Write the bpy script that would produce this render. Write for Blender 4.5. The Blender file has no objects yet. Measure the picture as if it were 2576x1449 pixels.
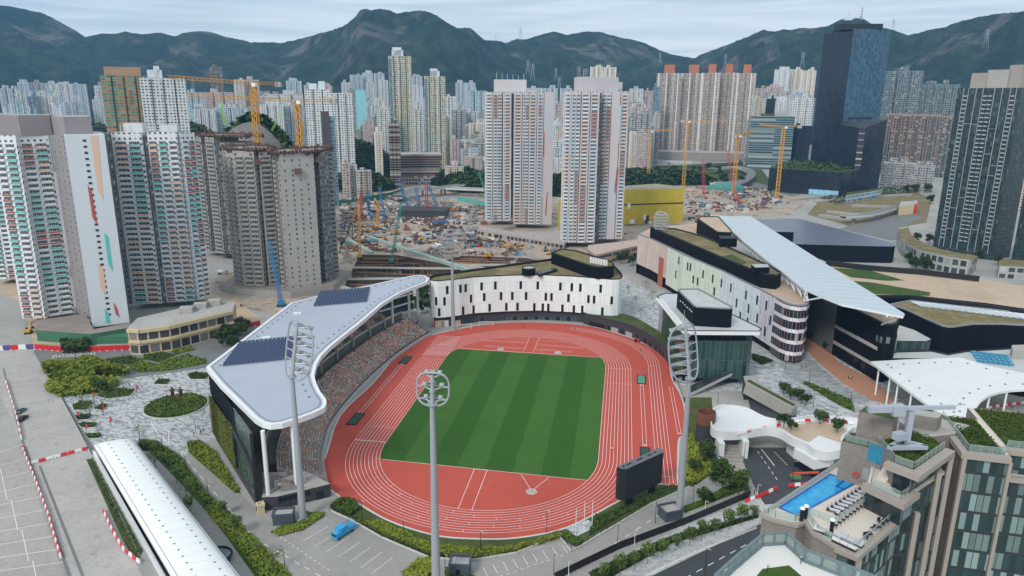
import bpy,math,random
from mathutils import Vector,Matrix,noise as mnoise
from mathutils.geometry import tessellate_polygon
random.seed(7)
S=bpy.context.scene
COL=S.collection
PI=math.pi
ONE='first second third fourth fifth sixth seventh eighth ninth tenth eleventh twelfth thirteenth fourteenth fifteenth sixteenth seventeenth eighteenth nineteenth'.split()
# camera
cx_,cy_,cz_,yaw,pitch,roll,foc=40.395,-258.226,114.740,-0.152486,0.257609,0.00784652,1801.167
_F=Vector((math.sin(yaw)*math.cos(pitch),math.cos(yaw)*math.cos(pitch),-math.sin(pitch)))
_R0=Vector((math.cos(yaw),-math.sin(yaw),0));_U0=_R0.cross(_F)
_R=_R0*math.cos(roll)+_U0*math.sin(roll);_U=-_R0*math.sin(roll)+_U0*math.cos(roll)
CP=Vector((cx_,cy_,cz_))
cam=bpy.data.cameras.new('camera');camo=bpy.data.objects.new('camera',cam);COL.objects.link(camo)
camo.matrix_world=Matrix(((_R.x,_U.x,-_F.x,cx_),(_R.y,_U.y,-_F.y,cy_),(_R.z,_U.z,-_F.z,cz_),(0,0,0,1)))
cam.sensor_width=36;cam.lens=foc/2576*36;cam.clip_start=1;cam.clip_end=30000
S.camera=camo
# world, sun, exposure
SUN_EL,SUN_AZ=math.radians(40),math.radians(203)
W=bpy.data.worlds.new("World");S.world=W;W.use_nodes=True
nt=W.node_tree;nt.nodes.clear()
def nd(t,**k):
 n=nt.nodes.new(t)
 for a,b in k.items():setattr(n,a,b)
 return n
out=nd('ShaderNodeOutputWorld');bg=nd('ShaderNodeBackground');sky=nd('ShaderNodeTexSky',sky_type='NISHITA')
sky.sun_disc=False;sky.sun_elevation=SUN_EL;sky.sun_rotation=SUN_AZ;sky.air_density=1.2;sky.dust_density=2.5
sm=nd('ShaderNodeVectorMath',operation='SCALE');sm.inputs['Scale'].default_value=1.0
tc=nd('ShaderNodeTexCoord');mp=nd('ShaderNodeMapping');mp.inputs['Scale'].default_value=(1.8,1.8,26)
ns=nd('ShaderNodeTexNoise');ns.inputs['Scale'].default_value=2.6;ns.inputs['Detail'].default_value=6;ns.inputs['Distortion'].default_value=.6
cr=nd('ShaderNodeValToRGB');cr.color_ramp.elements[0].position=.36;cr.color_ramp.elements[0].color=(4.6,5.25,5.6,1)
cr.color_ramp.elements[1].position=.62;cr.color_ramp.elements[1].color=(6.3,6.75,6.95,1)
mx=nd('ShaderNodeMix',data_type='RGBA');mx.inputs[0].default_value=.9
nt.links.new(tc.outputs['Generated'],mp.inputs['Vector']);nt.links.new(mp.outputs[0],ns.inputs['Vector'])
nt.links.new(ns.outputs['Fac'],cr.inputs[0]);nt.links.new(sky.outputs[0],mx.inputs[6]);nt.links.new(cr.outputs[0],mx.inputs[7])
nt.links.new(mx.outputs[2],bg.inputs[0]);bg.inputs[1].default_value=.1;nt.links.new(bg.outputs[0],out.inputs[0])
sun=bpy.data.lights.new('sun','SUN');sun.energy=1.5;sun.angle=math.radians(14);sun.color=(1,.97,.92)
so=bpy.data.objects.new('sun',sun);COL.objects.link(so)
so.rotation_euler=(PI/2-SUN_EL,0,PI-SUN_AZ)
S.view_settings.view_transform='Standard';S.view_settings.look='None';S.view_settings.exposure=.58;S.view_settings.gamma=1
# measuring helpers (photo points to world points)
def G(px,py,z=0.0):
 d=_F+_R*((px-1288)/foc)+_U*((724.5-py)/foc)
 t=(z-cz_)/d.z
 return Vector((cx_+t*d.x,cy_+t*d.y,z))
def PX(P):
 d=Vector(P)-CP;w=d.dot(_F)
 return 1288+foc*d.dot(_R)/w,724.5-foc*d.dot(_U)/w
def HT(P,py):
 lo,hi=-60.,(1500.if math.hypot(P[0]-cx_,P[1]-cy_)>450 else 113.)
 for _ in range(40):
  m=(lo+hi)/2
  if PX((P[0],P[1],m))[1]>py:lo=m
  else:hi=m
 return lo
def D(px,py,dist,z=None):
 d=_F+_R*((px-1288)/foc)+_U*((724.5-py)/foc)
 t=dist/math.hypot(d.x,d.y)
 p=CP+d*t
 return Vector((p.x,p.y,p.z if z is None else z))
# objects
def tag(o,label=None,cat=None,group=None,kind=None):
 if label:o['label']=label
 if cat:o['category']=cat
 if group:o['group']=group
 if kind:o['kind']=kind
 return o
def root(name,loc,label,cat,group=None,rz=0):
 o=bpy.data.objects.new(name,None);COL.objects.link(o)
 o.location=loc;o.rotation_euler=(0,0,rz);o.empty_display_size=.5
 return tag(o,label,cat,group)
def copy_tree(o,kids,loc=None,rz=None,label=None,sc=None,parent=None):
 c=o.copy();COL.objects.link(c)
 if parent is not None:c.parent=parent
 if loc is not None:c.location=loc
 if rz is not None:c.rotation_euler=(0,0,rz)
 if sc is not None:c.scale=(sc,sc,sc)if not isinstance(sc,tuple)else sc
 if label:c['label']=label
 for k in kids.get(o.name,[]):copy_tree(k,kids,parent=c)
 return c
KIDS={}
class M:
 def __init__(s):s.v=[];s.f=[];s.m=[];s.uv=[]
 def face(s,pts,mi=0,uv=None):
  n=len(s.v);s.v+=[tuple(p)for p in pts];s.f.append(tuple(range(n,n+len(pts))));s.m.append(mi)
  if uv is None:uv=[(p[0],p[1])for p in pts]
  s.uv+=uv
 def wall(s,a,b,z0,z1,mi=0,u0=0.,v0=0.):
  L=math.hypot(b[0]-a[0],b[1]-a[1])
  s.face([(a[0],a[1],z0),(b[0],b[1],z0),(b[0],b[1],z1),(a[0],a[1],z1)],mi,[(u0,z0-v0),(u0+L,z0-v0),(u0+L,z1-v0),(u0,z1-v0)])
  return u0+L
 def poly(s,pts,z,mi=0,down=False):
  P=[Vector((p[0],p[1],0))for p in pts]
  zz=(lambda p:p[2])if z is None else(lambda p:z)
  Q=[(p[0],p[1],zz(p))for p in pts]
  for t in tessellate_polygon([P]):
   a,b,c=[P[i]for i in t]
   ar=(b-a).cross(c-a).z
   if abs(ar)<1e-9:continue
   if(ar<0)!=down:t=(t[0],t[2],t[1])
   s.face([Q[i]for i in t],mi)
 def prism(s,pts,z0,z1,mi=0,mt=None,bottom=False,v0=None,ccw=True):
  if ccw:
   A=sum(pts[i][0]*pts[(i+1)%len(pts)][1]-pts[(i+1)%len(pts)][0]*pts[i][1]for i in range(len(pts)))
   if A<0:pts=list(reversed(pts))
  u=0.
  for i in range(len(pts)):u=s.wall(pts[i],pts[(i+1)%len(pts)],z0,z1,mi,u,z0 if v0 is None else v0)
  s.poly(pts,z1,mi if mt is None else mt)
  if bottom:s.poly(pts,z0,mi if mt is None else mt,True)
 def box(s,c,sz,rz=0.,mi=0,mt=None):
  cc,sn=math.cos(rz),math.sin(rz);x,y,z=c;a,b,h=sz[0]/2,sz[1]/2,sz[2]
  P=[(x+cc*i-sn*j,y+sn*i+cc*j)for i,j in((-a,-b),(a,-b),(a,b),(-a,b))]
  s.prism(P,z,z+h,mi,mt,True,ccw=False)
 def bar(s,a,b,w,h=None,mi=0,up=(0,0,1)):
  a,b=Vector(a),Vector(b);d=(b-a)
  if d.length<1e-6:return
  d.normalize();h=h or w;up=Vector(up)
  if abs(d.dot(up))>.98:up=Vector((1,0,0))
  r=d.cross(up).normalized()*(w/2);u=r.cross(d).normalized()*(h/2)
  A=[a-r-u,a+r-u,a+r+u,a-r+u];B=[p+(b-a)for p in A];L=(b-a).length
  for i in range(4):
   j=(i+1)%4;s.face([A[i],A[j],B[j],B[i]],mi,[(0,0),(w,0),(w,L),(0,L)])
  s.face(A[::-1],mi);s.face(B,mi)
 def tube(s,path,r,n=8,mi=0,cap=True,close=False):
  path=[Vector(p)for p in path];N=len(path);rs=r if isinstance(r,(list,tuple))else[r]*N
  rings=[];pr=None;L=0
  for i,p in enumerate(path):
   if close:d=path[(i+1)%N]-path[i-1]
   else:d=path[min(i+1,N-1)]-path[max(i-1,0)]
   d.normalize()
   if pr is None:
    up=Vector((0,0,1))if abs(d.z)<.95 else Vector((1,0,0));x=d.cross(up).normalized()
   else:
    x=(pr-d*pr.dot(d)).normalized()
   pr=x;y=d.cross(x)
   if i:L+=(p-path[i-1]).length
   rings.append((L,[p+x*(rs[i]*math.cos(2*PI*k/n))+y*(rs[i]*math.sin(2*PI*k/n))for k in range(n)]))
  seg=N if close else N-1
  for i in range(seg):
   (la,A),(lb,B)=rings[i],rings[(i+1)%N]
   for k in range(n):
    j=(k+1)%n;ua,ub=k*2*PI*rs[i]/n,(k+1)*2*PI*rs[i]/n
    s.face([A[j],A[k],B[k],B[j]],mi,[(ub,la),(ua,la),(ua,lb),(ub,lb)])
  if cap and not close:
   s.face(rings[0][1],mi);s.face(rings[-1][1][::-1],mi)
 def cyl(s,c,r,h,n=16,mi=0,r2=None):
  s.tube([c,(c[0],c[1],c[2]+h)],[r,r if r2 is None else r2],n,mi)
 def ball(s,c,r,n=8,m=5,mi=0):
  rr=r if isinstance(r,(tuple,list))else(r,r,r)
  pt=lambda i,j:(c[0]+rr[0]*math.sin(PI*j/m)*math.cos(2*PI*i/n),c[1]+rr[1]*math.sin(PI*j/m)*math.sin(2*PI*i/n),c[2]+rr[2]*math.cos(PI*j/m))
  for j in range(m):
   for i in range(n):
    q=[pt(i,j),pt(i,j+1),pt(i+1,j+1),pt(i+1,j)]
    if j==0:q=q[:3]
    elif j==m-1:q=[q[0],q[1],q[3]]
    s.face(q,mi)
 def strip(s,A,B,mi=0,uvw=True):
  u=0
  for i in range(len(A)-1):
   L=(Vector(A[i+1])-Vector(A[i])).length;w=(Vector(A[i])-Vector(B[i])).length
   s.face([A[i],A[i+1],B[i+1],B[i]],mi,[(u,0),(u+L,0),(u+L,w),(u,w)]);u+=L
 def build(s,name,mats,parent=None,world=True,smooth=False,weld=False):
  me=bpy.data.meshes.new(name)
  off=Vector((0,0,0))
  if parent is not None and world:
   off=Vector(parent.location)
   q=parent
   while q.parent is not None:q=q.parent;off=off+Vector(q.location)
  vs=[(v[0]-off.x,v[1]-off.y,v[2]-off.z)for v in s.v]
  me.from_pydata(vs,[],s.f)
  if not isinstance(mats,(list,tuple)):mats=[mats]
  for m in mats:me.materials.append(m)
  me.polygons.foreach_set('material_index',s.m)
  ul=me.uv_layers.new(name='UVMap')
  ul.data.foreach_set('uv',[c for p in s.uv for c in p])
  if smooth:me.polygons.foreach_set('use_smooth',[True]*len(s.f))
  me.update()
  if weld or smooth:
   import bmesh
   bm=bmesh.new();bm.from_mesh(me);bmesh.ops.remove_doubles(bm,verts=bm.verts,dist=1e-3)
   bm.to_mesh(me);bm.free()
   if smooth=='auto':
    me.set_sharp_from_angle(angle=math.radians(35))
  o=bpy.data.objects.new(name,me);COL.objects.link(o)
  if parent is not None:
   o.parent=parent;KIDS.setdefault(parent.name,[]).append(o)
  return o
# materials
class N:
 def __init__(s,name):
  s.mat=bpy.data.materials.new(name);s.mat.use_nodes=True;s.t=s.mat.node_tree
  s.b=s.t.nodes['Principled BSDF'];s.g=None
 def new(s,t,**k):
  n=s.t.nodes.new(t)
  for a,b in k.items():setattr(n,a,b)
  return n
 def put(s,sock,v):
  if isinstance(v,bpy.types.NodeSocket):s.t.links.new(v,sock)
  elif isinstance(v,(tuple,list))and len(v)==3 and sock.type=='RGBA':sock.default_value=(*v,1)
  else:sock.default_value=v
 def m(s,op,a,b=0.,c=0.):
  n=s.new('ShaderNodeMath',operation=op);s.put(n.inputs[0],a);s.put(n.inputs[1],b)
  if op in('MULTIPLY_ADD','COMPARE'):s.put(n.inputs[2],c)
  return n.outputs[0]
 def mix(s,f,a,b,bt='MIX'):
  n=s.new('ShaderNodeMix',data_type='RGBA',blend_type=bt);s.put(n.inputs[0],f);s.put(n.inputs[6],a);s.put(n.inputs[7],b)
  return n.outputs[2]
 def pos(s):
  if s.g is None:s.g=s.new('ShaderNodeNewGeometry').outputs['Position']
  return s.g
 def uv(s):
  n=s.new('ShaderNodeSeparateXYZ');s.put(n.inputs[0],s.new('ShaderNodeTexCoord').outputs['UV']);return n.outputs[0],n.outputs[1]
 def uvv(s):return s.new('ShaderNodeTexCoord').outputs['UV']
 def noise(s,sc,det=3,vec=None,rough=.55,out='Fac',dist=0):
  n=s.new('ShaderNodeTexNoise');s.put(n.inputs['Vector'],vec or s.pos());n.inputs['Scale'].default_value=sc
  n.inputs['Detail'].default_value=det;n.inputs['Roughness'].default_value=rough;n.inputs['Distortion'].default_value=dist
  return n.outputs[out]
 def scale(s,v,sc):
  n=s.new('ShaderNodeMapping');s.put(n.inputs[0],v);n.inputs['Scale'].default_value=sc;return n.outputs[0]
 def ramp(s,f,stops,ip='LINEAR'):
  n=s.new('ShaderNodeValToRGB');s.put(n.inputs[0],f);r=n.color_ramp;r.interpolation=ip
  while len(r.elements)<len(stops):r.elements.new(.5)
  for e,(p,c)in zip(r.elements,stops):e.position=p;e.color=(*c,1)
  return n.outputs[0]
 def rnd(s,a,b=0.):
  c=s.new('ShaderNodeCombineXYZ');s.put(c.inputs[0],a);s.put(c.inputs[1],b)
  n=s.new('ShaderNodeTexWhiteNoise',noise_dimensions='2D');s.put(n.inputs['Vector'],c.outputs[0]);return n.outputs['Value']
 def between(s,x,a,b):return s.m('MULTIPLY',s.m('GREATER_THAN',x,a),s.m('LESS_THAN',x,b))
 def mul(s,c,lo,hi,f):
  v=s.m('MULTIPLY_ADD',f,hi-lo,lo)
  n=s.new('ShaderNodeVectorMath',operation='SCALE');s.put(n.inputs[0],c);s.put(n.inputs['Scale'],v);return n.outputs[0]
 def done(s,col,rough=.7,metal=0.,spec=None,bump=None,bs=.1,alpha=None):
  s.put(s.b.inputs['Base Color'],col);s.put(s.b.inputs['Roughness'],rough);s.put(s.b.inputs['Metallic'],metal)
  if spec is not None:s.b.inputs['Specular IOR Level'].default_value=spec
  if bump is not None:
   n=s.new('ShaderNodeBump');n.inputs['Strength'].default_value=.6;n.inputs['Distance'].default_value=bs;s.put(n.inputs['Height'],bump)
   s.t.links.new(n.outputs[0],s.b.inputs['Normal'])
  if alpha is not None:s.put(s.b.inputs['Alpha'],alpha)
  return s.mat
def mk(name,col,rough=.75,metal=0.,var=.25,sc=.3,spec=None,grain=None):
 n=N(name);f=n.noise(sc,5)
 c=n.mul(col,1-var,1+var,f)
 if grain:c=n.mul(c,1-grain[1],1+grain[1],n.noise(grain[0],2))
 return n.done(c,rough,metal,spec)
def facade(name,wall,cw=3.,ch=3.,win=(.2,.8,.3,.8),glass=(.05,.07,.09),acc=None,band=None,fins=None,gr=.18,curt=(.5,.5,.45),cp=.25,dirt=.18,wall2=None):
 n=N(name);u,v=n.uv()
 U_,V_=n.m('DIVIDE',u,cw),n.m('DIVIDE',v,ch)
 fu,fv=n.m('FRACT',U_),n.m('FRACT',V_);iu,iv=n.m('FLOOR',U_),n.m('FLOOR',V_)
 w=n.m('MULTIPLY',n.between(fu,win[0],win[1]),n.between(fv,win[2],win[3]))
 r=n.rnd(iu,iv)
 base=wall
 if wall2:base=n.mix(n.m('GREATER_THAN',n.rnd(iu,3.3),.6),wall,wall2)
 base=n.mul(base,1-dirt,1+dirt,n.noise(.08,4))
 base=n.mul(base,1-dirt*.6,1+dirt*.6,n.noise(1.2,2,n.scale(n.pos(),(1,1,.12))))
 if acc:
  rr=n.rnd(iu,n.m('FLOOR',n.m('DIVIDE',iv,3.)))
  c=n.ramp(rr,acc,'CONSTANT');base=n.mix(n.m('MULTIPLY',n.m('LESS_THAN',fv,win[2]),n.between(fu,win[0]-.12,win[1]+.12)),base,c)
 if band:base=n.mix(n.m('LESS_THAN',fv,band[0]),base,band[1])
 g=n.mix(n.m('MULTIPLY',n.m('LESS_THAN',r,cp),.6),glass,curt)
 g=n.mul(g,.6,1.4,n.rnd(iv,iu))
 col=n.mix(w,base,g)
 if fins:col=n.mix(n.m('LESS_THAN',n.m('FRACT',n.m('DIVIDE',u,fins[0])),fins[1]),col,fins[2])
 rg=n.m('MULTIPLY_ADD',w,gr-.8,.8)
 return n.done(col,rg)
# setting materials
def ground_mat():
 n=N('city_ground');f=n.noise(.02,5);f2=n.noise(.35,5,rough=.7)
 c=n.ramp(f,[(.3,(.27,.265,.25)),(.55,(.34,.33,.31)),(.75,(.40,.385,.36))])
 c=n.mul(c,.82,1.18,f2);st=n.noise(.09,3,dist=1.5)
 c=n.mix(n.m('MULTIPLY',n.m('LESS_THAN',st,.36),.35),c,(.2,.19,.175))
 return n.done(c,.85)
def concrete_mat(name,a,b,cell=None):
 n=N(name);f=n.noise(.06,6,rough=.65,dist=.4);c=n.mix(f,a,b)
 c=n.mul(c,.86,1.12,n.noise(.8,4));sp=n.noise(.22,5,rough=.8,dist=2.)
 c=n.mix(n.m('MULTIPLY',n.m('LESS_THAN',sp,.42),.35),c,(.2,.18,.15));bg_=n.noise(.025,4,dist=1.5);c=n.mul(c,.75,1.2,bg_)
 if cell:
  u=n.new('ShaderNodeTexBrick');n.put(u.inputs['Vector'],n.scale(n.pos(),(1,1,1)));u.inputs['Scale'].default_value=1
  u.inputs['Brick Width'].default_value=cell[0];u.inputs['Row Height'].default_value=cell[1];u.inputs['Mortar Size'].default_value=.05
  u.inputs['Color1'].default_value=(1,1,1,1);u.inputs['Color2'].default_value=(.93,.93,.93,1);u.inputs['Mortar'].default_value=(.7,.7,.7,1)
  c=n.mix(1.,c,u.outputs[0],'MULTIPLY')
 return n.done(c,.85)
def paving_mat(name,cols,w=1.2,h=.6,rot=.5,big=.08):
 n=N(name);mpn=n.new('ShaderNodeMapping');n.put(mpn.inputs[0],n.pos());mpn.inputs['Rotation'].default_value=(0,0,rot)
 sx=n.new('ShaderNodeSeparateXYZ');n.put(sx.inputs[0],mpn.outputs[0])
 row=n.m('FLOOR',n.m('DIVIDE',sx.outputs[1],h));xx=n.m('ADD',n.m('DIVIDE',sx.outputs[0],w),n.m('MULTIPLY',n.rnd(row,1.7),9.))
 r=n.rnd(n.m('FLOOR',xx),row);lg=n.noise(big,3)
 k=n.m('ADD',n.m('MULTIPLY',r,.55),n.m('MULTIPLY',lg,.5))
 c=n.ramp(k,cols);c=n.mul(c,.9,1.1,n.noise(.5,4))
 return n.done(c,.75)
def grass_mat(name,cols,sc=.15,sc2=2.5,bump=.3):
 n=N(name);f=n.m('ADD',n.m('MULTIPLY',n.noise(sc,5,rough=.65),.7),n.m('MULTIPLY',n.noise(sc2,3),.3))
 c=n.ramp(f,cols);return n.done(c,.9,bump=n.noise(4,2),bs=bump,spec=.2)
M_ground=ground_mat()
M_conc=concrete_mat('pale_concrete',(.36,.345,.325),(.46,.44,.415),(7,7))
M_conc2=concrete_mat('grey_concrete',(.30,.29,.27),(.40,.385,.36))
M_svc=concrete_mat('service_paving',(.25,.245,.23),(.34,.33,.31))
M_asph=mk('dark_asphalt',(.045,.05,.055),.8,var=.2,sc=.15,grain=(3,.12))
M_greyasph=mk('grey_asphalt',(.16,.165,.165),.85,var=.2,sc=.1,grain=(2,.1))
M_pave=paving_mat('mosaic_paving',[(.3,(.22,.23,.245)),(.42,(.32,.33,.345)),(.55,(.40,.41,.42)),(.75,(.5,.505,.51))],1.6,.8,.45)
M_pave2=paving_mat('striped_paving',[(.3,(.19,.20,.215)),(.5,(.27,.285,.30)),(.75,(.38,.385,.39))],2.4,.5,-.3)
M_foot=paving_mat('footpath_paving',[(.3,(.33,.33,.33)),(.5,(.42,.42,.42)),(.75,(.5,.5,.5))],.8,.4,.55)
M_orange=mk('terracotta_paving',(.42,.21,.13),.85,var=.15,grain=(1.5,.08))
M_grass=grass_mat('verge_grass',[(.3,(.035,.055,.015)),(.5,(.06,.085,.022)),(.65,(.10,.10,.035)),(.8,(.15,.12,.06))],.12)
M_lawn=grass_mat('bright_lawn',[(.3,(.03,.06,.012)),(.55,(.055,.10,.018)),(.8,(.09,.14,.03))])
M_drygrass=grass_mat('dry_roof_grass',[(.28,(.09,.10,.03)),(.45,(.16,.14,.06)),(.6,(.26,.2,.11)),(.75,(.36,.28,.19))],.1,.8)
M_sand=concrete_mat('sandy_earth',(.42,.30,.2),(.56,.44,.33))
def earth_mat():
 n=N('construction_earth');f=n.noise(.035,6,rough=.7,dist=.8)
 c=n.ramp(f,[(.3,(.10,.08,.07)),(.42,(.22,.18,.15)),(.5,(.44,.35,.27)),(.58,(.34,.28,.23)),(.75,(.30,.28,.26))])
 c=n.mul(c,.5,1.4,n.noise(.25,6,rough=.8));return n.done(c,.9)
M_earth=earth_mat()
def turf_mat():
 n=N('striped_turf');s=n.new('ShaderNodeSeparateXYZ');n.put(s.inputs[0],n.pos())
 x=n.m('ADD',s.outputs[0],n.m('MULTIPLY',n.m('SUBTRACT',n.noise(.12,2),.5),.8))
 k=n.m('FRACT',n.m('DIVIDE',n.m('ADD',x,100.5),18.2));k=n.between(k,.06,.56)
 c=n.mix(k,(.034,.098,.016),(.050,.125,.024))
 st=n.noise(.5,4,n.scale(n.pos(),(.5,1.6,1)),rough=.7);c=n.mul(c,.72,1.28,st)
 c=n.mul(c,.85,1.15,n.noise(.05,3))
 b=n.noise(.11,2,dist=.6);c=n.mix(n.m('MULTIPLY',n.m('GREATER_THAN',b,.73),.35),c,(.12,.13,.05))
 return n.done(c,.95,spec=.15,bump=n.noise(6,2),bs=.05)
M_turf=turf_mat()
def track_mat():
 n=N('red_track_surface');c=n.mul((.47,.085,.06),.84,1.1,n.noise(.05,5,rough=.7))
 c=n.mul(c,.95,1.05,n.noise(1.5,3));sp=n.noise(.3,3,dist=1.);c=n.mix(n.m('MULTIPLY',n.m('GREATER_THAN',sp,.68),.12),c,(.7,.3,.25))
 return n.done(c,.85,spec=.25)
M_track=track_mat()
M_line=mk('white_line_paint',(.78,.74,.74),.7,var=.1)
M_yline=mk('yellow_line_paint',(.75,.48,.08),.7,var=.1)
def hill_mat():
 n=N('hill_forest');f=n.noise(.012,8,rough=.7);sep=n.new('ShaderNodeSeparateXYZ');n.put(sep.inputs[0],n.pos())
 c=n.ramp(f,[(.3,(.006,.012,.008)),(.5,(.020,.033,.018)),(.68,(.05,.066,.036))])
 c=n.mul(c,.3,1.7,n.noise(.04,5,rough=.85))
 r=n.m('ADD',n.noise(.0035,7,rough=.72,dist=.4),n.m('MULTIPLY',n.m('DIVIDE',sep.outputs[2],600.),.10))
 rock=n.mix(n.noise(.03,5),(.10,.09,.085),(.26,.22,.2))
 c=n.mix(n.ramp(r,[(.60,(0,0,0)),(.68,(.6,.6,.6))]),c,rock)
 return n.done(c,.95,spec=.1,bump=n.noise(.03,8,rough=.7),bs=30.)
M_hill=hill_mat()
# haze
hz=M();hz.prism([(-6500,-700),(6500,-700),(6500,6200),(-6500,6200)],-16,960,bottom=True)
hm=bpy.data.materials.new('haze_air');hm.use_nodes=True;hm.node_tree.nodes.remove(hm.node_tree.nodes['Principled BSDF'])
pv=hm.node_tree.nodes.new('ShaderNodeVolumePrincipled');pv.inputs['Density'].default_value=.000068;pv.inputs['Color'].default_value=(.27,.60,1,1)
pv.inputs['Anisotropy'].default_value=.2
hm.node_tree.links.new(pv.outputs[0],hm.node_tree.nodes['Material Output'].inputs['Volume'])
tag(hz.build('haze',hm),kind='stuff')
S.cycles.volume_bounces=1
# ground with the two construction pits cut out
PITS=[[(-116,160),(-61,118),(-32,195),(-86,240)],[(-30,195),(40,150),(60,215),(-5,262)]]
PITS=[[G(*q)for q in((862,728),(905,640),(1000,642),(1185,676),(1060,700),(960,712))],
[G(*q)for q in((1120,655),(1165,643),(1345,650),(1400,664),(1385,690),(1330,690))]]
g=M();R_=9000
outer=[Vector((-R_,-900,0)),Vector((R_,-900,0)),Vector((R_,R_,0)),Vector((-R_,R_,0))]
loops=[outer]+[[Vector((p.x,p.y,0))for p in P]for P in PITS]
flat=[p for l in loops for p in l]
for t in tessellate_polygon(loops):
 a,b,c=[flat[i]for i in t]
 if(b-a).cross(c-a).z<0:t=(t[0],t[2],t[1])
 g.face([flat[i]for i in t])
tag(g.build('ground',M_ground),kind='structure')
def sheet(name,pts,z,mat,px=True,kind='structure'):
 P=[G(*q)for q in pts]if px else pts
 m=M();m.poly(P,z);return tag(m.build(name,mat),kind=kind)
M_pit=mk('pit_wall_rust',(.09,.06,.045),.9,var=.4,sc=.3)
M_pitfl=concrete_mat('pit_floor_mud',(.05,.045,.04),(.12,.10,.09))
for P in PITS:
 m=M();A=sum(P[i].x*P[(i+1)%len(P)].y-P[(i+1)%len(P)].x*P[i].y for i in range(len(P)))
 Q=list(P)if A>0 else list(reversed(P))
 for i in range(len(Q)):m.wall(Q[(i+1)%len(Q)],Q[i],-13,0,0)
 m.poly(Q,-13,1)
 tag(m.build('excavation',[M_pit,M_pitfl]),kind='structure')
# hills
RIDGE=[(-1500,130),(-1100,70),(-800,95),(-420,60),(-250,30),(-120,8),(0,12),(40,17),(100,30),(130,42),(160,60),(190,75),(215,93),(255,82),(290,84),(313,78),(357,85),(397,80),(440,90),(460,82),(500,77),(527,78),(567,92),(600,97),(630,106),(667,105),(707,107),(750,98),(790,87),(827,77),(859,67),(892,43),(900,33),(907,22),(922,21),(932,25),(955,21),(979,23),(995,33),(1015,30),(1052,25),(1072,27),(1099,37),(1115,50),(1139,63),(1152,70),(1179,68),(1195,78),(1209,92),(1219,100),(1252,101),(1272,107),(1299,97),(1322,98),(1359,87),(1392,78),(1425,87),(1475,78),(1509,79),(1559,92),(1609,103),(1642,117),(1669,130),(1692,137),(1717,140),(1750,146),(1757,138),(1800,123),(1850,103),(1884,90),(1920,73),(1947,78),(1970,72),(1994,74),(2014,68),(2050,70),(2084,63),(2117,47),(2137,43),(2167,43),(2190,57),(2217,67),(2250,75),(2284,87),(2304,83),(2340,73),(2370,68),(2417,52),(2467,40),(2517,32),(2576,27),(2700,15),(2900,30),(3050,60),(3400,40),(3900,110)]
def interp(T,x):
 for i in range(len(T)-1):
  if T[i][0]<=x<=T[i+1][0]:
   f=(x-T[i][0])/(T[i+1][0]-T[i][0]);return T[i][1]+(T[i+1][1]-T[i][1])*f
 return T[0][1]if x<T[0][0]else T[-1][1]
DR=[(-420,4300),(300,4200),(700,4000),(900,3400),(1150,3400),(1300,3900),(1600,4000),(1740,4100),(1900,3600),(2150,3300),(2300,3500),(2576,3000),(3050,3000)]
hm_=M();NA,ND=860,76;rows=[]
for i in range(NA+1):
 px=-1500+i*5400/NA;d=_F+_R*((px-1288)/foc)+_U*((724.5-interp(RIDGE,px))/foc);hl=math.hypot(d.x,d.y);dx,dy=d.x/hl,d.y/hl
 dr=interp(DR,px)+130*mnoise.noise(Vector((px*.006,3,0)));zr=cz_+d.z/hl*dr;d0=2150
 col=[]
 for j in range(ND+1):
  t=j/(ND-14)*1.0;dist=d0+(dr-d0)*t
  x,y=cx_+dx*dist,cy_+dy*dist
  if t<=1:
   s=t**1.35*(.35+.65*t);w=math.sin(PI*min(t,1))**.8
   q=Vector((x*.0016,y*.0016,0));g1=1-abs(mnoise.noise(q)*2.2);g2=1-abs(mnoise.noise(q*2.3+Vector((5,2,0)))*2.2)
   z=zr*s+w*(g1*.30+g2*.16-.24)*zr*.8+w*24*mnoise.fractal(Vector((x*.009,y*.009,1)),.9,2.1,4)
   lim=cz_+(zr-cz_)*(dist/dr)-2
   z=min(z,lim-(1-t)*zr*.12)
  else:
   z=zr*(1-((t-1)*3.2)**1.5*.8)
  if t==1 or abs(t-1)<.5/(ND-14):z+=3.5*mnoise.fractal(Vector((x*.03,y*.03,4)),.8,2.2,4)
  z=max(z,-3)if j else-12
  col.append((x,y,z))
 rows.append(col)
for i in range(NA):
 for j in range(ND):hm_.face([rows[i][j],rows[i+1][j],rows[i+1][j+1],rows[i][j+1]])
tag(hm_.build('hills',M_hill,smooth=True),kind='structure')
# surfaces on the ground (outlines measured off the photo, laid at ground level)
sheet('grass_land',[(820,330),(1230,330),(1230,430),(820,430)],.03,M_grass)
def sheet_h(name,pts,z,mat,holes):
 loops=[[Vector((G(*q).x,G(*q).y,0))for q in pts]]+[[Vector((p.x,p.y,0))for p in P]for P in holes]
 flat=[p for l in loops for p in l];m=M()
 for t in tessellate_polygon(loops):
  a,b,c=[flat[i]for i in t]
  if(b-a).cross(c-a).z<0:t=(t[0],t[2],t[1])
  m.face([(flat[i].x,flat[i].y,z)for i in t])
 return tag(m.build(name,mat),kind='structure')
sheet_h('earth_yard',[(845,442),(1230,466),(1400,500),(1440,560),(1640,600),(1610,650),(1400,690),(1350,720),(1090,720),(870,755),(690,790),(540,760),(540,700),(700,640)],.04,M_earth,PITS)
sheet('earth_yard',[(1570,462),(1960,466),(2040,500),(1990,540),(1830,548),(1700,575),(1570,590)],.04,M_earth)
sheet('earth_yard',[(0,700),(120,700),(150,800),(235,835),(230,868),(85,866),(60,760),(0,740)],.04,M_sand)
sheet('earth_yard',[(520,735),(600,760),(655,800),(640,815),(585,800),(560,775)],.06,M_sand)
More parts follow.
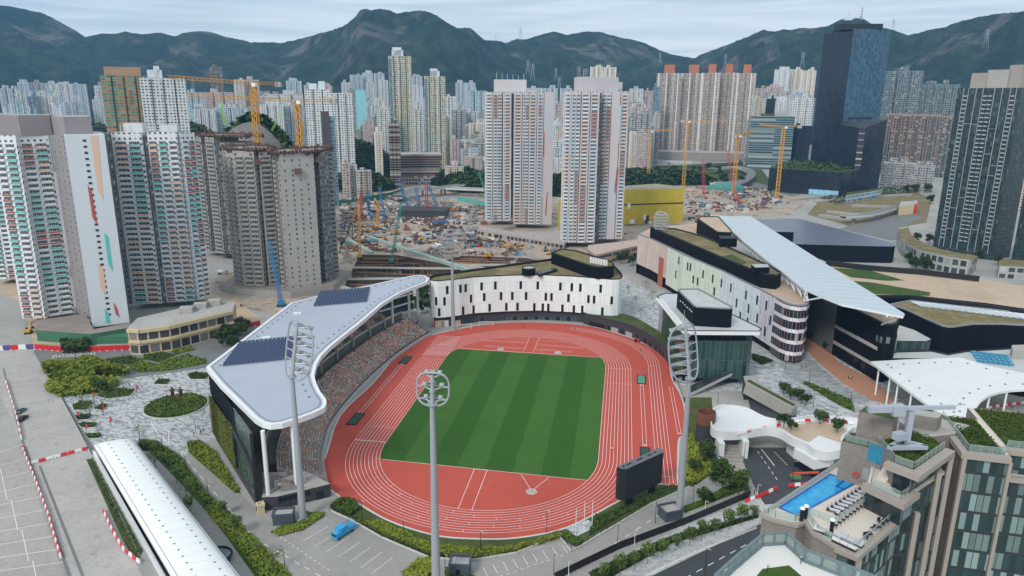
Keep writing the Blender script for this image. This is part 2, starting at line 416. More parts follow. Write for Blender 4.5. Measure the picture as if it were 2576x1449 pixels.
sheet('main_road',[(1530,1449),(1640,1449),(1905,1322),(2010,1275),(2300,1449),(2300,1700),(1300,1700)],.05,M_asph)
sheet('service_road',[(443,1139),(473,1129),(533,1179),(607,1244),(667,1303),(700,1336),(760,1315),(830,1285),(960,1350),(1085,1402),(1200,1412),(1400,1372),(1440,1392),(1560,1318),(1640,1270),(1745,1226),(1800,1180),(1870,1160),(1924,1266),(1880,1245),(1700,1305),(1480,1425),(1400,1460),(1400,1800),(500,1800)],.03,M_svc)
sheet('link_road',[(1867,1126),(1997,1126),(2067,1175),(2050,1225),(1995,1262),(1924,1270),(1905,1240),(1874,1173)],.06,M_asph)
sheet('lower_road',[(1878,985),(1905,985),(2000,1040),(2010,1060),(1900,1070),(1890,1040)],.06,M_asph)
sheet('station_road',[(-60,880),(85,880),(232,1140),(345,1420),(440,1640),(230,1640),(180,1449),(70,1180),(45,1100),(-20,940),(-60,900)],.04,M_conc)
sheet('parking_ground',[(-160,1112),(46,1104),(160,1440),(205,1640),(-200,1640)],.06,M_conc2)
sheet('round_plaza',[(150,1000),(245,962),(525,925),(545,1105),(505,1112),(470,1150),(440,1130),(345,1108),(232,1125)],.04,M_pave)
sheet('square_path',[(85,880),(320,868),(650,800),(660,830),(530,935),(250,962),(150,1000)],.03,M_greyasph)
sheet('upper_plaza',[(1560,690),(1600,715),(1660,745),(1700,900),(1890,880),(2030,855),(2300,1010),(2260,1075),(1960,1075),(1890,1040),(1880,985),(1735,985),(1700,960),(1640,870),(1560,800)],.03,M_pave)
sheet('shopping_street',[(2020,850),(2052,852),(2115,915),(2190,950),(2250,1003),(2240,1020),(2190,1006),(2120,965),(2040,895)],.05,M_orange)
sheet('mosaic_street',[(1960,905),(2030,895),(2110,962),(2190,1008),(2160,1018),(2060,985),(1980,950)],.045,M_pave2)
sheet('footpath',[(1480,1449),(1700,1330),(1880,1262),(1960,1240),(1905,1318),(1640,1449),(1560,1500),(1400,1560),(1300,1560)],.045,M_foot)
# planting areas
LV=[]
def leaf_mat(name,cols):
 n=N(name);oi=n.new('ShaderNodeObjectInfo').outputs['Random']
 f=n.m('ADD',n.m('MULTIPLY',n.noise(.9,4,rough=.7),.8),n.m('MULTIPLY',oi,.2))
 c=n.ramp(f,cols);c=n.mul(c,.7,1.3,n.noise(5,2))
 return n.done(c,.8,spec=.25)
M_leaf=leaf_mat('tree_leaves',[(.3,(.02,.04,.01)),(.55,(.045,.08,.018)),(.8,(.08,.12,.03))])
M_leafy=leaf_mat('yellow_green_leaves',[(.3,(.09,.13,.014)),(.5,(.17,.21,.022)),(.8,(.25,.28,.04))])
M_leafl=leaf_mat('young_leaves',[(.3,(.05,.09,.02)),(.55,(.09,.14,.035)),(.8,(.13,.19,.05))])
M_hedge=leaf_mat('hedge_leaves',[(.3,(.025,.045,.01)),(.5,(.05,.09,.015)),(.75,(.11,.16,.02))])
M_bark=mk('bark',(.12,.09,.07),.9)
def inpoly(x,y,P):
 r=False;j=len(P)-1
 for i in range(len(P)):
  if(P[i][1]>y)!=(P[j][1]>y)and x<(P[j][0]-P[i][0])*(y-P[i][1])/(P[j][1]-P[i][1])+P[i][0]:r=not r
  j=i
 return r
def leafquad(m,p,s,mi=0,rng=random):
 a=Vector((rng.gauss(0,1),rng.gauss(0,1),rng.gauss(0,.7))).normalized();b=a.cross(Vector((rng.random()-.5,rng.random()-.5,1))).normalized()
 a=a*s;b=b*s*.7
 m.face([p-a-b,p+a-b,p+a+b,p-a+b],mi)
def shrubs(pts,n,z0=.05,h=.8,s=.35,mat=None,name='shrubbery',px=True,clump=.25):
 P=[G(*q)for q in pts]if px else[Vector(q)for q in pts]
 x0,x1=min(p.x for p in P),max(p.x for p in P);y0,y1=min(p.y for p in P),max(p.y for p in P)
 m=M();rng=random.Random(len(pts)*n);k=0;t=0
 while k<n and t<n*12:
  t+=1;x,y=rng.uniform(x0,x1),rng.uniform(y0,y1)
  if not inpoly(x,y,P):continue
  hh=h*(.45+.75*max(0,.5+mnoise.noise(Vector((x*clump,y*clump,3)))))
  leafquad(m,Vector((x,y,z0+hh*rng.random()**.5)),s*rng.uniform(.6,1.3),0,rng);k+=1
 return tag(m.build(name,mat or M_hedge),kind='stuff')
# grass areas and planting
sheet('grass_verge',[(830,1285),(870,1262),(900,1262),(959,1300),(1025,1327),(1109,1349),(1192,1355),(1275,1355),(1359,1344),(1425,1327),(1492,1295),(1552,1262),(1642,1219),(1735,1222),(1650,1262),(1600,1287),(1560,1312),(1500,1345),(1452,1378),(1425,1362),(1405,1345),(1300,1388),(1200,1410),(1080,1400),(960,1350),(870,1305)],.07,M_grass)
sheet('grass_verge',[(347,1109),(440,1135),(513,1243),(567,1279),(653,1366),(733,1449),(780,1500),(700,1560),(640,1449),(540,1310),(430,1190)],.06,M_lawn)
sheet('grass_verge',[(217,1156),(233,1153),(360,1386),(352,1402),(333,1403),(300,1340)],.07,M_grass)
sheet('grass_verge',[(470,1112),(500,1108),(545,1140),(607,1242),(590,1240),(540,1195),(475,1138)],.06,M_lawn)
sheet('grass_verge',[(1715,1000),(1790,1000),(1800,1130),(1780,1200),(1745,1225),(1715,1222),(1722,1100)],.06,M_grass)
sheet('grass_verge',[(1690,1284),(1770,1255),(1860,1205),(1875,1232),(1700,1300)],.06,M_lawn)
sheet('grass_verge',[(1480,1440),(1700,1345),(1908,1295),(1908,1303),(1690,1368),(1560,1440),(1500,1480)],.07,M_grass)
sheet('grass_verge',[(680,1340),(700,1325),(745,1310),(770,1285),(790,1290),(740,1326),(700,1336)],.06,M_lawn)
sheet('flower_bed',[(850,1005),(1,1),(2,2)],-.5,M_grass)if False else None
bed=[[(265,905),(320,895),(365,905),(330,917),(280,917)],[(320,922),(360,908),(420,922),(430,932),(350,938)],[(362,885),(395,880),(440,895),(400,912),(362,903)],[(400,912),(470,890),(520,905),(520,915),(430,932),(398,925)],[(430,880),(475,868),(492,880),(440,893)]]
for i,q in enumerate(bed):sheet('flower_bed',q,.07,[M_lawn,M_grass,M_drygrass][i%3 if i!=2 else 0])
sheet('dry_bank',[(133,905),(150,898),(215,903),(225,915),(190,925),(140,922)],.07,M_drygrass)
isl=[[(238,998),(275,975),(345,980),(330,998),(270,1006)],[(180,1021),(205,1010),(236,1013),(218,1033),(185,1034)],[(237,1030),(258,1019),(272,1022),(256,1034)],[(188,1050),(205,1044),(232,1046),(222,1057),(195,1058)],[(197,1070),(210,1065),(246,1068),(240,1077),(205,1077)],[(215,1098),(222,1093),(258,1096),(248,1104),(222,1105)],[(385,968),(400,955),(430,957),(420,969)],[(470,945),(490,937),(530,942),(520,956),(478,956)]]
M_kerbw=mk('pale_kerb_stone',(.5,.5,.49),.8)
for q in isl:
 P=[G(*a)for a in q];m=M();m.prism(P,0,.35);tag(m.build('planter_kerb',M_kerbw),kind='structure')
 c=sum(P,Vector((0,0,0)))/len(P);m=M();m.poly([c+(p-c)*.93 for p in P],.38);tag(m.build('planter_soil',M_grass),kind='structure')
 shrubs([tuple(c+(p-c)*.9)for p in P],420,.38,.6,.3,M_hedge,px=False)
# round island with shrubs
ic=G(443,1022);m=M();ring=[ic+Vector((11.6*math.cos(t*PI/24),11.6*math.sin(t*PI/24),0))for t in range(48)]
m.prism(ring,0,.4);tag(m.build('roundabout_kerb',M_kerbw),kind='structure')
m=M();m.poly([ic+(p-ic)*.96 for p in ring],.44);tag(m.build('roundabout_grass',M_lawn),kind='structure')
shrubs([tuple(ic+(p-ic)*.94)for p in ring],2600,.44,.7,.32,M_hedge,px=False)
shrubs([(455,1005),(490,1003),(500,1012),(465,1018)],350,.5,1.1,.35,M_leafy)
# hedges round the track fence, behind the platform, by the stand
shrubs([(830,1280),(860,1265),(895,1268),(905,1285),(880,1300)],1300,.1,1.6,.35,M_hedge)
shrubs([(900,1315),(960,1318),(1080,1372),(1200,1385),(1300,1380),(1400,1343),(1420,1352),(1300,1388),(1200,1408),(1080,1398),(960,1348)],6500,.1,1.1,.3,M_leafy)
shrubs([(880,1300),(1000,1362),(1080,1385),(1200,1402),(1080,1402),(960,1352)],3200,.1,.9,.3,M_hedge)
shrubs([(1405,1345),(1425,1340),(1465,1365),(1455,1378),(1425,1365)],700,.1,.9,.3,M_hedge)
shrubs([(1480,1350),(1560,1300),(1650,1255),(1720,1222),(1680,1222),(1560,1275),(1490,1310)],1800,.1,.5,.25,M_hedge)
shrubs([(349,1109),(395,1115),(450,1150),(520,1245),(565,1285),(520,1270),(430,1175)],3000,.1,1.2,.35,M_hedge)
shrubs([(520,1245),(567,1281),(653,1366),(733,1449),(690,1500),(600,1380),(520,1290)],1900,.1,.6,.3,M_leafy)
shrubs([(470,1113),(500,1109),(545,1140),(605,1240),(590,1239),(540,1195),(475,1138)],1800,.1,.8,.3,M_leafy)
shrubs([(220,1156),(233,1154),(360,1386),(350,1400),(300,1330)],500,.1,.3,.25,M_leaf)
shrubs([(683,1340),(700,1332),(745,1322),(790,1292),(812,1290),(815,1300),(760,1336),(700,1350)],1300,.1,.8,.3,M_leafy)
shrubs([(1050,1415),(1085,1405),(1085,1449),(1060,1470),(1010,1449)],900,.1,1.3,.35,M_leafy)
shrubs([(1120,1430),(1180,1440),(1200,1470),(1120,1470)],500,.1,1.,.3,M_hedge)
shrubs([(1700,1296),(1770,1262),(1860,1210),(1873,1228),(1790,1262)],1800,.1,.9,.35,M_hedge)
shrubs([(1720,1100),(1755,1090),(1790,1110),(1795,1180),(1750,1220),(1722,1210)],2200,.1,1.0,.35,M_leafy)
shrubs([(1490,1438),(1700,1347),(1908,1296),(1908,1302),(1690,1366),(1560,1438),(1510,1470)],3000,.1,.6,.25,M_leaf)
for q in bed:shrubs(q,380,.1,.5,.35,random.choice([M_leafy,M_hedge]))
shrubs([(2020,965),(2030,963),(2140,1010),(2150,1038),(2110,1020)],1600,.2,.9,.4,M_hedge)
shrubs([(1890,893),(1900,892),(1945,910),(1915,918),(1893,905)],700,.2,.8,.35,M_leaf)
# the big rounded yellow-green hedge mass on the square
shrubs([(110,930),(140,920),(230,918),(320,932),(322,945),(240,950),(232,965),(125,965),(170,945),(112,940)],9000,.2,3.8,.9,M_leafy,clump=.11)
shrubs([(118,985),(125,962),(250,955),(300,968),(240,990),(150,1000)],5000,.2,2.6,.8,M_leafy,clump=.13)
shrubs([(155,868),(222,866),(222,888),(158,890)],1500,.2,4,.7,M_leaf,clump=.2)
# running track and pitch
RED=[(859,1250),(895,1261),(959,1299),(1025,1326),(1109,1348),(1192,1354),(1275,1354),(1359,1343),(1425,1326),(1492,1294),(1552,1261),(1642,1218),(1699,1221),(1702,1196),(1705,1109),(1716,1095),(1722,1053),(1718,1016),(1706,984),(1689,954),(1677,903),(1644,879),(1602,857),(1540,836),(1483,821),(1408,814),(1309,811),(1225,816),(1148,830),(1089,843),(1059,853),(992,903),(939,966),(857,1046),(820,1152),(790,1166),(810,1210)]
def smooth(P,k=4,close=True):
 out=[];n=len(P)
 for i in range(n if close else n-1):
  p0,p1,p2,p3=[P[j%n]if close else P[max(0,min(n-1,j))]for j in(i-1,i,i+1,i+2)]
  for t in range(k):
   t/=k;out.append(.5*((2*p1)+(p2-p0)*t+(2*p0-5*p1+4*p2-p3)*t*t+(3*p1-p0-3*p2+p3)*t**3))
 if not close:out.append(P[-1])
 return out
redw=smooth([G(*q)for q in RED],3)
m=M();m.poly(redw,.09);tag(m.build('running_track',M_track),kind='structure')
m=M();o_=[p+(p-Vector((0,0,0))).normalized()*.7 for p in redw];m.strip([(*p.xy,.12)for p in redw+redw[:1]],[(*p.xy,.12)for p in o_+o_[:1]])
tag(m.build('track_kerb',M_kerbw),kind='structure')
L2=42.195
def oval(r,n=48,a0=0,a1=PI):
 top=[Vector((r*math.cos(a0+(a1-a0)*i/n),L2+r*math.sin(a0+(a1-a0)*i/n),0))for i in range(n+1)]
 return top+[Vector((-p.x,-p.y,0))for p in top]
lines=M()
def line(pts,w=.11,close=False,z=.10,mm=None):
 P=[Vector((p[0],p[1],0))for p in pts];n=len(P);A,B=[],[]
 for i in range(n):
  d=(P[(i+1)%n]-P[i-1])if close else(P[min(i+1,n-1)]-P[max(i-1,0)])
  d.z=0;d.normalize();q=Vector((-d.y,d.x,0))*w/2;A.append((*(P[i]+q).xy,z));B.append((*(P[i]-q).xy,z))
 if close:A.append(A[0]);B.append(B[0])
 (mm or lines).strip(A,B)
for k in range(10):line(oval(36.5+1.22*k),.12,True)
# the two D ends beside the turf, turf cut by its own outline
line([(-33.5,-54.0),(33.5,-56.2)],.25);line([(-33.0,56.3),(33.4,55)],.25)
for k in range(10):x=-36.5-1.22*k;line([(x,42),(x,73)],.12)
line([(-47.6,73),(-36.4,73)],.15);line([(-47.6,70.6),(-36.4,70.6)],.1)
for y in(-31,-42.195,60.):line([(-47.5,y),(-36.5,y)],.1)
for y in(25.0,42.195):line([(36.5,y),(47.5,y)],.12)
line([(-47.48,-42.2),(-36.5,-42.2)],.5)
for i in range(5):
 x=55.2+1.22*i;r=x-6;line([(x,-54),(x,49)]+[(x-r+r*math.cos(a*PI/30),49+r*.94*math.sin(a*PI/30))for a in range(1,14)],.12)
line([(55.2,48.8),(60.1,48.8)],.12);line([(55.2,-50),(60.1,-50)],.12)
line([(51.2,26),(51.2,-30)],.12);line([(52.5,26),(52.5,-30)],.12);line([(51.1,-29.3),(52.6,-29.3)],.5);line([(51.1,25),(52.6,25)],.5)
line([(63.1,25),(64.3,25),(64.9,-19),(63.7,-19),(63.1,25)],.12);line([(63.6,-18),(65,-18)],.5)
line([(-54.2,30),(-54.2,-21)],.12);line([(-52.9,30),(-52.9,-21)],.12);line([(-54.3,-21.4),(-52.8,-21.4)],.5);line([(-54.3,31),(-52.8,31)],.4)
line([(-2.5,-78.6),(-2.5,-54.8)],.14);line([(1.6,-78.6),(1.6,-54.8)],.14);line([(-3,-55.6),(-.4,-55.2),(2.2,-55.6)],.12)
line([(17.0,-64.8),(12.8,-56.3)],.14);line([(17.6,-64.8),(21.6,-56.4)],.14);line([(15.4,-65.9),(19.2,-65.9)],.12)
for q in([(-2.3,57),(-2.3,77.5)],[(2.4,57),(2.4,77.5)],[(-4.5,60.5),(-2.3,60.5)],[(-24,69),(-3,69),(-3,70.5),(-24,70.5),(-24,69)],[(3,69),(25,67.5),(25,66.2),(3,67.2)],[(-22,62),(-3,62),(-3,60.5),(-22,60.8)],[(3,62),(20,61),(20,60),(3,60.6)],[(-16,75),(-3,75)],[(3.2,77),(3.2,74),(17,73.4)]):line(q,.12)
for k in range(34):
 lane=k%9;r=36.5+1.22*lane;a=-PI/2+(k//9)*.5-1.25+lane*.16
 if k//9<3:line([(r*math.cos(a),-L2+r*math.sin(a)),((r+1.22)*math.cos(a),-L2+(r+1.22)*math.sin(a))],.1)
tag(lines.build('track_markings',M_line),kind='structure')
PT=[Vector((x,y,0))for x,y in[(-36.3,42.2),(-36.3,-42.2)]+[(36.3*math.cos(a),-42.2+36.3*math.sin(a))for a in[PI+.06*i for i in range(6)]]]
a_=math.asin(13.0/36.3);b_=math.asin(14.0/36.3)
PT=[Vector((-36.3*math.cos(a_*i/5),L2+36.3*math.sin(a_*i/5)*1.0,0))for i in range(5,-1,-1)]
PT+=[Vector((-36.3*math.cos(a_*.9*i/5),-L2-36.3*math.sin(a_*.9*i/5),0))for i in range(0,6)]
PT+=[Vector((36.3*math.cos(b_*i/5),-L2-36.3*math.sin(b_*i/5),0))for i in range(5,-1,-1)]
PT+=[Vector((36.3*math.cos(a_*.98*i/5),L2+36.3*math.sin(a_*.98*i/5),0))for i in range(0,6)]
m=M();m.poly(PT,.13);tag(m.build('sports_turf',M_turf),kind='structure')
# throwing circles, sand pits, goals
M_steel=mk('galvanised_steel',(.42,.44,.46),.45,.3,var=.1);M_black=mk('black_steel',(.008,.009,.012),.6,var=.1)
M_white=mk('white_paint',(.75,.76,.76),.5,var=.05);M_redp=mk('red_plastic',(.65,.03,.035),.45,var=.1);M_dkgreen=mk('dark_green_cover',(.03,.07,.045),.8)
for(x,y),lb in zip([(17.3,-65.9),(-13.4,58.2),(13.8,58.2)],['grey throwing circle with two white sector lines at the near end','pale throwing circle left of the runway beyond the turf','pale throwing circle right of the runway beyond the turf']):
 r=root('throwing_circle',(x,y,.1),lb,'throwing circle','throwing circles in the red infield')
 m=M();m.tube([(x,y,.10),(x,y,.14)],1.5,24);m.build('concrete_disc',M_conc,r)
 m=M();m.tube([(x+1.55*math.cos(a*PI/12),y+1.55*math.sin(a*PI/12),.14)for a in range(24)],.06,5,close=True);m.build('steel_rim',M_white,r)
for(x,y,w,l,rz),lb,mt in zip([(-53.2,-26.5,3.4,9.5,0),(-53.4,36,3.4,9,0),(51.8,31,3.4,9.5,0),(51.8,-34.5,3.0,6,0)],['covered sand pit with black rim beside the nearer seats','covered sand pit with black rim beside the far end of the seats','green covered landing pit with black rim by the back straight','green landing pit mostly behind the big screen'],[M_dkgreen,M_dkgreen,mk('green_net_cover',(.1,.26,.18),.8,var=.3,sc=1),M_dkgreen]):
 r=root('sand_pit',(x,y,.1),lb,'sand pit','jumping pits beside the track')
 m=M();
 for dx,dy,a,b in((0,l/2,w,.4),(0,-l/2,w,.4),(w/2,0,.4,l+.4),(-w/2,0,.4,l+.4)):m.box((x+dx,y+dy,.1),(a,b,.25+.003*dx))
 m.build('rim',M_black,r);m=M();m.poly([(x-w/2+.1,y-l/2),(x+w/2-.1,y-l/2),(x+w/2-.1,y+l/2),(x-w/2+.1,y+l/2)],.28);m.build('cover',mt,r)
for(x,y,rz),lb in zip([(-37,85.6,.35),(-27,92.2,.22)],['white football goal lying nearer the lamp mast below the white building','white football goal further along the wall from the lamp mast']):
 r=root('football_goal',(x,y,.1),lb,'goal','football goals stored on the red surface');m=M()
 X=Vector((math.cos(rz),math.sin(rz),0));Y=Vector((-math.sin(rz),math.cos(rz),0));o=Vector((x,y,.1))
 for s_ in(-3.66,3.66):m.tube([o+X*s_,o+X*s_+Vector((0,0,2.44))],.09,6);
 m.tube([o+X*-3.66+Vector((0,0,2.44)),o+X*3.66+Vector((0,0,2.44))],.09,6);m.build('goal_frame',M_white,r);m=M()
 for s_ in(-3.66,3.66):m.tube([o+X*s_+Vector((0,0,2.4)),o+X*s_+Y*1.0+Vector((0,0,2.4)),o+X*s_+Y*2.2,o+X*s_],.05,5)
 m.tube([o+X*-3.66+Y*2.2,o+X*3.66+Y*2.2],.05,5);m.build('back_stays',M_white,r)
# grandstand
M_roofm=N('seamed_metal_roof');_s=M_roofm.new('ShaderNodeSeparateXYZ');M_roofm.put(_s.inputs[0],M_roofm.pos())
_l=M_roofm.m('LESS_THAN',M_roofm.m('FRACT',M_roofm.m('DIVIDE',M_roofm.m('ADD',_s.outputs[1],M_roofm.m('MULTIPLY',_s.outputs[0],-.35)),1.1)),.16)
_c=M_roofm.mul((.42,.46,.54),.86,1.1,M_roofm.noise(.06,6,rough=.7,dist=1.));M_roof=M_roofm.done(M_roofm.mul(_c,1.,.88,_l),.45,.15)
M_fascia=mk('white_fascia',(.74,.76,.78),.4,var=.04,sc=.8)
M_darkclad=N('dark_brick_cladding');_b=M_darkclad.new('ShaderNodeTexBrick');M_darkclad.put(_b.inputs['Vector'],M_darkclad.uvv());_b.inputs['Scale'].default_value=1
_b.inputs['Brick Width'].default_value=1.2;_b.inputs['Row Height'].default_value=.3;_b.inputs['Mortar Size'].default_value=.02
_b.inputs['Color1'].default_value=(.035,.038,.046,1);_b.inputs['Color2'].default_value=(.024,.026,.033,1);_b.inputs['Mortar'].default_value=(.09,.09,.1,1)
M_dark=M_darkclad.done(_b.outputs[0],.7)
M_blackclad=facade('black_panel_cladding',(.005,.006,.010),2.4,3.6,(.0,.012,.0,.01),(.04,.045,.05),dirt=.3);M_blackclad.node_tree.nodes['Principled BSDF'].inputs['Specular IOR Level'].default_value=.15
M_glassc=facade('green_glass_curtain_wall',(.03,.035,.04),1.25,3.4,(.05,.97,.03,.98),(.05,.085,.09),gr=.08,cp=.15,curt=(.12,.16,.16))
M_glassd=facade('dark_glass_curtain_wall',(.02,.02,.025),1.5,3.8,(.06,.96,.04,.97),(.03,.045,.05),gr=.06,cp=.2,curt=(.1,.12,.12))
M_winrow=mk('dark_window_glass',(.010,.016,.02),.12,var=.2)
def living_mat():
 n=N('living_wall_plants');u=n.uvv();v=n.scale(u,(.35,.08,1));f=n.noise(1.,4,v,dist=1.2)
 c=n.ramp(f,[(.32,(.04,.025,.012)),(.42,(.07,.05,.012)),(.5,(.10,.13,.02)),(.6,(.16,.19,.02)),(.72,(.05,.09,.012))])
 return n.done(n.mul(c,.6,1.4,n.noise(2.5,3)),.9,bump=n.noise(2,3),bs=.3)
M_living=living_mat()
M_stand=mk('stand_concrete',(.42,.42,.41),.85,var=.12,sc=.6)
st=root('grandstand',(-70,-10,0),'long curved grandstand under a pale metal roof beside the red running track','grandstand')
RZ=24.6
roof_px=[(518.5,922.6),(731.8,761.3),(803.8,742.8),(883,727.9),(1034.4,693.5),(1056.7,691.5),(1070,694),(1079,700.6),(1074,709),(1040,722),(1007,735),(962.5,762.6),(908,809.7),(870,840),(833.5,869.2),(808.7,894),(796.3,916.4),(790,943.6),(796.3,966),(806.3,985.8),(820.6,1004.4),(821,1017),(815,1026),(790,1038),(760,1049),(710,1065),(680,1068),(660,1064),(640,1052),(553,966),(525,932)]
RF=[G(x,y,RZ+1.2)for x,y in roof_px]
def rmesh(P,z0,z1,mi,mt):
 m=M();m.prism([(p.x,p.y)for p in P],z0,z1,mi,mt,True);return m
m=rmesh(RF,RZ-.4,RZ+1.2,1,1);
c_=Vector((-75,5,0))
def inset(P,d):
 n=len(P);out=[];A=sum(P[i].x*P[(i+1)%n].y-P[(i+1)%n].x*P[i].y for i in range(n));s_=1 if A>0 else-1
 for i in range(n):
  a=(P[i]-P[i-1]);b=(P[(i+1)%n]-P[i]);a.z=b.z=0;a.normalize();b.normalize();t=(a+b).normalized()
  q=Vector((-t.y,t.x,0))*s_;out.append(P[i]+q*(d/max(.35,q.dot(Vector((-a.y,a.x,0))*s_))))
 return out
m.build('roof_fascia',[M_roof,M_fascia],st)
RI=inset(RF,1.1);m=M();m.poly(RI,RZ+1.24);rf=m.build('roof',M_roof,st)
# gutter line, vents, hatch kerbs
m=M();RG=inset(RF,1.6);m.strip([(*p.xy,RZ+1.27)for p in RG+RG[:1]],[(*p.xy,RZ+1.27)for p in inset(RF,2.0)+inset(RF,2.0)[:1]]);m.build('gutter',mk('gutter_grey',(.2,.22,.25),.6),st)
M_vent=mk('grey_roof_vent',(.22,.24,.27),.5)
RV=inset(RF,4.2);cnt=0;acc=0
per=RV+RV[:1]
for i in range(len(per)-1):
 a,b=per[i],per[i+1];L=(b-a).length
 while acc<L and cnt<60:
  p=a+(b-a)*(acc/L);m=M();m.cyl((p.x,p.y,RZ+1.25),.38,.35,8);m.build('roof_vent',M_vent,st);cnt+=1;acc+=5.2
 acc-=L
for x,y in((960/2.576,0),):
 pass
def z3(x,y):return((800+x/2.576)*.63889,(1050+y/2.576)*.63889)
for q in((955,480),(640,728)):
 p=G(*z3(*q),RZ+1.2);m=M();m.box((p.x,p.y,RZ+1.25),(3,1.8,.6),.6,0);m.build('roof_hatch',M_fascia,st)
# back facade, living wall, curtain wall
A0,C0=Vector((-94.5,-50.5,0)),Vector((-58.2,-89.2,0));dd=(C0-A0).normalized();nn=Vector((dd.y,-dd.x,0))
def PW(t,z,off=0):q=A0+(C0-A0)*t+nn*off;return(q.x,q.y,z)
def panel(t0,t1,z0,z1,off=0.):
 m=M();a,b=PW(t0,0,off),PW(t1,0,off);m.wall(a,b,z0,z1,0,t0*53)
 th=.35;a2,b2=PW(t0,0,off-th),PW(t1,0,off-th)
 m.wall(b2,a2,z0,z1);m.wall(a2,a,z0,z1);m.wall(b,b2,z0,z1);m.poly([a,b,b2,a2],z1);return m
panel(0,.60,17.6,RZ-.5,.3).build('upper_cladding',M_blackclad,st)
lw=M();
for i in range(40):
 t0,t1=.02+.58*i/40,.02+.58*(i+1)/40;zb=3.8;lw.wall(PW(t0,0,.75+.25*mnoise.noise(Vector((i*.4,0,0)))),PW(t1,0,.75+.25*mnoise.noise(Vector(((i+1)*.4,0,0)))),zb,17.6,0,t0*53)
rng=random.Random(3)
for k in range(6500):
 t=rng.uniform(.02,.6);z=rng.uniform(3.8,17.6);leafquad(lw,Vector(PW(t,z,.95+.25*rng.random())),.28,0,rng)
lw.build('living_wall',M_living,st)
panel(.60,.985,3.8,RZ-.5,.2).build('curtain_wall',M_glassc,st)
m=M();m.bar(PW(.52,17.5,.7),PW(.985,12.6,.7),.5,1.3);m.build('sloping_trim',M_dark,st)
m=M();m.bar(PW(.985,0,.3),PW(.985,RZ-.5,.3),.7,.7);m.build('corner_frame',M_black,st);m=M();m.bar(PW(.6,12,.45),PW(.6,RZ-.5,.45),.35,.35);m.build('facade_mullion',M_black,st)
panel(-.02,1,0,3.8,0).build('base_wall',M_dark,st)
for i in range(26):
 t=.34+i*.024;m=M();m.wall(PW(t,0,.06),PW(t+.013,0,.06),1.2,3.1);m.build('slot_window',M_winrow,st)
# front curve of the seating
FR=smooth([Vector(p)for p in[(-41.5,-78.5,0),(-46.6,-69,0),(-51.5,-59.5,0),(-55.5,-48,0),(-58.8,-36,0),(-60.4,-22,0),(-60.9,-5,0),(-60.6,10,0),(-59.7,25,0),(-58.2,40,0),(-55.8,54,0),(-53.2,66,0),(-51.2,72.5,0)]],6,False)
NRM=[]
for i,p in enumerate(FR):
 d=FR[min(i+1,len(FR)-1)]-FR[max(i-1,0)];d.normalize();NRM.append(Vector((-d.y,d.x,0)))
def off(o,i0=0,i1=None):return[FR[i]+NRM[i]*o for i in range(i0,len(FR)if i1 is None else i1)]
def row3(o,z,i0=0,i1=None):return[(*p.xy,z)for p in off(o,i0,i1)]
m=M();m.strip(row3(0,.1),row3(0,1.6));m.strip(row3(0,1.6),row3(.6,1.6));m.strip(row3(.6,1.6),row3(.6,.9));m.strip(row3(1.6,.9)[::-1],row3(.6,.9)[::-1])
m.build('front_wall',M_stand,st)
m=M();m.strip(row3(.55,1.62),row3(.55,2.4));m.build('front_screen',mk('dark_glass_screen',(.03,.035,.04),.2),st)
NR1,NR2=15,12
def tier(name,o0,z0,n,dx,dz,i0,i1):
 m=M()
 for r in range(n):
  o,z=o0+r*dx,z0+r*dz
  m.strip(row3(o,z-dz,i0,i1),row3(o,z,i0,i1));m.strip(row3(o,z,i0,i1),row3(o+dx,z,i0,i1))
 for j in(i0,i1-1):
  P=[(*(FR[j]+NRM[j]*(o0+r*dx)).xy,z0+r*dz+.05)for r in range(n)];
  for r in range(n-1):
   a,b=P[r],P[r+1];q=[(a[0],a[1],0),(b[0],b[1],0),(b[0],b[1],b[2]+.9),(a[0],a[1],a[2]+.9)];m.face(q);m.face(q[::-1])
 return m.build(name,M_stand,st)
NI=len(FR)
tier('lower_terrace',1.6,1.3,NR1,.85,.36,0,NI)
tier('upper_terrace',18.4,9.3,NR2,.82,.5,18,NI-8)
m=M();o=1.6+NR1*.85;zt=1.3+(NR1-1)*.36;m.strip(row3(o,zt,8),row3(17.4,zt,8));m.strip(row3(17.4,zt,12),row3(17.4,9.3,12));m.strip(row3(17.4,9.3,12),row3(18.4,9.3,12));m.build('aisle_wall',mk('aisle_green_grey',(.10,.125,.115),.8),st)
m=M();m.strip(row3(17.3,9.4,12),row3(17.3,10.3,12));m.strip(row3(17.5,10.3,12),row3(17.3,10.3,12));m.build('upper_parapet',M_stand,st)
for k in range(9):
 i=20+k*6
 if i>=NI-8:break
 p=FR[i]+NRM[i]*20.2;a=math.atan2(NRM[i].y,NRM[i].x);m=M();m.box((p.x,p.y,7.5),(4.2,.3,4.3),a,0)
 c=FR[i]+NRM[i]*22.3;m.box((c.x,c.y,7.5),(.3,2.6,4.6),a,0);q=p+Vector((-NRM[i].y,NRM[i].x,0))*2.6;m.box((q.x,q.y,7.5),(4.2,.3,4.3),a,0)
 m.build('vomitory',mk('vomitory_concrete',(.22,.24,.23),.85)if k==0 else bpy.data.materials['vomitory_concrete'],st)
 p=FR[i]+NRM[i]*16.8;m=M();m.box((p.x,p.y,zt),(.6,.6,4.8),a);m.build('aisle_pier',M_stand,st)
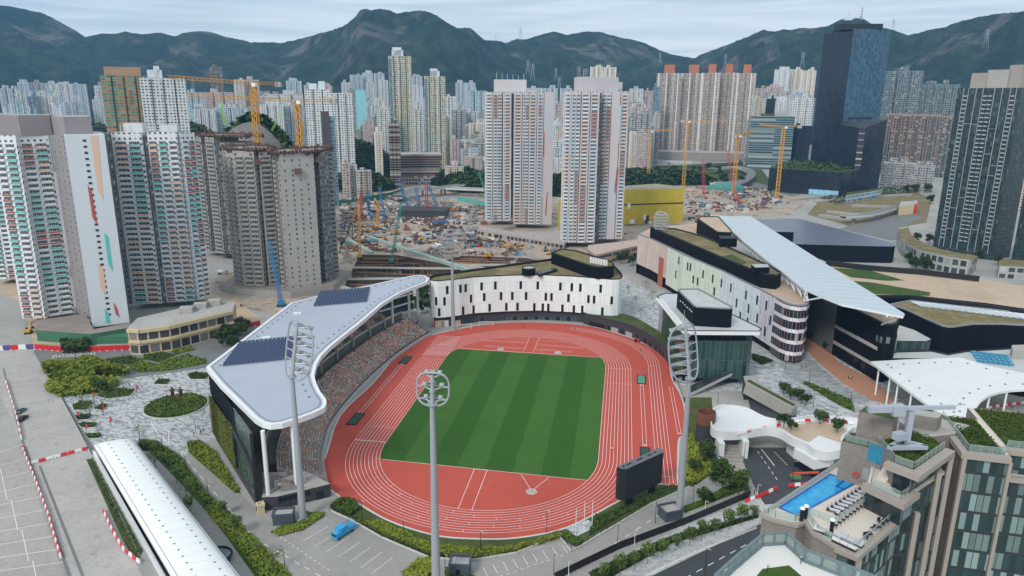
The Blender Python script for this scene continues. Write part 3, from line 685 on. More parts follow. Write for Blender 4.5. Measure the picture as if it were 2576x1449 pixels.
# seats
SC=[mk('orange_seat',(.74,.25,.11),.5,var=.1),mk('cream_seat',(.72,.68,.6),.5,var=.1),mk('dark_grey_seat',(.16,.165,.18),.5,var=.1),mk('mid_grey_seat',(.34,.34,.35),.5,var=.1)]
seats=[]
rng=random.Random(11)
for(o0,z0,n,dx,dz,i0,i1)in((1.6,1.3,NR1,.85,.36,0,NI-1),(18.4,9.3,NR2,.82,.5,18,NI-9)):
 for r in range(n):
  o,z=o0+r*dx+.35,z0+r*dz
  P=off(o);s_=.3;sid=0
  for i in range(i0,i1):
   a,b=P[i],P[i+1];L=(b-a).length;d=(b-a).normalized();q=NRM[i]
   while s_<L:
    tt=(i+s_/L)/1.0;sid+=1
    if(tt+.3)%6>.55:
     p=a+d*s_;seats.append((p,z,d,q))
    s_+=.56
   s_-=L
blk=[]
for p,z,d,q in seats:
 mi=rng.choice([0,0,0,0,1,1,1,2,2,3,3]);blk.append((p,z,d,q,mi))
def seat_geo(m,p,z,d,q,mi):
 h=d*.21;f=-q*.16
 A=[p-h+f,p+h+f,p+h-f*.6,p-h-f*.6]
 m.face([(v.x,v.y,z+.42)for v in A],mi);B=[(*(p+h-f*.6).xy,z+.42),(*(p-h-f*.6).xy,z+.42),(*(p-h-f*.9).xy,z+.86),(*(p+h-f*.9).xy,z+.86)]
 m.face(B[::-1],mi);m.face([(A[0].x,A[0].y,z+.42),(A[1].x,A[1].y,z+.42),(A[1].x,A[1].y,z+.28),(A[0].x,A[0].y,z+.28)],mi)
 m.face([(*(p-h-f*.95).xy,z+.3),(*(p+h-f*.95).xy,z+.3),(*(p+h-f*.95).xy,z+.86),(*(p-h-f*.95).xy,z+.86)],mi)
blk.sort(key=lambda s:(s[0]-Vector((cx_,cy_,0))).length)
for s_ in blk[:100]:m=M();seat_geo(m,*s_);m.build('seat',SC,st)
m=M()
for s_ in blk[100:]:seat_geo(m,*s_)
tag(m.build('seat',SC,st),kind='stuff')
# near end terrace and its dark base, columns, far glazed gallery
def wpoly(P):return[Vector(p)for p in P]
TE=wpoly([(-57.6,-88.6,0),(-53.5,-87.6,0),(-45.5,-81.5,0),(-41.2,-78.3,0),(-56,-70,0),(-62,-78,0)])
m=M();m.prism([p.xy for p in TE],0,4.2,0,1);m.build('end_terrace',[M_dark,M_conc],st)
for i in range(7):
 a=Vector((-53.5,-87.6,0));b=Vector((-45.5,-81.5,0));t=.05+i*.13;n_=Vector((.6,-.8,0))*.06;m=M();m.wall((a+(b-a)*t+n_),(a+(b-a)*(t+.11)+n_),2.2,3.6);m.build('end_window',M_winrow,st)
m=M();a,b=Vector((-44.7,-80.95,0)),Vector((-42.9,-79.6,0));m.wall(a+Vector((.04,-.05,0)),b+Vector((.04,-.05,0)),0,2.6);m.build('end_door',M_winrow,st)
m=M();m.box((-52.8,-80.5,4.2),(9,.35,2.6),.75);m.box((-57.5,-80.5,4.2),(7,.3,3.4),.2);m.build('terrace_wall',M_stand,st)
m=M();m.box((-50.3,-78.45,5.2),(.9,.12,.9),.75);m.build('gate_number_sign',M_black,st)
cols=[G(675,1245,4),G(747,1226,4),G(1052,813,1),G(1030,806,3.5),G(988,815,6)]
for p,zb in zip(cols,(4,4,0,0,0)):
 m=M();m.cyl((p.x,p.y,zb),.62,RZ-.4-zb,14);m.build('roof_column',M_fascia,st,smooth='auto')
ga,gb=Vector((-88,92,0)),Vector((-64,100,0));m=M();m.wall((-86,66),(-68,99),5,21);m.build('gallery_glazing',M_glassc,st)
m=M()
for z in(5,9.6,14.2):m.bar((-85.6,66,z),(-67.6,99,z),.5,.7)
m.build('gallery_rails',M_fascia,st)
m=M();m.prism([(-100,58),(-88,62),(-68,99),(-63,92),(-60,78),(-70,62),(-82,20),(-84,-30),(-94.2,-50),(-101,-40)],0,5,0,1);m.build('rear_block',[M_dark,M_conc2],st)
m=M();m.wall((-94.5,-50.5),(-99,-38),0,RZ-.5);m.wall((-99,-38),(-107,35),0,RZ-.5);m.wall((-107,35),(-97,55),0,RZ-.5)
m.wall((-97,55),(-86,66),0,RZ-.5);m.build('rear_wall',M_blackclad,st)
# solar arrays on the roof: every panel is a part
M_pv=facade('photovoltaic_panel',(.012,.02,.05),.35,.5,(.03,.97,.03,.97),(.025,.042,.10),gr=.2,cp=0)
M_pvf=mk('aluminium_rack',(.35,.37,.4),.5)
for quad,lab,nu,nv in(([(-98,49),(-77.7,61),(-71,38),(-91.4,26.5)],'dark blue solar array at the far end of the stadium roof',15,9),([(-98,-24.5),(-78.5,-13.5),(-71.5,-37),(-91.5,-47.5)],'dark blue solar array on the near end of the stadium roof',15,9)):
 a,b,c,d=[Vector((x,y,RZ+1.3))for x,y in quad];r=root('solar_array',a,lab,'solar array','solar arrays on the stadium roof')
 pan=[]
 for j in range(nv):
  for i in range(nu):
   u0,u1,v0,v1=i/nu,(i+.86)/nu,j/nv,(j+.7)/nv
   P=lambda u,v:a+(b-a)*u+(d-a)*v+(c-b-d+a)*u*v
   q=[P(u0,v1),P(u1,v1),P(u1,v0),P(u0,v0)];z=[.25,.25,1.1,1.1]
   pan.append([(p.x,p.y,p.z+h)for p,h in zip(q,z)])
 pan.sort(key=lambda q:q[0][1]);rest=M()
 for k,q in enumerate(pan):
  mm=M()if k<100 else rest;w=(Vector(q[0])-Vector(q[1])).length;l=(Vector(q[1])-Vector(q[2])).length
  mm.face(q,0,[(0,0),(w,0),(w,l),(0,l)]);mm.face([(p[0],p[1],p[2]-.08)for p in q][::-1],0)
  if k<100:mm.build('solar_panel',M_pv,r)
 tag(rest.build('solar_panel',M_pv,r),kind='stuff')
 m=M()
 for j in range(nv):
  v=(j+.8)/nv;p,q=a+(d-a)*v,b+(c-b)*v;m.bar(p+Vector((0,0,.15)),q+Vector((0,0,.15)),.12);v=j/nv;p,q=a+(d-a)*v,b+(c-b)*v;m.bar(p+Vector((0,0,.95)),q+Vector((0,0,.95)),.12)
 m.build('rack',M_pvf,r)
# floodlight masts
M_mast=mk('mast_grey_paint',(.36,.38,.41),.45,.2,var=.08);M_lamp=mk('lamp_glass',(.7,.74,.74),.15,var=.1);M_lampb=mk('lamp_housing',(.3,.32,.33),.5)
def mast(loc,label,zc,ht,hh,hw,arms,nl,tilt=.2,r0=1.06):
 loc=Vector(loc);r=root('floodlight_mast',loc,label,'floodlight mast','floodlight masts round the stadium')
 to=Vector((-loc.x,-loc.y,0)).normalized();sd=Vector((-to.y,to.x,0));up=(Vector((0,0,1))*math.cos(tilt)+to*math.sin(tilt))
 m=M();m.tube([loc,loc+Vector((0,0,1)),loc+Vector((0,0,zc*.5)),loc+Vector((0,0,zc))],[r0*1.05,r0,r0*.78,r0*.5],18);m.build('pole',M_mast,r,smooth='auto')
 m=M();m.cyl(loc,r0*1.7,.5,18);m.build('base',M_conc,r)
 c=loc+Vector((0,0,zc));P=lambda u,v,w=0:c+up*v+sd*u+to.cross(sd)*0+(to*math.cos(tilt)-Vector((0,0,1))*math.sin(tilt))*w
 m=M();m.cyl(c-Vector((0,0,.2)),r0*1.1,.35,16);m.build('collar',M_mast,r)
 m=M();m.tube([P(0,0),P(0,hh*.93)],[r0*.48,r0*.36],12);m.build('upper_pole',M_mast,r,smooth='auto')
 for f in(.38,.7):m=M();m.tube([P(0,hh*f),P(0,hh*f+.3)],r0*.62,12);m.build('pole_flange',M_mast,r)
 ring=[]
 for i in range(36):
  a=2*PI*i/36;sx,sy=math.cos(a),math.sin(a);e=.72
  u=math.copysign(abs(sx)**e,sx)*hw/2;v=hh*.47+math.copysign(abs(sy)**e,sy)*hh*.53;w=1.6*(abs(u)/(hw/2))**2*(1 if hh>10 else.4)
  ring.append(P(u,v,w))
 m=M();m.tube(ring,.23,7,close=True);m.build('ring_frame',M_mast,r,smooth='auto')
 lamps=0
 for k in range(arms):
  v=hh*(.1+.8*k/(arms-1));e=abs(v-hh*.47)/(hh*.53);wd=hw/2*(max(0,1-e**2.78))**(1/2.78)*.99
  w1=1.6*(wd/(hw/2))**2*(1 if hh>10 else.4)
  m=M();pts=[P(-wd,v+.3,w1),P(-wd*.55,v+.1,w1*.9+.3),P(-r0*.5,v-.3,.2),P(r0*.5,v-.3,.2),P(wd*.55,v+.1,w1*.9+.3),P(wd,v+.3,w1)];m.tube(pts,.17,6);m.build('cross_arm',M_mast,r)
  m=M();m.tube([P(-wd*.9,v+.2,w1+.2),P(-wd*.75,v-.3,2.6),P(wd*.75,v-.3,2.6),P(wd*.9,v+.2,w1+.2)]if hh>10 else[P(-wd*.8,v+.5,.6),P(wd*.8,v+.5,.6)],.09,5);m.build('lamp_rail',M_mast,r)
  for i in range(nl):
   u=(i-(nl-1)/2)/(nl/2)*wd*.8;w=2.75 if hh>10 else.9
   if lamps>=100:break
   lamps+=1;m=M();q=P(u,v-.1 if hh>10 else v+.6,w);f=(to*.75-Vector((0,0,1))*.65).normalized();x=sd;y=x.cross(f)
   s_=.58
   A=[q+x*i_*s_+y*j_*s_ for i_,j_ in((-1,-1),(1,-1),(1,1),(-1,1))];B=[q-f*.45+x*i_*s_*.6+y*j_*s_*.6 for i_,j_ in((-1,-1),(1,-1),(1,1),(-1,1))]
   F_=[p+f*.06 for p in A];m.face(F_,1);m.face(A[::-1],1)if False else None
   for j_ in range(4):m.face([A[j_],A[(j_+1)%4],F_[(j_+1)%4],F_[j_]],0);m.face([B[j_],B[(j_+1)%4],A[(j_+1)%4],A[j_]],0)
   m.face(B[::-1],0);m.build('floodlight',[M_lampb,M_lamp],r)
 m=M();m.tube([P(0,hh*.93),P(0,hh*1.25)],.05,4);m.build('lightning_rod',M_mast,r)
mast(G(762,1307),'tall grey floodlight mast in front of the near corner of the stadium roof',43,56,15,10.5,6,7)
mast(G(1708,1297),'tall grey floodlight mast standing right of the big black screen',42,55,15,10.5,6,7)
mast(G(1140,830),'distant floodlight mast in front of the white windowed building',38.8,52,14,13.5,6,8)
mast((.6,-115,0),'nearest floodlight mast with small ring head, its foot below the picture',49,55,7.2,7.4,3,3,.08,1.1)
bp=G(2460/3+0*0+0,1,0)if False else None
mast(G(1656,705),'far floodlight mast rising before the pink and white striped facade',34,46,12,10,6,6)
# big screen
sr=root('big_screen',G(1600,1262),'huge black video screen seen from behind on two black legs','video screen')
a,b=G(1556,1281),G(1656,1231);L=(b-a).length;ax=(b-a).normalized();ay=Vector((-ax.y,ax.x,0));zt=HT(a,1177)
a=a-ax*.3;b=b+ax*.6
m=M();P=[a-ay*1.4,b-ay*1.4,b+ay*.6,a+ay*1.4];m.prism([p.xy for p in[a-ay*1.5+ax*1.2,b-ay*1.5-ax*1.2,b-ay*.4,b+ay*1.2,a+ay*1.2,a-ay*.4]],3.2,zt,0,1,True)
m.build('screen_cabinet',[facade('screen_back_panels',(.012,.015,.021),1.6,1.1,(0,.03,0,.03),(.05,.055,.06),cp=0),mk('screen_top_grey',(.11,.12,.14),.6)],sr)
for t in(.08,.18,.24,.42,.46,.5,.66,.72,.82):q=a+(b-a)*t;m=M();m.box((q.x,q.y,zt),(.7,.6,.12),math.atan2(ax.y,ax.x));m.build('top_hatch',M_black,sr)
for t in(.25,.8):q=a+(b-a)*t;m=M();m.box((q.x,q.y,0),(1.9,1.2,3.25),math.atan2(ax.y,ax.x));m.build('leg',M_black,sr)
# buildings of the sports park
def onwall(a,b,px,py):
 d=_F+_R*((px-1288)/foc)+_U*((724.5-py)/foc);n=Vector((b.y-a.y,a.x-b.x,0));t=n.dot(Vector((a.x,a.y,0))-Vector((cx_,cy_,0)))/n.dot(Vector((d.x,d.y,0)))
 p=CP+d*t;L=(b-a);L.z=0;s_=(Vector((p.x,p.y,0))-Vector((a.x,a.y,0))).dot(L)/L.length_squared
 return s_,p
def winpatch(r,poly,px,py,w,h,mat,name='window',out=.12):
 for i in range(len(poly)-1):
  a,b=poly[i],poly[i+1];s_,p=onwall(a,b,px,py)
  if 0<=s_<=1:
   d=Vector((b.x-a.x,b.y-a.y,0)).normalized();n=Vector((d.y,-d.x,0))
   if n.dot(CP-p)<0:n=-n
   m=M();u0,u1=p-d*w/2+n*out,p+d*w/2+n*out;m.wall(u0,u1,p.z-h/2,p.z+h/2)
   for q in(u0,u1):m.face([(q.x,q.y,p.z-h/2),(q.x-n.x*out,q.y-n.y*out,p.z-h/2),(q.x-n.x*out,q.y-n.y*out,p.z+h/2),(q.x,q.y,p.z+h/2)])
   return m.build(name,mat,r)
def block(r,name,pts,z0,z1,ms,mt,zpx=None,px=True,par=None):
 P=[G(*q,z1 if zpx is None else zpx)for q in pts]if px else[Vector((*q[:2],0))for q in pts]
 m=M();m.prism([p.xy for p in P],z0,z1,0,1);o=m.build(name,[ms,mt],r)
 if par:
  I=inset(P,par[1]);m=M();m.prism([p.xy for p in P],z1,z1+par[0],0,0)if False else None
  mm=M();n=len(P)
  for i in range(n):
   a,b,c,d=P[i],P[(i+1)%n],I[(i+1)%n],I[i]
   mm.wall(a,b,z1+.003,z1+par[0]);mm.wall(d,c,z1+.003,z1+par[0]);mm.face([(a.x,a.y,z1+par[0]),(b.x,b.y,z1+par[0]),(c.x,c.y,z1+par[0]),(d.x,d.y,z1+par[0])])
  mm.build('parapet',par[2]if len(par)>2 else ms,r)
 return P
def fin_mat(name,base,fins,w=1.1,fw=.12,dark=(.35,.36,.36),lo=.0):
 n=N(name);u,v=n.uv();k=n.m('DIVIDE',u,w);f=n.m('FRACT',k);iu=n.m('FLOOR',k)
 c=n.ramp(n.m('ADD',n.m('MULTIPLY',n.rnd(iu,n.m('FLOOR',n.m('DIVIDE',v,5.2))),.9),lo),fins,'CONSTANT')if fins else base
 b=n.mul(base,.92,1.08,n.rnd(iu,2.))if fins else n.mul(base,.93,1.05,n.rnd(iu,n.m('FLOOR',n.m('DIVIDE',v,5.5))))
 b=n.mul(b,.94,1.05,n.noise(.1,3))
 c=n.mix(n.m('LESS_THAN',f,fw*2.6 if fins else 0),b,c);c=n.mix(n.m('GREATER_THAN',f,1-fw),c,dark)
 c=n.mix(n.m('LESS_THAN',n.m('FRACT',n.m('DIVIDE',v,5.4)),.02),c,dark)
 return n.done(c,.5)
M_whitefin=fin_mat('white_ribbed_panels',(.77,.84,.84),None,1.15,.07,(.5,.51,.5))
# white building
wb=root('white_curved_building',(-10,110,0),'low white ribbed building with scattered dark slit windows behind the far bend of the track','building')
ft=[(1081,702),(1084,706),(1099,708),(1135,705),(1192,698),(1275,694),(1359,692.5),(1442,696),(1500,701),(1540,704),(1558,703),(1566,699)]
FW=[G(*q,25)for q in ft];BK=[G(*q,25)for q in((1562,690),(1545,672),(1390,655),(1250,674),(1150,688),(1090,697))]
P=[p.xy for p in FW+BK]
m=M();u=0
LOOP=FW+BK
for i in range(len(LOOP)):u=m.wall(LOOP[i],LOOP[(i+1)%len(LOOP)],5.6,25,0 if i<len(FW)-1 else 1,u)
m.poly(LOOP,5.6,1,True);m.build('ribbed_facade',[M_whitefin,M_blackclad],wb)
m=M();m.poly(inset(LOOP,.4),25.02);m.build('planted_roof',M_drygrass,wb)
m=M();I=inset(LOOP,.5)
for i in range(len(LOOP)):
 a,b,c,d=LOOP[i],LOOP[(i+1)%len(LOOP)],I[(i+1)%len(LOOP)],I[i];h=25.5 if i<len(FW)-1 else 26.3
 m.wall(a,b,25.01,h);m.wall(d,c,25.0,h);m.face([(a.x,a.y,h),(b.x,b.y,h),(c.x,c.y,h),(d.x,d.y,h)])
m.build('parapet',M_black,wb)
for k,(x,y)in enumerate([(799,740),(898,730),(938,725),(1058,712),(1162,705),(1354,702),(1482,705),(1653,713),(1739,718),(1804,722),(1957,730),(716,823),(778,825),(978,805),(1078,793),(1205,785),(1290,784),(1394,784),(1543,790),(1586,792),(1714,800),(1865,808),(1908,812),(2040,818),(738,907),(919,895),(998,885),(1119,873),(1245,866),(1329,865),(1456,868),(1520,870),(1562,872),(1668,878),(1755,884),(1818,887),(1970,900)]):
 winpatch(wb,FW,x/3+858.67,y/3+483,1.35,4.3,M_winrow)
LB=inset(LOOP,1.6);m=M();m.prism([p.xy for p in LB],0,5.6,0);m.build('dark_base',M_dark,wb)
FB=LB[:len(FW)]
for x in range(1278,1456,9):winpatch(wb,FB,x,803,1.75,2.6,M_glassc if(x//9)%3 else M_winrow,'base_window',.15)
winpatch(wb,FB,1213,807,1.8,3.2,M_winrow,'service_door',.15)
for(x,w),mt in zip([(1106,5),(1119,4),(1150,3.8)],[mk('poster_picture_pale',(.5,.42,.35),.6,var=.5,sc=.6),mk('poster_white',(.6,.58,.58),.6,var=.2,sc=1),mk('poster_pinkish',(.5,.35,.3),.6,var=.5,sc=.7)]):winpatch(wb,FB,x,815,w,4,mt,'poster',.3)
winpatch(wb,FB,1094,815,.9,4.4,M_redp,'red_poster_edge',.32)
block(wb,'plant_room',[(1387,637),(1410,627.5),(1450,632),(1540,660),(1545,667),(1538,672.5),(1505,674),(1480,669)],25,31,M_blackclad,M_drygrass,par=(.7,.5,M_black))
block(wb,'stair_box',[(1313,672),(1330,668.5),(1346,671),(1347,676),(1330,678.5),(1315,677)],25,28.6,M_blackclad,M_conc2,par=(.4,.3,M_black))
block(wb,'skylight',[(1350,684),(1398,672.5),(1402,677),(1356,690)],25,26.4,M_black,M_glassc)
for k in range(7):p=G(1486+6.5*k,661+1.2*k,31);m=M();m.box((p.x,p.y,31),(.9,.9,3.0),.3);m.build('rooftop_cylinder',M_white,wb)
# curved low wing beside the track with planted roof
cw=root('curved_wing',(50,90,0),'low dark curved wing with a strip of grass roof along the outer bend','building')
o1=[(1468,788),(1482,793),(1542,807),(1592,822),(1635,844),(1669,869),(1686,893),(1697,930)];o2=[(1540,785),(1562,788),(1600,799),(1640,822),(1662,836),(1700,870),(1712,900),(1720,930)]
A=smooth([G(*q,5.6)for q in o1],3,False);B=smooth([G(*q,5.6)for q in o2],3,False)
m=M();m.strip([(*p.xy,5.6)for p in B],[(*p.xy,5.6)for p in A]);u=0
for P_ in(A,B):
 for i in range(len(P_)-1):u=m.wall(P_[i],P_[i+1],0,5.6,1,u)
m.build('wing_walls',[M_grass,M_dark],cw)
for x,w,mt in((1498,8,M_winrow),(1518,2,M_winrow),(1546,4.5,M_conc2),(1582,4.5,M_conc2),(1532,2,M_winrow),(1565,2,M_winrow),(1602,2,M_winrow),(1622,2,M_winrow),(1635,2,M_winrow),(1650,2,M_winrow),(1660,2,M_winrow),(1668,1.6,M_winrow),(1486,2,M_winrow)):
 y=interp([(1480,814),(1540,830),(1600,848),(1650,875),(1680,905)],x);winpatch(cw,A,x,y,w,3.2,mt,'shutter' if mt is M_conc2 else 'doorway',.12)
m=M();m.tube([(*p.xy,6.0)for p in A],.35,6);m.build('roof_edge',M_dark,cw)
# glass pavilion with the white overhanging roof
gp=root('glass_pavilion',(85,50,0),'green glass pavilion with big white overhanging roof and black penthouse beside the track','building')
RP=[(1652,746),(1672,738),(1757,741),(1842,791),(1905,821),(1917,828),(1912,834),(1725,833),(1716,828)]
block(gp,'white_roof',RP,23,24.6,M_fascia,mk('pale_roof_membrane',(.48,.49,.50),.6,var=.08),par=(.25,.5,M_black))
block(gp,'penthouse',[(1704.5,731),(1712,728.5),(1757,727.6),(1842,773),(1843,777),(1835,778.5),(1752,774),(1744,770)],24.6,32.5,M_blackclad,mk('roof_membrane_pale',(.45,.45,.44),.7),par=(.5,.5,mk('parapet_grey',(.2,.21,.23),.6)))
for k,x in enumerate((1750,1765,1783,1810)):pass
pw=[G(1704.5,731,32.5),G(1744,770,32.5),G(1835,778.5,32.5)]
M_slot=mk('white_louvre_light',(.75,.76,.74),.5)
for x,y in((1752,787),(1768,787.5),(1788,789),(1814,790)):winpatch(gp,pw,x,y,2.4,.5,M_slot,'louvre_slot')
for x,y in((1712,757),(1718,761),(1723,767),(1729,773),(1735,778),(1740,783)):winpatch(gp,pw,x,y,1.5,.5,M_slot,'louvre_slot')
for k in range(24):
 f=k/23;p=G(1658+60*f,752+72*f,24.9);m=M();m.box((p.x,p.y,24.7),(3.4,.8,.3),-.2);m.build('roof_slat',M_white,gp)
BD=[G(*q,19.5)for q in((1668,770),(1733,853),(1740,857),(1800,858),(1884,860),(1893,853),(1880,830),(1760,760))]
m=M();m.prism([p.xy for p in BD],3.2,19.5,0,1,True,v0=3.2);m.build('glass_walls',[facade('green_glass_fins',(.07,.11,.10),1.9,8,(.07,.97,.01,.99),(.03,.065,.06),gr=.07,cp=.2,curt=(.05,.09,.085)),M_dark],gp)
Bi=inset(BD,2.5);m=M();m.prism([p.xy for p in Bi],19.52,23,0);m.build('recessed_storey',M_winrow,gp)
Bb=inset(BD,4);m=M();m.prism([p.xy for p in Bb],0,3.2,0);m.build('concrete_plinth',M_dark,gp)
p=G(1661,841,1.0);m=M();m.box((p.x,p.y,0),(2.2,3.2,23.05),-.2);m.build('west_pier',mk('pier_grey',(.3,.3,.33),.6),gp)
es=root('escalator',G(1790,985),'pair of glass sided escalators rising beside the glass pavilion','escalator');a,b=G(1735,988),G(1878,950);
for k in(0,1):
 o=Vector((0,-3.2*k,0));m=M();m.bar((a+o)+Vector((0,0,1)),Vector((b.x,b.y,0))+o+Vector((0,0,7)),1.5,1.2);m.build('escalator_truss',M_stand,es)
 for s_ in(-.8,.8):m=M();q=Vector((0,s_,1.2));m.bar(a+o+q+Vector((0,0,1)),b+o+q+Vector((0,0,7)),.08,1.0);m.build('glass_balustrade',M_glassc,es)
block(es,'upper_landing',[(1870,946),(1905,944),(1908,962),(1875,965)],0,7,M_dark,M_conc2,7)
# long building with coloured fins
lb=root('finned_building',(100,130,0),'long building with pastel fins, black upper storey and rounded glass end','building')
FT=[(1605,590),(1640,603),(1680,622),(1717,641),(1817,683),(1914,731),(1950,750),(1972,762),(1990,768),(2012,771),(2030,769),(2037,762)]
FP=[G(*q,27)for q in FT];fin_sets=[
(2,fin_mat('pink_gold_fins',(.62,.52,.45),[(0,(.6,.1,.3)),(.25,(.7,.5,.2)),(.5,(.65,.3,.4)),(.7,(.7,.62,.5))],1.0,.08)),
(4,fin_mat('green_cream_fins',(.68,.73,.64),[(0,(.55,.66,.33)),(.25,(.7,.74,.6)),(.7,(.66,.72,.5))],1.5,.08)),
(5,fin_mat('pale_blue_fins',(.68,.74,.77),[(0,(.35,.48,.66)),(.25,(.68,.74,.77)),(.8,(.6,.68,.74))],1.5,.08)),
(99,fin_mat('violet_fins',(.66,.65,.69),[(0,(.3,.2,.5)),(.3,(.68,.66,.7)),(.6,(.6,.4,.5))],1.4,.12))]
M_fing=facade('end_tower_glass',(.70,.67,.70),1.7,5.3,(0,1,.02,.70),(.02,.035,.04),gr=.08,cp=.1,fins=(1.7,.08,(.6,.25,.33)))
u=0;k=0
for lim,mt in fin_sets:
 m=M()
 while k<min(lim,6):u=m.wall(FP[k],FP[k+1],3.5 if k>1 else 7,27,0,u);k+=1
 m.build('fin_facade',mt,lb)if m.f else None
m=M();u=0
for i in range(6,len(FP)-1):u=m.wall(FP[i],FP[i+1],.8,27,0,u)
m.build('rounded_end',M_fing,lb)
bkp=[G(*q,27)for q in((2028,750),(1990,722),(1850,625),(1800,590),(1760,560),(1640,572))]
AL=FP+bkp;m=M();m.poly(AL,26.9,0);u=0
for i in range(len(bkp)):u=m.wall((FP[-1:]+bkp)[i],(bkp+FP[:1])[i+1]if i+1<len(bkp)else FP[0],0,26.9,1,u)
m.build('roof_deck',[M_sand,M_blackclad],lb)
m=M();Fi=inset(AL,1.2)[:len(FP)]
for i in range(7):m.wall(Fi[i],Fi[i+1],0,7.5)
m.build('black_base',M_blackclad,lb)
m=M();I=inset(AL,.7)
for i in range(len(FP)-1):
 a,b,c,d=FP[i],FP[i+1],I[i+1],I[i];m.wall(a,b,27.003,27.7);m.wall(d,c,27.003,27.7);m.face([(*a.xy,27.7),(*b.xy,27.7),(*c.xy,27.7),(*d.xy,27.7)])
m.build('roof_coping',mk('coping_grey',(.22,.23,.26),.6),lb)
block(lb,'black_upper_storey',[(1636,573),(1717,607),(1817,650),(1917,691),(1955,695),(1966,688),(1940,672),(1870,640),(1770,596),(1700,577)],26.9,33.5,M_blackclad,M_drygrass,par=(.8,.6,M_black))
block(lb,'black_plant_block',[(1754,551),(1762,546),(1808,546),(1841,582),(1838,587),(1804,585)],26.9,36.5,M_blackclad,M_sand,par=(.6,.5,M_black))
block(lb,'plant_box',[(1808,592),(1855,594),(1855,600),(1812,600)],33.5,38.5,M_blackclad,M_black)
block(lb,'plant_box',[(1890,665),(1930,664),(1936,672),(1900,673)],33.5,36.5,M_blackclad,mk('pale_box_top',(.4,.4,.42),.6))
block(lb,'grass_patch',[(1812,645),(1842,639),(1880,660),(1860,668)],33.5,33.62,M_grass,M_grass)
PF=[G(*q,27)for q in((1605,590),(1640,603),(1680,622))]
winpatch(lb,PF,1662,690,7,22,mk('terracotta_panels',(.40,.12,.07),.7),'terracotta_panel',.3)
WP=FP[:7];rng=random.Random(5)
for(x,y)in((1730,670),(1737,672),(1744,703),(1755,708),(1793,701),(1815,712),(1839,724),(1797,733),(1877,742),(1853,762),(1905,755),(1883,776),(1905,800),(1928,768),(1924,833),(1862,795),(1769,690),(1700,690),(1708,655),(1880,810),(1938,806)):winpatch(lb,WP,x,y,1.4,4.6,M_winrow,'slit_window',.15)
for(x,y,w)in((1958,860-4,9),(1958,835-4,9)):winpatch(lb,WP,x-7,y-10,6,3.2,M_winrow,'window_band',.15)
# black building across the shopping street
kb=root('black_mall_building',(150,90,0),'black panelled building with rounded end and pale stripes across the shopping street','building')
KP=block(kb,'black_body',[(2035,722),(2109,763),(2180,797),(2217,815),(2226,819),(2240,820.5),(2254,817),(2261,809),(2256,800),(2180,755),(2090,700)],0,25,M_blackclad,M_sand,par=(.9,.5,M_black))
m=M();m.wall(KP[0],KP[1],.1,24)if False else None
kw=KP[:4]
for z,h in((13.2,1.6),(5.6,1.6)):
 m=M();nrm=(Vector((KP[3].x-KP[0].x,KP[3].y-KP[0].y,0)).normalized());n2=Vector((nrm.y,-nrm.x,0))*.15
 for i in(1,2):a,b=KP[i],KP[i+1];a=a+n2 if n2.dot(CP-a)>0 else a-n2;b=b+n2 if n2.dot(CP-b)>0 else b-n2;m.wall(a,b,z,z+h)
 m.build('pale_stripe',M_conc,kb)
m=M();a,b=KP[0],KP[1];n2=n2 if n2.dot(CP-a)>0 else-n2;m.wall(a+n2*1.3,b+n2*1.3,0,24);m.build('grey_wall',mk('grey_rib_wall',(.14,.14,.15),.8),kb)
for x,y in((2207,852),(2217,855),(2234,856)):winpatch(kb,KP[:7],x,y,1.6,2.8,M_glassc,'window',.12)
for x in(2125,2140,2155,2172):winpatch(kb,kw,x,interp([(2117,862),(2187,932)],x),3.4,4,M_winrow,'shopfront',.12)
# long white canopy over the roofs
cn=root('roof_canopy',(150,150,0),'long pale wedge shaped canopy roof on white trusses above the black roofs','canopy')
CZ=33.;CPX=[(1797,541),(1840,544),(1887,543),(2000,614),(2140,703),(2276,789),(2272,796),(2217,785),(2117,765),(2067,745),(2022,725),(1930,655),(1860,598)]
CPW=[G(*q,CZ)for q in CPX]
n_=N('canopy_membrane');s_=n_.new('ShaderNodeSeparateXYZ');n_.put(s_.inputs[0],n_.pos())
t_=n_.m('FRACT',n_.m('DIVIDE',n_.m('ADD',s_.outputs[1],n_.m('MULTIPLY',s_.outputs[0],.15)),7.));M_canopy=n_.done(n_.mul(n_.mul((.50,.56,.61),.88,1.06,t_),.88,1.08,n_.noise(.08,6,rough=.7,dist=1.)),.4)
m=M();m.prism([p.xy for p in CPW],CZ-.9,CZ,0,1,True);m.build('canopy_roof',[M_fascia,M_canopy],cn)
le=[CPW[10],CPW[11],CPW[12],CPW[0]]
rngp=[]
for i in range(3):
 a,b=le[i],le[i+1];n=max(1,int((b-a).length/9))
 for k in range(n):rngp.append(a+(b-a)*(k/n))
for k in range(len(rngp)-1):
 a,b=rngp[k],rngp[k+1];inw=(CPW[5]-CPW[10]).normalized()*4
 a,b=a+inw*.4,b+inw*.4;f=Vector((*a.xy,27.2 if k<3 else 28));g_=(a+b)/2;m=M();m.tube([(*a.xy,CZ-.9),f+inw*.4,(*g_.xy,CZ-.9)],.28,6);m.tube([f+inw*.4,(*b.xy,CZ-.9)],.22,6);m.build('truss_strut',M_white,cn)
p0=G(2217,815,25.9);m=M();m.tube([(*G(2232,790,CZ).xy,CZ-.9),(*p0.xy,25.5),(*G(2262,793,CZ).xy,CZ-.9)],.35,7);m.build('vee_strut',M_white,cn)
p0=G(2022,757,27.4);m=M();m.tube([(*G(2028,727,CZ).xy,CZ-.9),p0,(*G(2066,744,CZ).xy,CZ-.9)],.4,7);m.build('vee_strut',M_white,cn)
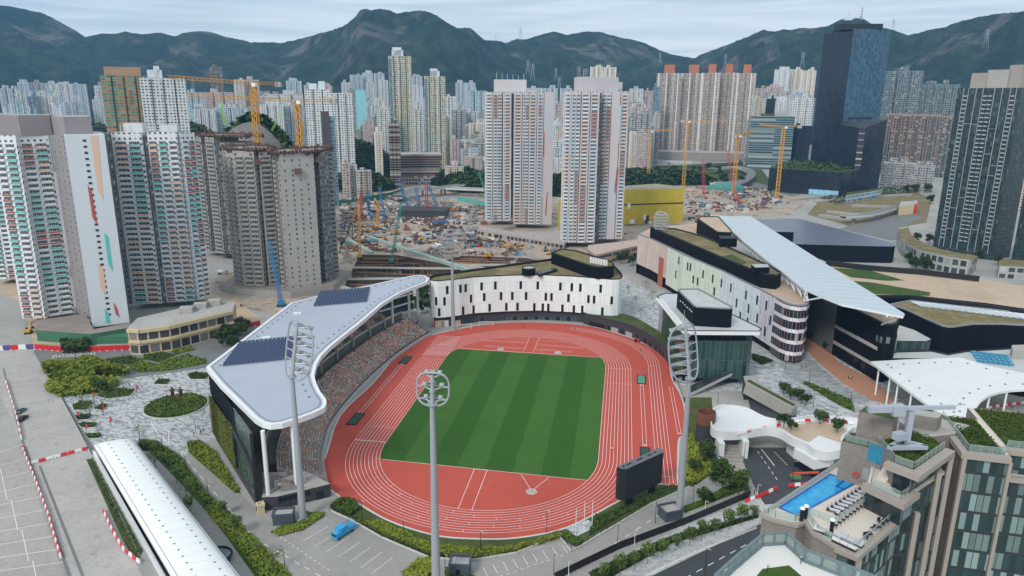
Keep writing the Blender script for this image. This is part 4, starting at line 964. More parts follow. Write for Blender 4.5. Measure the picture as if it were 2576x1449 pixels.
# solar roof hall behind the canopy
sh=root('solar_roof_hall',(190,320,0),'long black hall whose whole roof is covered in dark blue solar panels','building')
M_pvroof=facade('solar_roof_panels',(.10,.11,.15),1.6,2.4,(.05,.95,.08,.9),(.022,.03,.065),gr=.2,cp=0)
n_=N('solar_roof_xy');p_=n_.new('ShaderNodeSeparateXYZ');mp_=n_.new('ShaderNodeMapping');n_.put(mp_.inputs[0],n_.pos());mp_.inputs['Rotation'].default_value=(0,0,.5);n_.put(p_.inputs[0],mp_.outputs[0])
w_=n_.m('MULTIPLY',n_.between(n_.m('FRACT',n_.m('DIVIDE',p_.outputs[0],3.2)),.08,.92),n_.between(n_.m('FRACT',n_.m('DIVIDE',p_.outputs[1],3.6)),.12,.88));M_pvr=n_.done(n_.mix(w_,(.30,.32,.37),(.03,.04,.085)),.3)
block(sh,'hall',[(1924,563),(1957,549),(2010,550),(2250,612),(2252,618),(2245,620),(2180,619),(2000,614)],0,12.5,M_blackclad,M_pvr)
block(sh,'upper_hall',[(1902,552),(1945,552),(1998,577),(1996,584),(1950,583)],0,20,M_blackclad,M_pvr)
shp=[G(2000,614,12.5),G(2245,620,12.5)]
for k in range(1):winpatch(sh,shp,2141,637,40,9,M_winrow,'louvred_screen',.3)
# sandy roof building and grass roof building on the right
rb=root('sandy_roof_building',(260,240,0),'broad flat roofed building covered in pale sand with two green lawn wedges','building')
block(rb,'podium',[(2060,650),(2095,667),(2184,674),(2320,684),(2464,702),(2590,722),(2760,745),(2760,800),(2576,776),(2480,762),(2384,752),(2290,741),(2200,742),(2150,725)],0,16,M_blackclad,M_sand)
block(rb,'lawn_wedge',[(2097,674),(2184,679),(2274,705),(2230,706),(2140,697)],16,16.12,M_lawn,M_lawn)
block(rb,'lawn_wedge',[(2147,707),(2190,710),(2340,735),(2338,744),(2200,739)],16,16.12,M_lawn,M_lawn)
m=M();P_=[G(*q,18)for q in((2078,660),(2184,672),(2320,683),(2464,700))]
for i in range(3):m.bar((*P_[i].xy,17.6),(*P_[i+1].xy,17.6),1.2,3.2)
m.build('rear_parapet',M_black,rb)
m=M();P_=[G(*q,17)for q in((2200,744),(2290,744),(2384,756),(2480,768),(2576,782),(2700,800))]
for i in range(5):m.bar((*P_[i].xy,16.6),(*P_[i+1].xy,16.6),1.2,1.6)
m.build('front_parapet',M_black,rb)
gb=root('grass_roof_building',(240,130,0),'wavy black building with shaggy grass roof at the right edge','building')
GP=block(gb,'body',[(2235,768),(2266,776),(2284,783),(2318,799),(2350,813),(2368,821),(2384,824),(2400,824),(2420,821),(2450,817),(2520,817),(2576,820),(2760,828),(2760,805),(2576,788),(2400,770),(2290,757)],0,15.5,M_blackclad,M_drygrass,par=(.7,.6,mk('wall_top_grey',(.25,.26,.28),.6)))
for k in range(16):a=G(2290+17*k,757+1.95*k,17.5);b=G(2318+17*k,770+2.1*k,15.9);m=M();m.face([(*a.xy,17.5),(*(a+Vector((5.6,-.7,0))).xy,17.5),(*(b+Vector((5.6,-.7,0))).xy,15.9),(*b.xy,15.9)]);m.face([(*a.xy,17.2),(*(a+Vector((5.6,-.7,0))).xy,17.2),(*(b+Vector((5.6,-.7,0))).xy,15.6),(*b.xy,15.6)][::-1]);m.build('sloped_skylight',M_canopy,gb)
gv=root('glass_link',(185,70,0),'small glass fronted link with flat pale roof between the black buildings','building')
block(gv,'link',[(2257,832),(2262,818),(2300,830),(2342,853),(2330,858),(2257,857)],0,11,M_glassc,mk('pale_flat_roof',(.42,.42,.41),.7))
wr=root('low_pale_roof_block',(200,50,0),'low block with pale flat roof and rows of blue cooling units','building')
block(wr,'podium_roof',[(2205,905),(2217,893),(2257,886),(2342,884),(2384,893),(2430,885),(2576,876),(2760,872),(2760,965),(2576,945),(2484,925),(2414,905)],0,9,M_blackclad,mk('pale_flat_roof_b',(.45,.46,.46),.7,var=.12),par=(.6,.4,M_black))
M_bluef=mk('blue_fan_cover',(.06,.28,.42),.5)
for j in range(4):
 for i in range(7):p=G(2450+13*i+5*j,889+1.5*i+7*j-2,9.5);m=M();m.box((p.x,p.y,9),(2.,1.4,1.1),.3);m.build('cooling_unit',M_bluef,wr)
block(wr,'plant_box',[(2545,868),(2600,866),(2600,880),(2548,882)],9,13,M_conc,M_conc)
# white tensile roof
tr=root('white_shell_roof',(185,20,0),'big white curved shell roof with round dots and an arched opening behind the hotel','roof canopy')
TP=[(2190,909),(2300,903),(2414,899),(2450,909),(2484,919),(2530,929),(2576,938),(2760,975),(2760,992),(2640,983),(2576,979),(2545,981),(2517,985),(2490,993),(2470,1006),(2457,1023),(2456,1040),(2466,1062),(2400,1062),(2340,1022),(2300,993),(2264,966)]
n_=N('white_shell');s_=n_.new('ShaderNodeVectorMath',operation='DISTANCE');n_.put(s_.inputs[0],n_.pos());s_.inputs[1].default_value=(205,-30,12);r_=n_.m('FRACT',n_.m('DIVIDE',s_.outputs['Value'],9.))
M_shell=n_.done(n_.mix(n_.m('LESS_THAN',r_,.025),n_.mul((.72,.73,.73),.86,1.06,n_.noise(.08,6,rough=.7)),(.58,.59,.6)),.45)
TW=[G(*q,12.5)for q in TP];m=M();m.prism([p.xy for p in TW],11.6,12.5,0,0,True);m.build('shell',M_shell,tr)
TI=inset(TW,5);TI=TI+TI[:1];acc=0;k=0
for i in range(len(TI)-1):
 a,b=TI[i],TI[i+1];L=(b-a).length
 while acc<L and k<40:p=a+(b-a)*(acc/L);m=M();m.cyl((*p.xy,12.5),.45,.3,8);m.build('roof_dot',M_vent,tr);acc+=7;k+=1
 acc-=L
for x,y in((2204,925),(2252,962),(2232,947),(2285,990)):p=G(x,y,12);m=M();m.cyl((p.x+1.5,p.y+1,0),.35,11.7,10);m.build('column',M_white,tr)
for q in((2500,1000),(2544,992),(2600,994)):p=G(*q,12);m=M();m.cyl((p.x,p.y+3,0),.35,11.7,10);m.build('column',M_white,tr)
# elevated white deck, its cylinder tower, underpass walls
dk=root('elevated_deck',(90,-30,0),'winding white elevated deck with smooth curved parapet over the link road','footbridge')
M_deckw=mk('white_deck_concrete',(.66,.67,.68),.5,var=.06)
DPX=[(1787,1062),(1788,1045),(1800,1031),(1827,1026),(1877,1033),(1924,1056),(1970,1062),(2040,1052),(2100,1054),(2160,1062),(2154,1082),(2120,1106),(2120,1128),(2112,1140),(2080,1146),(2050,1140),(2027,1124),(1990,1108),(1962,1090),(1930,1084),(1895,1088),(1857,1094),(1815,1094),(1790,1084)]
DW=smooth([G(*q,8)for q in DPX],3);m=M();m.prism([p.xy for p in DW],6.2,8,0,1,True);m.build('deck_slab',[M_deckw,M_deckw],dk,smooth=False)
I=inset(DW,.5);m=M();n=len(DW)
for i in range(n):
 a,b,c,d=DW[i],DW[(i+1)%n],I[(i+1)%n],I[i];m.wall(a,b,8.003,9.3);m.wall(d,c,8.003,9.3);m.face([(*a.xy,9.3),(*b.xy,9.3),(*c.xy,9.3),(*d.xy,9.3)])
m.build('deck_parapet',M_deckw,dk)
sheet_p=[G(*q,8.1)for q in((1965,1075),(2040,1062),(2110,1068),(2135,1085),(2112,1112),(2060,1094),(2035,1112),(2000,1098))];m=M();m.poly(sheet_p,8.1);m.build('planting_soil',M_sand,dk)
for q,sz,rz in(((1808,1150),(2,5,6.3),.1),((1868,1145),(2,5,6.3),.1),((2000,1150),(2,8,6.3),.3)):p=G(*q);m=M();m.box((p.x,p.y,0),sz,rz);m.build('support_wall',M_deckw,dk)
TH=[(1998,1128),(2010,1120),(2100,1142),(2090,1150),(2050,1158)];block(dk,'ticket_hall',TH,2.9,6.25,M_deckw,M_deckw,6.2);THi=inset([G(*q,6.2)for q in TH],.5);m=M();m.prism([p.xy for p in THi],0,2.9,0);m.build('ticket_hall_base',M_winrow,dk)
for k in range(9):p=G(1842,1170-5*k);m=M();m.box((p.x,p.y+.6*k-2,0),(7,.6,.35*(k+1)),.05);m.build('step',M_conc2,dk)
p=G(2015,1165);
cy=root('rusty_cylinder_tower',G(1771,1112),'dark cylinder tower with rusty steel rim beside the white deck','tower');p=G(1771,1112)
m=M();m.cyl((*p.xy,0),3.2,8,28);m.build('shaft',M_dark,cy,smooth='auto');M_rust=mk('rusty_steel',(.16,.06,.035),.8,var=.4,sc=1)
m=M();
for i in range(28):a0,a1=i*2*PI/28,(i+1)*2*PI/28;A=[(p.x+3.25*math.cos(a),p.y+3.25*math.sin(a))for a in(a0,a1)];B_=[(p.x+2.9*math.cos(a),p.y+2.9*math.sin(a))for a in(a0,a1)];m.wall(A[0],A[1],7.5,11.5);m.wall(B_[1],B_[0],7.5,11.5);m.face([(*A[0],11.5),(*A[1],11.5),(*B_[1],11.5),(*B_[0],11.5)])
m.build('rusty_rim',M_rust,cy)
rw=root('ramp_wall',G(1940,1010),'sloping concrete ramp wall topped with grass above the sunken road','wall')
a,b=G(1880,972,6),G(1998,1030,3);m=M();m.bar(a,(b.x,b.y,2),4,5);m.build('ramp_body',M_conc2,rw);m=M();m.bar((a.x,a.y,8.55),(b.x,b.y,4.55),2.4,.12);m.build('ramp_planting',M_grass,rw)
a,b=G(1862,975,6),G(1905,965,6)
# hotel with the roof pool
def b3(x,y):return((3232+x/3.22)*.63889,(1560+y/3.22)*.63889)
def b4(x,y):return((2800+x/3.22)*.63889,(1850+y/3.22)*.63889)
ZP,ZT,ZR,ZH=54.,58.,62.2,66.
n_=N('beige_facing_brick');b_=n_.new('ShaderNodeTexBrick');n_.put(b_.inputs['Vector'],n_.uvv());b_.inputs['Scale'].default_value=1;b_.inputs['Brick Width'].default_value=.6;b_.inputs['Row Height'].default_value=.18;b_.inputs['Mortar Size'].default_value=.02
b_.inputs['Color1'].default_value=(.27,.24,.215,1);b_.inputs['Color2'].default_value=(.205,.18,.16,1);b_.inputs['Mortar'].default_value=(.2,.18,.165,1)
M_brick=n_.done(n_.mul(b_.outputs[0],.85,1.12,n_.noise(.2,4)),.8)
M_beige=mk('beige_stone_trim',(.33,.295,.26),.7,var=.08,sc=.5)
M_deckt=mk('cream_deck_tiles',(.60,.54,.47),.7,var=.08,sc=.3,grain=(2,.05))
M_hglass=facade('hotel_curtain_glass',(.03,.035,.037),.95,3.4,(.06,.94,.10,.96),(.022,.05,.055),gr=.06,curt=(.30,.42,.40),cp=.42)
M_hdark=facade('hotel_dark_glass',(.02,.022,.025),1.4,3.4,(.05,.95,.04,.97),(.02,.035,.04),gr=.05,cp=.1,curt=(.08,.12,.12))
n_=N('balustrade_glass');M_bal=n_.done((.35,.5,.47),.08,alpha=.42)
n_=N('pool_water');c_w=n_.ramp(n_.noise(.8,3),[(.3,(.0,.24,.52)),(.7,(.01,.38,.68))]);M_pool=n_.done(c_w,.06,bump=n_.noise(2.5,2),bs=.02)
M_poole=mk('pool_tile_dark_blue',(.01,.10,.38),.3)
ht=root('hotel',G(2150,1290,ZP).xy.to_3d(),'beige brick and green glass hotel with stepped grass roofs and a rooftop pool deck','hotel')
def g_(q,z):return G(*q,z)
A_=g_((2154,1396),ZP);E_=g_((2391,1130),ZR);C_=g_((2306,1236),ZT)
L1=g_((1917,1294),ZP);L2_=g_((2111,1165),ZP)
MAIN=[L1,g_((1947,1306),ZP),g_((2004,1319),ZP),g_((2027,1311),ZP),g_((2046,1338),ZP),g_((2109,1377),ZP),A_,g_((2264,1301),ZP),E_,g_((2345,1085),ZR),L2_]
u=0;mats=[M_brick,M_hglass,M_deckt,M_hdark];m=M()
kinds=[0,0,0,0,0,3,1,1,0,0,0]
for i in range(len(MAIN)):
 a,b=MAIN[i],MAIN[(i+1)%len(MAIN)];u=m.wall(a,b,0,ZP,kinds[i],u,ZP)
m.poly(MAIN,ZP,2);m.build('main_body',mats,ht)
def ledge(pts,z,w=.9,h=.7,out=.35,name='stone_cornice',mat=None):
 m=M();n=len(pts);O,I_=[],[]
 for i,p in enumerate(pts):
  a=(pts[i]-pts[i-1])if i else pts[1]-pts[0];b=(pts[i+1]-p)if i<n-1 else a;a=Vector((*a.xy,0)).normalized();b=Vector((*b.xy,0)).normalized();t=(a+b).normalized();q=Vector((t.y,-t.x,0));k=w*.55/max(.4,q.dot(Vector((a.y,-a.x,0))));O.append(p+q*k);I_.append(p-q*k)
 O[0]=O[0]-(pts[1]-pts[0]).normalized()*out;I_[0]=I_[0]-(pts[1]-pts[0]).normalized()*out;ring=O+I_[::-1];m.prism([p.xy for p in ring],z-h/2,z+h/2+.012*(len(pts)%5),0,0,True)
 m.build(name,mat or M_beige,ht)
def rail(pts,z,r=None,h=1.15,name='glass_balustrade'):
 m=M();m2=M()
 for i in range(len(pts)-1):
  a,b=Vector((*pts[i].xy,z)),Vector((*pts[i+1].xy,z));d=(b-a);L=d.length;d.normalize()
  m.wall(a,b,z+.05,z+h);m2.bar(a+Vector((0,0,h)),b+Vector((0,0,h)),.07,.05)
  k=max(1,int(L/1.5))
  for j in range(k+1):p=a+d*(L*j/k);m2.bar(p,p+Vector((0,0,h)),.05)
 m.build(name,M_bal,r or ht);m2.build('balustrade_frame',M_steel,r or ht)
IN=inset(MAIN,.6)
ledge(MAIN[5:8],ZP-.35);ledge([MAIN[-1]]+MAIN[:6],ZP-.2,.6,.5)
rail([IN[-1]]+IN[:8],ZP)
# beige frames on the glass side
dA=(E_-A_);dA.z=0;dA.normalize();nA=Vector((dA.y,-dA.x,0));
if nA.dot(CP-A_)<0:nA=-nA
LA=(Vector((*E_.xy,0))-Vector((*A_.xy,0))).length
LB_=(Vector((*g_((2264,1301),ZP).xy,0))-Vector((*A_.xy,0))).length
def fr(t,z0,z1):p=Vector((*A_.xy,0))+dA*t+nA*.3;m=M();m.bar((*p.xy,z0),(*p.xy,z1),.7,.7);m.build('stone_frame',M_beige,ht)
fr(.2,0,ZP-.7);fr(LB_+2.5,0,ZP+.5);fr(LA*.86,0,ZT+1.5);fr(LA-.2,0,ZR-.5)
m=M();p,q=Vector((*A_.xy,0))+dA*LB_+nA*.3,Vector((*A_.xy,0))+dA*LA*.86+nA*.3;m.bar((*p.xy,ZP+.5),(*q.xy,ZT+1.2),.6,.5)if False else None
# storey under terrace, its glass front, its top
T=[g_((2181,1219),ZT),g_((2270,1262),ZT),C_,g_((2391,1130),ZR),g_((2345,1085),ZR),g_((2200,1135),ZT)]
m=M();u=0
for i,k in enumerate([1,0,0,2,2,2]):u=m.wall(T[i],T[(i+1)%6],ZP,ZT,{0:1,1:0,2:2}[k],u,ZP)
m.poly(T,ZT,3);m.build('pool_bar_storey',[M_hdark,M_hglass,M_brick,M_deckt],ht)
ledge(T[:3],ZT-.5,1.0,1.0,.5);TI_=inset(T,.5);rail([TI_[5],TI_[0],TI_[1],TI_[2]],ZT)
# upper storey with glass doors, green roof
U_=[g_((2237,1164),ZR),g_((2306,1190),ZR),E_,g_((2345,1095),ZR),g_((2300,1085),ZR),g_((2194,1106),ZR)]
Ui=inset(U_,1.0);m=M();u=0
for i,k in enumerate([1,0,2,2,2,2]):u=m.wall(Ui[i],Ui[(i+1)%6],ZT,ZR,k if k<2 else 2,u,ZT)
m.poly(Ui,ZR-.02,2);m.build('top_storey',[M_hglass,M_hdark,M_brick],ht)
ledge(U_[:3],ZR-.5,1.3,.9,.5);UI2=inset(U_,.8)
m=M();m.poly(UI2,ZR+.15);m.build('roof_soil',M_grass,ht);rail(UI2[5:]+UI2[:3],ZR)
def roofgrass(poly,z,n,par,h=.5):
 m=M();rng=random.Random(n);x0,x1=min(p.x for p in poly),max(p.x for p in poly);y0,y1=min(p.y for p in poly),max(p.y for p in poly);k=0
 while k<n:
  x,y=rng.uniform(x0,x1),rng.uniform(y0,y1)
  if inpoly(x,y,poly):leafquad(m,Vector((x,y,z+rng.random()*h*(.4+.6*mnoise.noise(Vector((x*.5,y*.5,0)))+.3))),.13,0,rng);k+=1
 tag(m.build('roof_grass',M_hedge,par),kind='stuff')
M_hroof=leaf_mat('sedum_leaves',[(.3,(.025,.042,.006)),(.5,(.05,.085,.01)),(.75,(.09,.13,.02))])
def roofgrass2(poly,z,n,par,h=.5):
 roofgrass(poly,z,n,par,h);bpy.context.scene.objects[-1]if False else None
 o=[o for o in par.children if o.name.startswith('roof_grass')][-1];o.data.materials[0]=M_hroof
roofgrass2(inset(UI2,.3),ZR+.15,5200,ht)
# brick wall block beside the pool and the taller wall behind
W_=[g_((2117,1109),61),g_((2180,1125),61),g_((2237,1146),61),g_((2262,1120),61),g_((2215,1090),61),g_((2140,1088),61)]
m=M();m.prism([p.xy for p in W_],ZP,61,0,1);m.build('pool_side_wall',[M_brick,M_grass],ht);WI=inset(W_,.4);rail([WI[5],WI[0],WI[1],WI[2]],61)
roofgrass2(inset(W_,1),61,1500,ht)
H_=[g_((2161,1034),ZH),g_((2248,1055),ZH),g_((2262,1042),ZH),g_((2180,1022),ZH)];m=M();m.prism([p.xy for p in H_],ZP,ZH,0,1);m.build('tall_side_wall',[M_brick,M_grass],ht)
PB=[g_((2280,1040),65),g_((2360,1052),65),g_((2372,1040),65),g_((2296,1028),65)];m=M();m.prism([p.xy for p in PB],ZP,65,0,1);m.build('stair_head',[M_brick,M_conc],ht)
Z_=[g_((2262,1060),62.6),g_((2330,1100),62.6),g_((2400,1092),62.6),g_((2440,1070),62.6),g_((2330,1045),62.6)];m=M();m.prism([p.xy for p in Z_],ZP,62.6,0,1);m.build('plant_roof',[M_brick,M_conc],ht)
wp_=[W_[0],W_[1],W_[2]]
winpatch(ht,wp_,*b3(725,745),3.0,3.0,mk('blue_tinted_window',(.04,.22,.34),.1,var=.3,sc=1),'blue_window')
winpatch(ht,wp_,*b3(570,985),1.0,2.2,mk('service_door_grey',(.3,.3,.3),.5),'service_door')
wb2=[T[0],T[1]]
def steps(a,b,n,w,name='stair'):
 m=M();a,b=Vector(a),Vector(b);d=(b-a);rz=math.atan2(d.y,d.x)
 for i in range(n):p=a+d*((i+.5)/n);m.box((p.x,p.y,p.z-.35),(Vector(d.xy).length/n*1.02,w,.35),rz)
 m.build(name,M_deckt,ht)
steps(g_(b3(750,1080),ZT),g_(b3(1050,640),ZR),16,1.6)
# stepped right hand tower
R_px=[(2404,1103),(2427,1138),(2516,1148),(2545,1120),(2500,1085),(2440,1075)]
R_w=[g_(q,ZR)for q in R_px];far_=R_w[2]+(R_w[2]-R_w[1]).normalized()*16
dR=(R_w[2]-R_w[1]);dR.z=0;dR.normalize();nR=Vector((dR.y,-dR.x,0));nR=nR if nR.dot(CP-R_w[1])>0 else-nR
def tower_step(a,w,depth,z0,z1,name,back=14):
 P=[a,a+dR*w,a+dR*w-nR*back,a-nR*back];m=M();u=0
 for i in range(4):u=m.wall(P[i],P[(i+1)%4],z0,z1,1 if i in(0,)else 0,u,z1)
 m.poly(P,z1,2);m.build(name,[M_brick,M_hglass,M_deckt],ht);return P
P1=tower_step(R_w[1],6.3,0,0,ZR,'tower_bay');ledge([P1[3],P1[0],P1[1]],ZR-.4,1.0,.9,.4);Pi=inset(P1,.6);m=M();m.poly(Pi,ZR+.12);m.build('roof_soil',M_grass,ht);roofgrass2(Pi,ZR+.12,2600,ht);rail([Pi[3],Pi[0],Pi[1]],ZR)
P2=tower_step(R_w[1]+dR*6.3-nR*3.2,26,0,0,ZR,'tower_body',16);ledge([P2[0],P2[1]],ZR-.4,1.0,.9,.4);P2i=inset([P2[0]+dR*.2,P2[0]+dR*9,P2[3]+dR*9,P2[3]+dR*.2],.6);m=M();m.poly(P2i,ZR+.13);m.build('roof_soil',M_grass,ht);roofgrass2(P2i,ZR+.13,3000,ht);rail([P2i[0],P2i[1],P2i[2]],ZR)
S1=g_((2464,1189),ZT);P3=[S1,S1+dR*22,S1+dR*22-nR*6,S1-nR*6];m=M();u=0
for i in range(4):u=m.wall(P3[i],P3[(i+1)%4],0,ZT,1 if i==0 else 0,u,ZT)
m.poly(P3,ZT,2);m.build('tower_bay',[M_brick,M_hglass,M_deckt],ht);ledge([P3[3]*.0+P3[0],P3[1]],ZT-.4,1.,.8,.4)
S2=g_((2541,1248),ZP);P4=[S2,S2+dR*18,S2+dR*18-nR*6,S2-nR*6];m=M();u=0
for i in range(4):u=m.wall(P4[i],P4[(i+1)%4],0,ZP,1 if i==0 else 0,u,ZP)
m.poly(P4,ZP,2);m.build('tower_bay',[M_brick,M_hglass,M_deckt],ht);ledge([P4[0],P4[1]],ZP-.4,1.,.8,.4)
for P_,z in((P1,ZR),(P3,ZT),(P4,ZP)):
 p=P_[0]+nR*.25;m=M();m.bar((*p.xy,0),(*p.xy,z-.7),.6,.6);m.build('stone_frame',M_beige,ht)
q=P1[1]+nR*.2;m=M();m.bar((*q.xy,0),(*q.xy,ZR-.7),.5,.5);m.build('stone_frame',M_beige,ht)
# pool
pp=[g_(b4(885,485),ZP),g_(b4(1080,572),ZP),g_(b4(1800,175),ZP),g_(b4(1520,65),ZP)]
m=M();pe=inset(pp,-.35);m.strip([(*p.xy,ZP+.06)for p in pe+pe[:1]],[(*p.xy,ZP+.06)for p in inset(pp,.05)+inset(pp,.05)[:1]]);m.build('pool_edge',M_poole,ht)
m=M();m.poly(pp,ZP+.03);m.build('pool_water',M_pool,ht)
m=M();a,b,c=[g_(b4(*q),ZP)for q in((1590,215),(1680,150),(1440,150))];d=g_(b4(1680,250),ZP)
m.bar((*a.xy,ZP+.1),(*d.xy,ZP+.1),.3,.12);m.bar((*a.xy,ZP+.1),(*g_(b4(1690,135),ZP).xy,ZP+.1),.3,.12);m.build('pool_divider',M_poole,ht)
m=M();m.poly([g_(b4(*q),ZP+.05)for q in((1425,150),(1560,78),(1600,95),(1470,165))],ZP+.05);m.build('pool_shallow_step',mk('pool_tile_mid_blue',(.03,.3,.62),.15),ht)
lbq=g_(b4(1835,60),ZP+1.2)
m=M();s_,p=onwall(W_[0],W_[1],*b4(1835,62));p=p+(CP-p).normalized()*.35;dW=(W_[1]-W_[0]);dW.z=0;dW.normalize()
m.tube([p+dW*(.42*math.cos(a*PI/8))+Vector((0,0,.42*math.sin(a*PI/8)))for a in range(16)],.1,6,close=True);lbo=m.build('lifebuoy',M_redp);tag(lbo,'round red lifebuoy hanging on the brick wall beside the pool','lifebuoy')
# deck furniture
M_cush=mk('pale_grey_cushion',(.50,.51,.55),.85,var=.06);M_blk=mk('black_wicker',(.018,.018,.022),.7,var=.3);M_sofa=mk('white_cushion',(.68,.68,.67),.8)
def lounger():
 r=root('sun_lounger',(0,0,ZP),'grey sun lounger in the row beside the rooftop pool','sun lounger','sun loungers in a row by the pool')
 m=M();m.box((0,0,.22),(1.95,.68,.12));m.build('frame',M_blk,r,world=False);m=M();m.box((.25,0,.345),(1.4,.64,.13));m.build('cushion',M_cush,r,world=False)
 m=M();m.face([(-.45,-.32,.35),(-.45,.32,.35),(-.95,.32,.8),(-.95,-.32,.8)][::-1]);m.face([(-.45,-.32,.48),(-.45,.32,.48),(-.95,.32,.93),(-.95,-.32,.93)][::-1]);m.face([(-.95,-.32,.8),(-.95,.32,.8),(-.95,.32,.93),(-.95,-.32,.93)]);m.build('backrest',M_cush,r,world=False)
 for x in(-.85,.85):
  for y in(-.28,.28):m=M();m.box((x,y,0),(.06,.06,.22));m.build('leg',M_blk,r,world=False)
 return r
a,b=g_(b4(1548,535),ZP),g_(b4(1995,245),ZP);dl=(b-a);pr=g_(b4(1630,565),ZP)-g_(b4(1465,520),ZP);rzl=math.atan2(pr.y,pr.x)
l0=lounger();l0.location=a;l0.rotation_euler=(0,0,rzl)
for i in range(1,10):copy_tree(l0,KIDS,a+dl*(i/9),rzl)
ot=root('footstool',(0,0,ZP),'small black footstool at the foot of a sun lounger','footstool','black footstools by the pool');m=M();m.box((0,0,.08),(.75,.6,.28));m.build('stool_body',M_blk,ot,world=False);m=M();m.box((0,0,.365),(.45,.35,.03));m.build('stool_top',M_cush,ot,world=False)
a,b=g_(b4(1600,572),ZP),g_(b4(1940,325),ZP)
for i in range(7):
 p=a+(b-a)*(i/6)
 if i==0:ot.location=p;ot.rotation_euler=(0,0,rzl)
 else:copy_tree(ot,KIDS,p,rzl)
def chair():
 r=root('deck_chair',(0,0,ZP),'dark metal chair on the cream hotel deck','chair','dark chairs on the hotel deck')
 m=M();m.box((0,0,.42),(.5,.5,.06));m.build('seat',M_blk,r,world=False);m=M();m.box((-.24,0,.5),(.05,.5,.45));m.build('backrest',M_blk,r,world=False)
 for x in(-.22,.22):
  for y in(-.22,.22):m=M();m.box((x,y,0),(.04,.04,.42));m.build('leg',M_blk,r,world=False)
 return r
ch=chair();spots=[]
a,b=g_(b4(1575,735),ZP),g_(b4(1945,460),ZP)
for i in range(9):spots.append((a+(b-a)*(i/8),rzl+PI))
for q in((2130,680),(2225,680),(2045,765),(2135,755),(1945,850),(2020,845),(1960,890),(2170,720)):spots.append((g_(b4(*q),ZP),random.uniform(0,6)))
for i,(p,z)in enumerate(spots):
 if i==0:ch.location=p;ch.rotation_euler=(0,0,z)
 else:copy_tree(ch,KIDS,p,z)
tb=root('round_table',(0,0,ZP),'small round dark table by the glass edge of the hotel deck','table','round tables on the hotel deck');m=M();m.cyl((0,0,.7),.45,.05,16);m.build('table_top',M_blk,tb,world=False);m=M();m.cyl((0,0,0),.05,.7,8);m.build('leg',M_blk,tb,world=False)
for i,q in enumerate(((2195,690),(2095,770),(1985,860))):
 if i==0:tb.location=g_(b4(*q),ZP)
 else:copy_tree(tb,KIDS,g_(b4(*q),ZP))
def sofa(p,rz,w,lab,mat=None,seats=3):
 r=root('sofa',p,lab,'sofa',None,rz);m=M();m.box((0,0,.1),(w,.85,.22));m.build('frame',M_blk,r,world=False)
 for i in range(seats):x=(i-(seats-1)/2)*w/seats;m=M();m.box((x,-.08,.325),(w/seats*.94,.7,.16));m.build('seat_cushion',mat or M_cush,r,world=False);m=M();m.box((x,.33,.49),(w/seats*.94,.18,.4));m.build('back_cushion',mat or M_cush,r,world=False)
 return r
e=g_(b4(1885,940),ZP)-g_(b4(1690,850),ZP);rs=math.atan2(e.y,e.x)
sofa(g_(b4(1770,920),ZP),rs,3.4,'long pale grey sofa near the front corner of the hotel deck');sofa(g_(b4(1690,970),ZP),rs+PI,3.4,'long white sofa set against the front glass of the hotel deck',M_sofa)
sofa(g_(b4(1375,785),ZP),rs+.2,1.6,'white two seat sofa at the left end of the hotel deck',M_sofa,2);sofa(g_(b4(1550,865),ZP),rs+PI,1.6,'pale two seat sofa between two dark low tables',None,2)
for q,lb in(((1455,830),'dark low table between two small sofas'),((1720,940),'dark low table between the two long sofas')):r=root('coffee_table',g_(b4(*q),ZP),lb,'table',None,rs);m=M();m.box((0,0,.3),(1.5,.8,.06));m.build('table_top',M_blk,r,world=False);m=M();m.box((0,0,0),(1.1,.5,.3));m.build('base',M_blk,r,world=False)
r=root('round_daybed',g_(b4(2395,270),ZT),'round black wicker daybed on the small upper terrace','daybed');m=M();m.cyl((0,0,0),1.05,.42,20);m.build('base',M_blk,r,world=False,smooth='auto');m=M();m.tube([(1.0*math.cos(a),1.0*math.sin(a),.6)for a in[i*PI/8 for i in range(0,11)]],.2,7);m.build('backrest',M_blk,r,world=False)
for q,lb in(((1140,650),'black flue with white cap at the pool corner, leftmost of three'),((1190,620),'black flue with white cap standing right behind the pool corner'),((1520,800),'black flue with white cap on the deck beside the small sofas')):
 p=g_(b4(*q),ZP);r=root('roof_flue',p,lb,'flue','flues on the hotel deck');m=M();m.cyl(p,.28,2.1,12);m.build('pipe',M_black,r,smooth='auto');m=M();m.cyl(p+Vector((0,0,2.1)),.42,.22,12,0,.3);m.build('cap',M_white,r)
rail([g_(b4(1180,540),ZP),g_(b4(1560,690),ZP),g_(b4(1960,410),ZP)],ZP)
sofa(g_(b3(2330,900),ZT),math.atan2(dR.y,dR.x)-.8,2.2,'white sofa on the terrace of the right hand hotel tower',M_sofa,2);sofa(g_(b3(2500,900),ZT),math.atan2(dR.y,dR.x)+2.2,2.4,'second white sofa at the right edge on the tower terrace',M_sofa,2)
